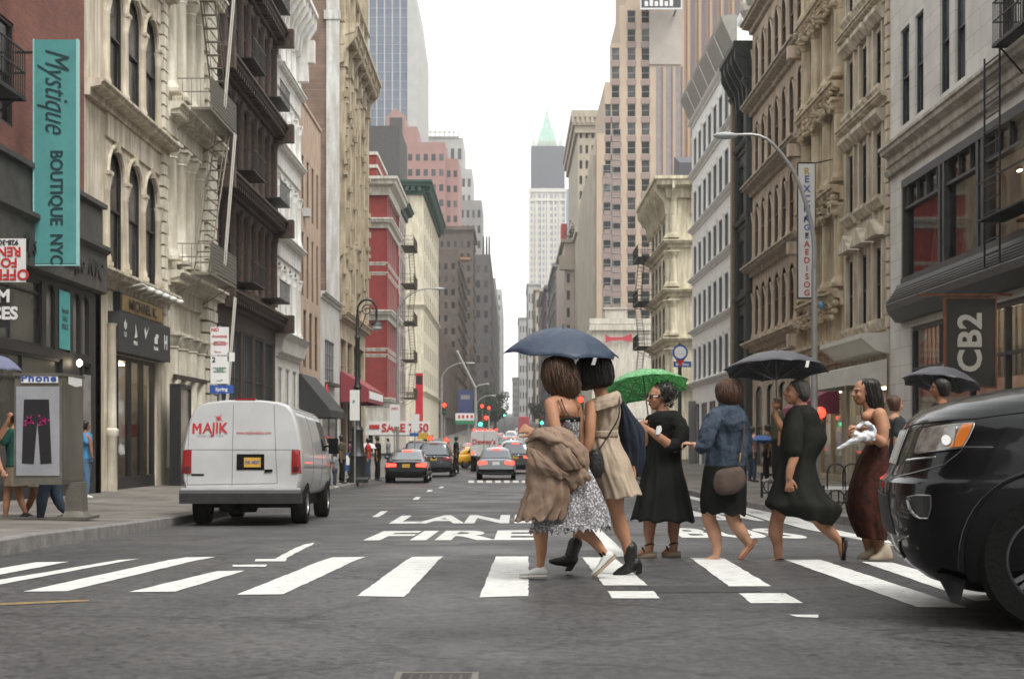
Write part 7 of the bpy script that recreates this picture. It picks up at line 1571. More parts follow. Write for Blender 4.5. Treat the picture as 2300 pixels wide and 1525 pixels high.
f.limb([(1368,1050,-.06,26),(1378,1110,-.06,22),(1385,1150,-.05,16.5),(1394,1185,-.04,17.5),(1407,1222,-.04,12),(1412,1255,-.03,10),(1412,1272,-.03,10)], n=16)
f.limb([(1352,1050,.08,26),(1325,1110,.1,21),(1312,1150,.11,15.5),(1305,1185,.1,15),(1295,1222,.08,10.5),(1290,1245,.07,9.5)], n=16)
f.face_bits()
f.hair('hair', [(1328,797,1352,797,0,.03),(1304,806,1366,804,0,.095),(1297,830,1374,826,.0,.12),(1296,852,1376,848,.01,.125),(1299,868,1372,862,.01,.12),(1308,874,1360,868,.01,.09)], hair_bk, 260, seed=4, ridge=(13,.03,.10))
f.loft('dress', [(1330,918,1392,900,0,.155),(1331,935,1392,925,0,.15),(1333,955,1390,948,0,.135),(1330,972,1386,970,0,.12),(1328,985,1386,982,0,.12),(1330,1010,1395,1005,0,.15),(1332,1045,1412,1040,0,.19),(1345,1080,1422,1075,0,.22),(1358,1121,1436,1110,0,.25)], tan_d, (7,.02,.13), seed=11, hem=3, wave=.10, crumple=.02)
f.loft('belt', [(1327,968,1388,966,0,.128),(1327,984,1387,981,0,.128)], tan_d, (20,.01,.02), seed=3, sub=3)
f.loft('collar', [(1322,900,1386,878,0,.165),(1315,915,1393,888,-.01,.185),(1311,932,1394,908,-.01,.19)], tan_d, (8,.02,.05), seed=5, wave=.05, sub=6)
mb = MB(); mb.tube([f.P(1344,935,-.17),f.P(1356,932,-.175),f.P(1360,950,-.165)], .001, 4)
f.strap('bag_strap', [(1388,890,-.1),(1386,935,-.17),(1365,975,-.18),(1340,1012,-.2),(1328,1035,-.2)], leather, .006)
f.loft('handbag', [(1322,1012,1342,1008,-.2,.05),(1316,1028,1350,1024,-.2,.06),(1316,1055,1352,1052,-.2,.065),(1322,1072,1346,1070,-.2,.05)], leather, (7,.01,.03), closed=True, seed=2)
f.loft('navy_jacket', [(1396,905,1404,902,.12,.05),(1396,930,1422,928,.13,.09),(1394,965,1445,962,.13,.12),(1398,1000,1452,998,.12,.12),(1404,1040,1448,1040,.12,.1),(1412,1068,1440,1072,.12,.07)], cloth_m('navy_wool', (.022,.028,.042), (.012,.016,.026), 7), (9,.06,.12), closed=True, seed=9, wave=.12)
def boot(f, pts, toe, heel, dd):
    f.loft('boot_shaft', [(*pts[0],dd,.05),(*pts[1],dd,.047),(*pts[2],dd,.05)], leather, (7,.01,.03), seed=3, sub=4)
    return
# boot on the ground
def ankle_boot(f, top, ank, toe, heel, ground_heel, dd, rr=1):
    """top/ank shaft centres, toe tip, heel back, foot of the heel block"""
    k = f.k; P = f.P
    mb = MB(); mb.tube([P(*top,dd),P((top[0]+ank[0])/2,(top[1]+ank[1])/2,dd),P(*ank,dd)],[16.5*k,15*k,15*k],14,sub=3); f.kids.append((mb,'boot_shaft',leather,'all'))
    mb = MB(); A, B = P(*ank,dd), P(*toe,dd); H = P(*heel,dd); mb.tube([H.lerp(A,.4),H.lerp(B,.3)+(A-H)*.12,H.lerp(B,.7),B],[14*k,14*k,10*k,5.5*k],12,sub=4); f.kids.append((mb,'boot_foot',leather,'all'))
    G0 = P(*ground_heel,dd); e = (B-H).normalized(); u = Vector((0,1,0)); a = 9*k; q = []
    for c, w in ((G0, .8), (H, 1.05)):
        for sx, sy in ((-1,-1),(1,-1),(1,1),(-1,1)): q.append(c+e*sx*a*w+u*sy*a*.9*w)
    mb = MB().hexa(q); f.kids.append((mb,'boot_heel',leather,False))
ankle_boot(f, (1414,1229), (1416,1258), (1381,1288), (1432,1266), (1434,1288), -.03)
ankle_boot(f, (1293,1222), (1284,1250), (1238,1262), (1288,1262), (1277,1284), .08)
f.finish()
# ---- W1: woman in the floral slip dress with the taupe trench coat
f = Fig('woman in a floral slip dress and white sneakers with a taupe coat on her arm', 10.85, 1215, 1297, sk_tan, .0065)
f.head(1252, 840, 0, 35, -1, turn=-30); f.limb([(1258,868,0,14),(1262,890,0,14),(1266,915,0,20)])
f.limb([(1236,908,-.1,15),(1268,903,0,21),(1294,912,.13,14)]); f.limb([(1266,912,0,28),(1268,940,0,30),(1272,975,0,25),(1268,1010,0,28),(1264,1045,0,32)], n=18)
f.ell(1266,925,0,32,46,30); f.ell(1264,1032,0,33,48,34)
f.limb([(1237,910,-.12,15.5),(1243,950,-.17,14),(1252,985,-.19,12.5),(1255,1000,-.2,12)]); f.limb([(1254,995,-.2,12),(1228,985,-.24,10.5),(1203,972,-.24,8)])
f.hand(f.P(1203,972,-.24), (-1,0,.35), (0,-1,.4), 1, .7)
f.limb([(1296,915,.14,13),(1306,955,.17,12),(1312,995,.14,11),(1312,1030,.05,9)]); f.hand(f.P(1312,1030,.05), (0,-.4,-1), (1,0,0), 1, .7)
f.limb([(1250,1050,.05,27),(1228,1110,.0,22),(1217,1150,-.02,17),(1214,1190,-.02,18),(1216,1230,-.02,13),(1214,1262,-.02,9.5),(1212,1278,-.02,9.5)], n=16)
f.limb([(1275,1050,-.05,27),(1284,1110,-.05,22),(1290,1160,-.05,17),(1310,1190,-.03,17),(1335,1215,-.02,12.5),(1355,1240,-.02,9.5),(1362,1252,-.02,9)], n=16)
f.face_bits()
f.hair('hair', [(1246,799,1268,799,0,.03),(1226,808,1282,807,0,.09),(1219,828,1292,826,0,.115),(1220,850,1298,848,.0,.12),(1226,868,1302,866,.0,.115),(1236,884,1298,884,.0,.09),(1252,893,1288,893,.0,.06)], hair_br, 300, seed=7, ridge=(13,.03,.13))
f.loft('slip_dress', [(1240,948,1302,942,0,.165),(1242,962,1302,958,0,.15),(1246,985,1298,982,0,.13),(1243,1010,1302,1008,0,.145),(1236,1050,1322,1048,0,.19),(1226,1100,1342,1095,0,.24),(1208,1150,1358,1140,0,.28),(1196,1186,1366,1176,0,.30)], FLOR, (15,.02,.12), seed=15, hem=12, wave=.05)
f.loft('lace_hem', [(1197,1176,1362,1168,0,.295),(1192,1192,1368,1184,0,.305)], FLOR, (34,.03,.07), seed=16, hem=14, sub=5)
f.loft('bust_band', [(1240,942,1303,936,0,.168),(1240,951,1303,946,0,.166)], blackc, (20,0,.01), seed=1, sub=2)
for x0, x1 in ((1250,1266),(1258,1282)): f.strap('shoulder_strap', [(x0,888,-.03),(x0+4,905,-.145),(x0+12,925,-.158),(x1+4,945,-.168)], leather, .0035)
f.strap('side_strap', [(1238,936,-.15),(1250,941,-.17),(1266,943,-.16)], leather, .0035)
f.loft('coat_bundle', [(1200,963,1250,958,-.27,.04),(1186,978,1276,972,-.27,.065),(1180,1005,1290,1000,-.28,.08),(1186,1035,1298,1030,-.28,.08),(1200,1058,1294,1054,-.27,.065),(1222,1070,1285,1066,-.26,.03)], taupe, (5,.12,.20), seed=51, wave=.16, twist=1.0, n=160, crumple=.05, sub=12)
# trench coat draped over the left arm: gathered roll, hanging panels and a sleeve
f.tube('coat', [(1186,990,-.30,6),(1204,976,-.36,9),(1232,984,-.38,11),(1262,998,-.36,10),(1288,1016,-.33,9),(1304,1040,-.3,8)], taupe, .018, 3)
f.loft('coat_fold', [(1183,1002,1214,1014,-.34,.03),(1184,1024,1246,1040,-.34,.05),(1190,1044,1268,1058,-.34,.055),(1208,1062,1272,1074,-.33,.045)], taupe, (7,.05,.16), seed=61, wave=.12, crumple=.04, hem=6, n=130)
f.loft('coat_fold', [(1224,972,1248,966,-.33,.035),(1232,1000,1268,996,-.35,.045),(1244,1030,1286,1026,-.36,.045),(1262,1056,1300,1050,-.34,.035)], taupe, (6,.06,.14), seed=63, wave=.12, crumple=.04, n=130)
f.loft('coat_panel', [(1190,1020,1262,1012,-.27,.05),(1186,1050,1270,1048,-.27,.085),(1182,1090,1272,1088,-.25,.11),(1174,1130,1274,1126,-.23,.13),(1164,1162,1258,1158,-.22,.145)], taupe, (11,.05,.20), seed=31, hem=12, wave=.12, crumple=.05, n=160)
f.loft('coat_panel', [(1238,990,1290,985,-.26,.05),(1244,1020,1312,1012,-.25,.07),(1254,1060,1314,1050,-.24,.085),(1262,1100,1300,1078,-.22,.06),(1266,1132,1280,1120,-.21,.03)], taupe, (8,.06,.2), seed=33, hem=14, wave=.12, crumple=.04, n=140)
f.tube('coat_sleeve', [(1268,985,-.24,12),(1290,1005,-.25,14),(1305,1028,-.24,15),(1302,1055,-.22,14)], taupe, .02, 5)
f.ell(1304,1040,-.255,13,5,16,0,(mbx := MB())); f.add(mbx, 'coat_lining', mat('brown_lining', (.05,.022,.014), .8))
f.loft('coat_fold', [(1262,1058,1306,1050,-.3,.03),(1264,1080,1318,1066,-.3,.035),(1282,1098,1316,1078,-.29,.02)], taupe, (6,.05,.2), seed=44, hem=6, wave=.1)
WS = mat('white_canvas', (.66,.66,.64), .7, var=.08); SOLE = mat('sole_white', (.55,.52,.46), .6); SOLT = mat('sole_tan', (.36,.28,.19), .7)
shoe(f, 'sneaker', (1226,1296), (1166,1296), 21, WS, SOLE, dd=-.02); shoe(f, 'sneaker', (1383,1252), (1333,1298), 20, WS, SOLT, dd=-.02)
f.strap('sock', [(1352,1238,-.02),(1360,1248,-.02)], blackc, .034)
f.finish()
# ---- W3: curly haired woman, black dress, platform sandals
f = Fig('curly haired woman in sunglasses and a long black dress holding the green umbrella', 12.95, 1485, 1250, sk_md, .007)
f.head(1478, 893, 0, 30, -1, turn=25); f.limb([(1486,915,0,13),(1490,935,0,16)]); f.limb([(1474,942,-.12,11),(1492,937,0,16),(1510,944,.12,11)])
f.limb([(1490,945,0,26),(1492,980,0,26),(1490,1030,0,32),(1490,1080,0,30)], n=16); f.ell(1488,965,-.02,27,38,26)
f.limb([(1510,947,-.13,11.5),(1518,980,-.18,12),(1510,1004,-.2,12),(1478,985,-.26,10),(1455,968,-.26,7.5)]); f.hand(f.P(1455,968,-.26), (-1,0,.45), (0,-1,0), 1, .9)
f.limb([(1468,950,.1,12),(1458,985,.06,11),(1452,1000,.0,10),(1446,975,-.05,8)]); f.hand(f.P(1446,972,-.05), (-.1,0,1), (0,1,0), 1, 1.1)
for x, dd in ((1457,-.05),(1514,.05)):
    f.limb([(x+8,1080,dd,22),(x+4,1150,dd,17),(x,1190,dd,13.5),(x+1,1215,dd,9.5),(x+1,1232,dd,9)]); f.foot((x+1,1232,dd),(x-22,1242,dd-.04),9)
f.face_bits(glasses=True)
f.loft('dress', [(1474,924,1512,922,0,.11),(1461,934,1524,932,0,.19),(1455,950,1530,948,0,.20),(1456,975,1528,975,0,.18),(1452,1010,1528,1008,0,.17),(1446,1050,1532,1048,0,.2),(1434,1100,1544,1098,0,.25),(1417,1167,1559,1170,0,.31)], blackc, (10,.015,.09), seed=18, hem=5, wave=.04)
f.tube('sleeve', [(1508,938,-.12,17),(1514,948,-.15,18),(1524,965,-.18,19),(1520,992,-.2,18),(1500,1002,-.23,14)], blackc, .012, 4); f.tube('sleeve', [(1466,945,.1,15),(1458,975,.06,15),(1454,1000,.0,13)], blackc, .012, 6)
mb = MB(); rnd = random.Random(5)
for _ in range(130):
    a = Vector((rnd.gauss(0,1),rnd.gauss(0,1),rnd.gauss(0,1))).normalized(); c = f.P(1492,886,.01)+Vector((a.x*.105,a.y*.10,a.z*.11))
    if a.x < -.35 and a.z < .45 and abs(a.y) < .8: continue
    pts = [c+Vector((math.cos(t)*.011,math.sin(t)*.011,-t*.004+.01))+a*.01 for t in [i*.9+rnd.random() for i in range(6)]]; mb.tube(pts, .0048, 5)
mb.ell(f.P(1493,882,.01),(.097,.092,.098)); f.add(mb, 'curly_hair', hair_bk, 'all')
f.loft('phone_case', [(1468,958,1476,956,-.3,.012),(1466,968,1478,966,-.3,.012),(1466,976,1474,976,-.3,.012)], WHT, (4,0,0), closed=True)
for x, dd in ((1457,-.05),(1514,.05)):
    shoe(f, 'platform_sole', (x+14,1252), (x-26,1254), 2, mat('cork', (.30,.24,.17), .8), mat('cork', (.30,.24,.17), .8), w=.05, soleh=.05, dd=dd)
    f.strap('sandal_strap', [(x-13,1236,dd+.05),(x-15,1228,dd),(x-13,1236,dd-.05)], leather, .009); f.strap('sandal_strap', [(x+11,1222,dd+.02),(x+1,1219,dd-.045),(x-9,1224,dd)], leather, .008)
f.finish()
# ---- W4: denim jacket woman from behind, flip flops
f = Fig('woman in a blue denim jacket and black skirt with a brown shoulder bag', 12.6, 1625, 1268, sk_lt, .007)
f.head(1638, 882, 0, 29, -1, turn=-40); f.limb([(1642,905,0,12),(1640,925,0,16)]); f.limb([(1606,942,-.10,12),(1636,931,0,19),(1660,944,.11,12)])
f.limb([(1634,940,0,32),(1634,980,0,32),(1630,1030,0,31),(1624,1070,0,33)], n=16); f.limb([(1602,945,-.11,12),(1586,975,-.18,13),(1578,1003,-.2,12),(1562,1003,-.2,9),(1552,1000,-.2,8)])
f.hand(f.P(1556,1000,-.2), (-1,0,.25), (0,.2,1), 1, .8); f.limb([(1664,945,.14,13),(1676,985,.14,12),(1672,1020,.05,10)])
f.limb([(1612,1080,.05,26),(1598,1130,.0,20),(1592,1160,.0,16),(1604,1195,.0,16),(1610,1225,.0,11),(1608,1246,.0,9)]); f.foot((1608,1250,0),(1582,1262,0),9)
f.limb([(1632,1080,-.05,26),(1640,1130,-.05,20),(1646,1165,-.04,16),(1662,1192,-.03,15),(1678,1215,-.02,10.5),(1684,1225,-.02,9)]); f.foot((1682,1225,-.02),(1662,1252,-.02),8.5)
f.face_bits(); denim = cloth_m('denim_blue', (.065,.088,.12), (.022,.031,.047), 14, .85, .5, 30)
f.hair('hair', [(1628,853,1650,853,.01,.04),(1612,863,1664,863,.01,.10),(1610,880,1668,880,.0,.125),(1613,896,1664,896,-.01,.11),(1624,910,1654,910,-.02,.07)], hair_rd, 160, seed=2); f.ell(1632,858,.03,11,11,8,0,(mbx := MB())); f.add(mbx,'hair_bun',hair_rd)
f.loft('denim_jacket', [(1618,908,1660,908,0,.08),(1602,924,1670,924,0,.17),(1590,945,1680,945,0,.20),(1590,975,1681,975,0,.17),(1590,1010,1679,1010,0,.16),(1586,1040,1676,1042,0,.16),(1584,1056,1674,1058,0,.165)], denim, (9,.02,.05), seed=21, wave=.10, crumple=.035, n=140)
f.tube('sleeve', [(1610,930,-.1,18),(1600,942,-.13,20),(1586,965,-.18,19),(1577,995,-.2,18),(1568,1004,-.2,15)], denim, .02, 4); f.tube('sleeve', [(1664,942,.13,18),(1677,975,.14,18),(1676,1015,.06,15)], denim, .02, 9)
f.loft('collar', [(1616,905,1658,905,0,.075),(1610,918,1664,918,0,.095)], denim, (6,.01,.04), seed=2, sub=4)
f.loft('skirt', [(1583,1045,1675,1045,0,.17),(1578,1080,1676,1080,0,.185),(1574,1120,1675,1125,0,.19),(1576,1150,1673,1156,0,.19)], blackc, (8,.01,.06), seed=22, hem=6)
brn = mat('brown_suede', (.085,.055,.042), .85, col2=(.05,.033,.026), vscale=12, bump=.3); f.loft('shoulder_bag', [(1612,1052,1652,1046,-.24,.035),(1598,1062,1660,1056,-.25,.05),(1593,1084,1664,1078,-.25,.06),(1599,1102,1655,1096,-.25,.05),(1612,1109,1640,1106,-.25,.03)], brn, (7,.01,.05), closed=True, seed=7)
f.strap('bag_strap', [(1662,925,-.05),(1664,960,-.17),(1658,1010,-.19),(1650,1050,-.22)], brn, .008); f.strap('bag_buckle', [(1655,1018,-.2),(1653,1036,-.21)], mat('brass', (.5,.33,.1), .3, .8), .006)
ff = mat('flip_flop_tan', (.30,.11,.06), .7); shoe(f, 'flip_flop', (1630,1269), (1577,1269), 1.5, ff, ff, w=.05, soleh=.022, dd=0); shoe(f, 'flip_flop', (1698,1216), (1660,1264), 1.5, ff, ff, w=.05, soleh=.022, dd=-.02)
for p in (((1606,1262,.03),(1596,1256,0),(1585,1264,-.01)),((1606,1262,-.03),(1596,1256,0),(1585,1264,-.01)),((1680,1232,.02),(1672,1238,-.03),(1666,1250,-.02))): f.strap('flip_flop_strap', p, ff, .005)
f.finish()
# ---- W5: person in the long black draped dress under the grey umbrella
f = Fig('person in a flowing long black dress and open shoes walking under the dark grey umbrella', 12.55, 1750, 1270, sk_md, .007)
f.head(1787, 882, 0, 30, -1, turn=8, tilt=8); f.limb([(1795,900,0,13),(1800,918,0,16),(1800,935,0,18)]); f.limb([(1780,942,-.11,11),(1800,933,0,16),(1820,943,.11,11)])
f.limb([(1800,945,0,30),(1798,985,0,30),(1792,1040,0,31),(1785,1080,0,32)], n=16)
f.limb([(1782,948,-.13,11),(1778,985,-.2,12),(1774,1020,-.22,11),(1764,1050,-.24,9.5),(1760,1072,-.24,7.5)]); f.hand(f.P(1760,1070,-.24), (.05,0,-1), (-.2,-1,0), 1, .45)
f.limb([(1816,940,.12,13),(1800,960,.1,11),(1765,965,.05,10),(1746,938,.05,8),(1744,928,.05,7)]); f.hand(f.P(1745,934,.05), (-.2,0,1), (-1,.2,0), 1, 1.1)
f.limb([(1775,1090,.03,26),(1755,1140,.0,19),(1746,1165,.0,16),(1742,1195,.0,16.5),(1747,1225,.0,11),(1748,1250,0,9)]); f.foot((1748,1255,0),(1716,1266,0),6.5)
f.limb([(1800,1090,-.02,26),(1828,1145,-.02,20),(1842,1172,-.02,15),(1865,1195,-.02,13),(1882,1212,-.01,9),(1890,1222,-.01,9)]); f.foot((1890,1224,-.01),(1892,1252,-.01),9)
f.face_bits()
f.loft('hair', [(1788,852,1804,852,.0,.03),(1774,860,1816,860,.0,.085),(1778,876,1820,876,.0,.095),(1790,892,1818,892,.0,.085),(1798,902,1812,902,0,.05)], hair_gy, (14,.03,.03), closed=True, thick=0, seed=3)
f.loft('dress', [(1784,911,1816,909,0,.08),(1768,928,1834,926,0,.18),(1758,965,1844,958,0,.19),(1755,988,1855,984,0,.2),(1754,1010,1842,1012,0,.2),(1752,1040,1828,1040,0,.2),(1740,1080,1838,1085,0,.23),(1728,1112,1862,1118,0,.27),(1722,1134,1884,1140,0,.30),(1750,1152,1862,1178,0,.26)], blackc2, (9,.02,.08), seed=26, hem=4, wave=.05)
f.tube('sleeve', [(1788,932,-.11,16),(1782,944,-.14,19),(1774,975,-.19,21),(1772,1012,-.21,20)], blackc2, .01, 7)
shoe(f, 'open_shoe', (1760,1271), (1702,1271), 15, leather, BLKPL, w=.045, soleh=.014, dd=0); shoe(f, 'open_shoe', (1888,1210), (1890,1268), 11, leather, BLKPL, w=.045, soleh=.014, dd=-.01, up=1)
f.finish()
# ---- W6: long haired woman with the white cloth and dark red skirt
f = Fig('woman with long dark hair and a dark red patterned skirt holding a white cloth', 12.7, 1965, 1270, sk_tan, .007)
f.head(1938, 882, 0, 30, -1, turn=18); f.limb([(1948,905,0,12),(1958,930,0,16)]); f.limb([(1940,936,-.1,12),(1965,930,0,17),(1985,938,.14,12)])
f.limb([(1968,935,0,24),(1976,965,0,24),(1972,1000,0,24),(1962,1050,0,32),(1960,1080,0,30)], n=16)
f.limb([(1966,932,-.15,16),(1970,960,-.19,14),(1966,992,-.22,12),(1945,982,-.3,10),(1922,966,-.32,8),(1914,962,-.32,7)]); f.hand(f.P(1916,962,-.32), (-1,0,.12), (0,-.3,1), 1, .9)
f.limb([(1985,940,.13,12),(1975,980,.05,11),(1945,990,-.15,9),(1925,985,-.2,8)]); f.hand(f.P(1925,985,-.2), (-1,0,0), (0,0,-1), 1, .7)
for pts in ([(1950,1090,.05,24),(1948,1150,.05,18),(1952,1200,.05,15),(1955,1235,.05,9.5)], [(1970,1090,-.03,24),(1972,1150,-.03,18),(1972,1200,-.03,14),(1972,1238,-.03,9.5)]): f.limb(pts)
f.face_bits()
f.hair('long_hair', [(1942,850,1962,850,0,.03),(1930,858,1972,858,.01,.085),(1930,872,1978,872,.02,.1),(1938,892,1982,892,.02,.1),(1944,915,1984,915,.03,.1),(1948,938,1982,938,.04,.085),(1954,955,1976,955,.05,.05)], hair_bk, 220, seed=9)
f.loft('black_top', [(1960,966,1998,962,0,.135),(1960,978,1998,974,0,.135),(1962,988,1996,984,0,.125)], blackc, (12,.0,.02), seed=2, sub=4)
dred = cloth_m('dark_red_print', (.075,.018,.009), (.009,.007,.006), 20); f.loft('skirt', [(1948,996,1992,1000,0,.13),(1936,1020,1994,1022,0,.16),(1920,1060,1996,1062,0,.19),(1907,1110,1998,1112,0,.21),(1905,1140,1996,1145,0,.21),(1914,1175,1992,1180,0,.19),(1930,1206,1988,1212,0,.17)], dred, (9,.02,.08), seed=28, wave=.06)
whc = cloth_m('white_cloth', (.66,.67,.68), (.55,.56,.58), 6, .9, .4, 25)
f.tube('white_cloth', [(1908,958,-.36,5),(1916,951,-.38,4),(1928,954,-.38,6),(1938,966,-.34,8),(1930,980,-.36,10),(1910,982,-.38,9),(1890,991,-.38,6),(1872,1001,-.38,4),(1860,1007,-.38,3)], whc, .02, 3)
f.tube('white_cloth', [(1898,974,-.38,5),(1908,981,-.38,8),(1925,976,-.36,10),(1938,985,-.34,7)], whc, .025, 6)
bg_ = mat('beige_suede', (.40,.33,.24), .85, var=.15, vscale=8)
shoe(f, 'sneaker', (1985,1262), (1930,1268), 42, bg_, SOLT, w=.055, soleh=.035, dd=.03); shoe(f, 'sneaker', (1998,1268), (1948,1272), 42, bg_, SOLT, w=.055, soleh=.035, dd=-.06)
f.finish()
# ================= simpler background people, still full figures
def walker(label, x, yf, d, h, top, bottom, skinm, face=-1, stride=.5, hair=hair_bk, skirt=False, turn=0, arm=None, bare_legs=False, pack=None, cap=None, seed=0, hairlen=0, group=None):
    """x, yf: photo position of the feet; h: height in m"""
    U = h*F/d/100.0      # one percent of the height in px
    f = Fig(label, d, x, yf, skinm, max(.008, .0009*d), group); X = lambda a: x+a*U*(-face); Y = lambda b: yf-b*U; r = lambda q: q*U
    f.head(X(-.5), Y(93.5), 0, r(6.4), face, turn=turn); f.limb([(X(.5),Y(88),0,r(3)),(X(.8),Y(83),0,r(3.6))]); f.limb([(X(0),Y(81),-.16,r(3.2)),(X(.8),Y(82),0,r(4.5)),(X(0),Y(81),.16,r(3.2))])
    f.limb([(X(.8),Y(78),0,r(6.3)),(X(.6),Y(68),0,r(6)),(X(.6),Y(58),0,r(5.6)),(X(.6),Y(50),0,r(6.3))], n=14)
    s_ = stride
    for sg, dd in ((1,-.08),(-1,.08)):
        kx = -6*s_ if sg > 0 else 3*s_; fx = -9*s_ if sg > 0 else 12*s_; fy = 4 if sg > 0 else 4+5*s_
        pts = [(X(.6),Y(49),dd,r(5)),(X(kx),Y(28),dd,r(3.6)),(X((kx+fx)/2),Y(17),dd,r(3.2)),(X(fx),Y(fy+1),dd,r(2))]; f.limb(pts)
        if not bare_legs: f.tube('trouser_leg', [(p[0],p[1],p[2],p[3]*1.25+r(.4)) for p in pts[:3]]+[(X(fx),Y(fy+3),dd,r(3.1))], bottom, .01, seed)
        mbs = MB(); mbs.tube([f.P(X(fx+1.5),Y(fy-1.6),dd),f.P(X(fx-2),Y(fy-2.2),dd),f.P(X(fx-6.5),Y(fy-2.8 if sg > 0 else fy-4.5),dd)],[r(2.1)*f.k,r(2)*f.k,r(1.5)*f.k],8); f.add(mbs, 'shoe', leather if seed % 3 else WS)
        ax = (4 if sg > 0 else -5)*s_; ha = arm if (arm and sg > 0) else [(X(ax*.6+1),Y(66),dd*2.6,r(2.6)),(X(ax*1.3-1),Y(50),dd*2.6,r(1.9))]
        f.limb([(X(0),Y(80),dd*2.1,r(2.8))]+ha); hp = ha[-1]; pv = ha[-2]; v = f.P(hp[0],hp[1],hp[2])-f.P(pv[0],pv[1],pv[2]); f.hand(f.P(hp[0],hp[1],hp[2]), v, (0,-1,.1), h/1.7, .6)
        f.tube('sleeve', [(X(.3),Y(80.5),dd*2.1,r(3.9)),(X(ax*.3+.8) if not (arm and sg > 0) else (X(0)+ha[0][0])/2,Y(72),dd*2.5,r(3.8))], top, .008, seed)
    f.face_bits()
    f.loft('shirt', [(X(-3*-face*0)-r(3.4),Y(85),x+(X(0)-x)+r(4.4),Y(85),0,.07),(X(0)-r(6),Y(80),X(0)+r(7.5),Y(80),0,.19*h/1.7),(X(0)-r(6.6),Y(70),X(0)+r(7.8),Y(70),0,.185*h/1.7),(X(0)-r(6),Y(58),X(0)+r(7.2),Y(58),0,.165*h/1.7),(X(0)-r(6.4),Y(50),X(0)+r(7.6),Y(50),0,.18*h/1.7)], top, (8,.02,.05), n=48, sub=4, seed=seed+1, wave=.08)
    if skirt: f.loft('skirt', [(X(0)-r(6),Y(54),X(0)+r(7),Y(54),0,.16),(X(0)-r(8),Y(40),X(0)+r(9),Y(40),0,.2),(X(0)-r(9),Y(32),X(0)+r(10.5),Y(32),0,.22)], bottom, (9,.02,.1), n=48, sub=4, seed=seed)
    else: f.loft('trousers', [(X(0)-r(6),Y(54),X(0)+r(7),Y(54),0,.165),(X(0)-r(6.8),Y(46),X(0)+r(8),Y(46),0,.175)], bottom, (6,.01,.03), n=40, sub=3, seed=seed)
    hx = X(1); f.loft('hair', [(hx-r(2),Y(100.6),hx+r(2),Y(100.6),0,.03),(hx-r(5),Y(98),hx+r(5),Y(98),0,.085),(hx-r(4.6)+face*0,Y(94),hx+r(5),Y(94),0.0,.095),(hx-r(2.4)-r(1)*face*0,Y(89-hairlen),hx+r(4),Y(89-hairlen),.01,.075)], hair, (12,.02,.05), n=36, sub=4, closed=True, thick=0, seed=seed)
    if pack: mbp = MB(); mbp.ell(f.P(X(8.5),Y(70),0),(r(4)*f.k,.15,r(9)*f.k)); f.add(mbp, 'backpack', pack)
    if cap: mbp = MB(); mbp.ell(f.P(X(0),Y(98),0),(r(5.6)*f.k,.09,r(3.6)*f.k)); mbp.tube([f.P(X(-4),Y(97),0),f.P(X(-9),Y(96),0)],r(1.3)*f.k,6); f.add(mbp, 'cap', cap)
    return f.finish(2)
jean = cloth_m('jean_dark', (.04,.06,.09)); khaki = cloth_m('khaki', (.2,.16,.11)); grn_c = cloth_m('teal_shirt', (.02,.09,.07)); blu = cloth_m('sky_blue_shirt', (.07,.24,.44)); gryc = cloth_m('grey_shirt', (.22,.23,.25)); whs = cloth_m('white_shirt', (.55,.55,.55)); redc = cloth_m('red_cloth', (.4,.03,.03)); olv = cloth_m('olive_shirt', (.07,.07,.04)); plm = cloth_m('plum_shirt', (.12,.04,.07))
walker('man in a sky blue shirt and jeans walking past the black storefront', 193, 1118, 33, 1.76, blu, cloth_m('jean_blue', (.09,.16,.25)), sk_br, 1, .25, seed=3, arm=[(205,985,-.15,5.5),(211,1018,-.2,4)])
walker('walking person in a green shirt hidden behind the phone booth, arm raised', 32, 1172, 22.4, 1.72, grn_c, khaki, sk_tan, -1, .7, bare_legs=True, skirt=True, seed=1, arm=[(10,985,-.2,7),(28,945,-.2,5)])
walker('walking person with bare brown legs behind the phone booth', 78, 1170, 22.8, 1.68, olv, khaki, sk_br, 1, .8, bare_legs=True, skirt=True, seed=5)
walker('walking person in dark trousers between booth post and storefront', 115, 1176, 22.0, 1.72, blackc, jean, sk_md, -1, .9, seed=4)
walker('person with a red cap and white shirt beside the van mirror', 735, 1092, 50, 1.7, whs, jean, sk_br, -1, .3, cap=redc, seed=2)
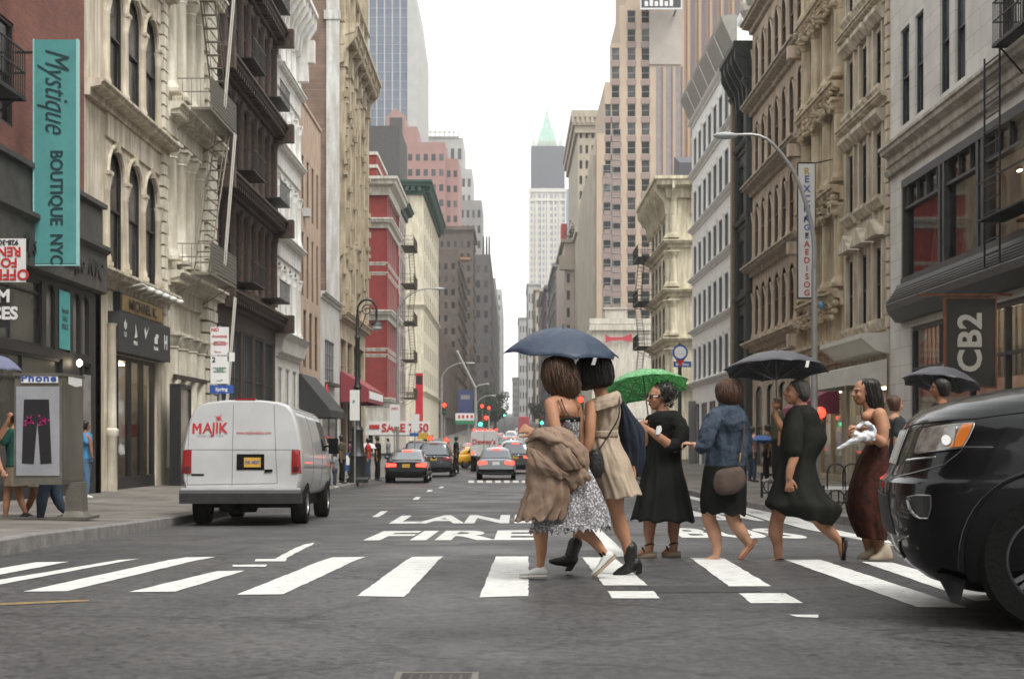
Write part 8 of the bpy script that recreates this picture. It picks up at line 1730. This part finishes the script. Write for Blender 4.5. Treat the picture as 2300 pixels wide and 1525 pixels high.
walker('person with a tan backpack near the scroll lamp post', 768, 1086, 50, 1.68, olv, blackc, sk_br, 1, .3, pack=khaki, seed=7, hairlen=6)
walker('person in grey near the kerb in front of the storefront awning', 752, 1094, 47, 1.15, gryc, jean, sk_md, 1, .2, seed=3)
walker('person under the small white umbrella by the lamp post', 826, 1078, 57, 1.65, redc, jean, sk_md, -1, .3, seed=8)
walker('man in dark clothes walking on the left kerb behind the black sedan', 848, 1080, 58, 1.8, blackc, blackc, sk_br, 1, .3, seed=10)
walker('person in plum walking near the maroon awning', 786, 1070, 66, 1.7, plm, jean, sk_md, -1, .3, seed=11)
walker('dark dressed person crossing between the SUV and taxi', 1024, 1066, 66, 1.75, blackc, blackc, sk_br, -1, .5, seed=13)
walker('person in grey on the far left sidewalk near the sale banner', 872, 1050, 84, 1.7, gryc, jean, sk_md, 1, .3, seed=14)
walker('person in brown under the blue umbrella on the right sidewalk', 1722, 1080, 34.5, 1.35, cloth_m('brown_shirt', (.12,.08,.055)), blackc, sk_md, -1, .2, seed=15)
walker('person in pale pink holding a bag under the blue umbrella', 1690, 1082, 34, 1.3, cloth_m('pale_pink_shirt', (.42,.32,.32)), jean, sk_lt, 1, .3, seed=16)
walker('person with long brown hair standing before the arcaded tan house', 1745, 1085, 31, 1.85, olv, blackc, sk_md, -1, .3, seed=17, hair=hair_br, hairlen=10)
walker('person in dark shirt with short brown hair behind the red skirt woman', 2010, 1190, 17.5, 1.62, cloth_m('charcoal_shirt', (.03,.035,.035)), blackc, sk_lt, 1, .4, seed=19, hair=hair_rd)
walker('man with brown face under the black umbrella behind the dark hood', 2112, 1232, 14.2, 1.68, cloth_m('dark_brown_coat', (.03,.02,.018)), blackc, sk_br, -1, .4, seed=20)
walker('small figure in white far down the right sidewalk', 1600, 1066, 52, 1.7, whs, jean, sk_md, -1, .3, seed=21)
walker('pedestrian leg and white shoe entering at the left edge', -32, 1206, 18.2, 1.7, gryc, khaki, sk_lt, 1, .9, seed=6)
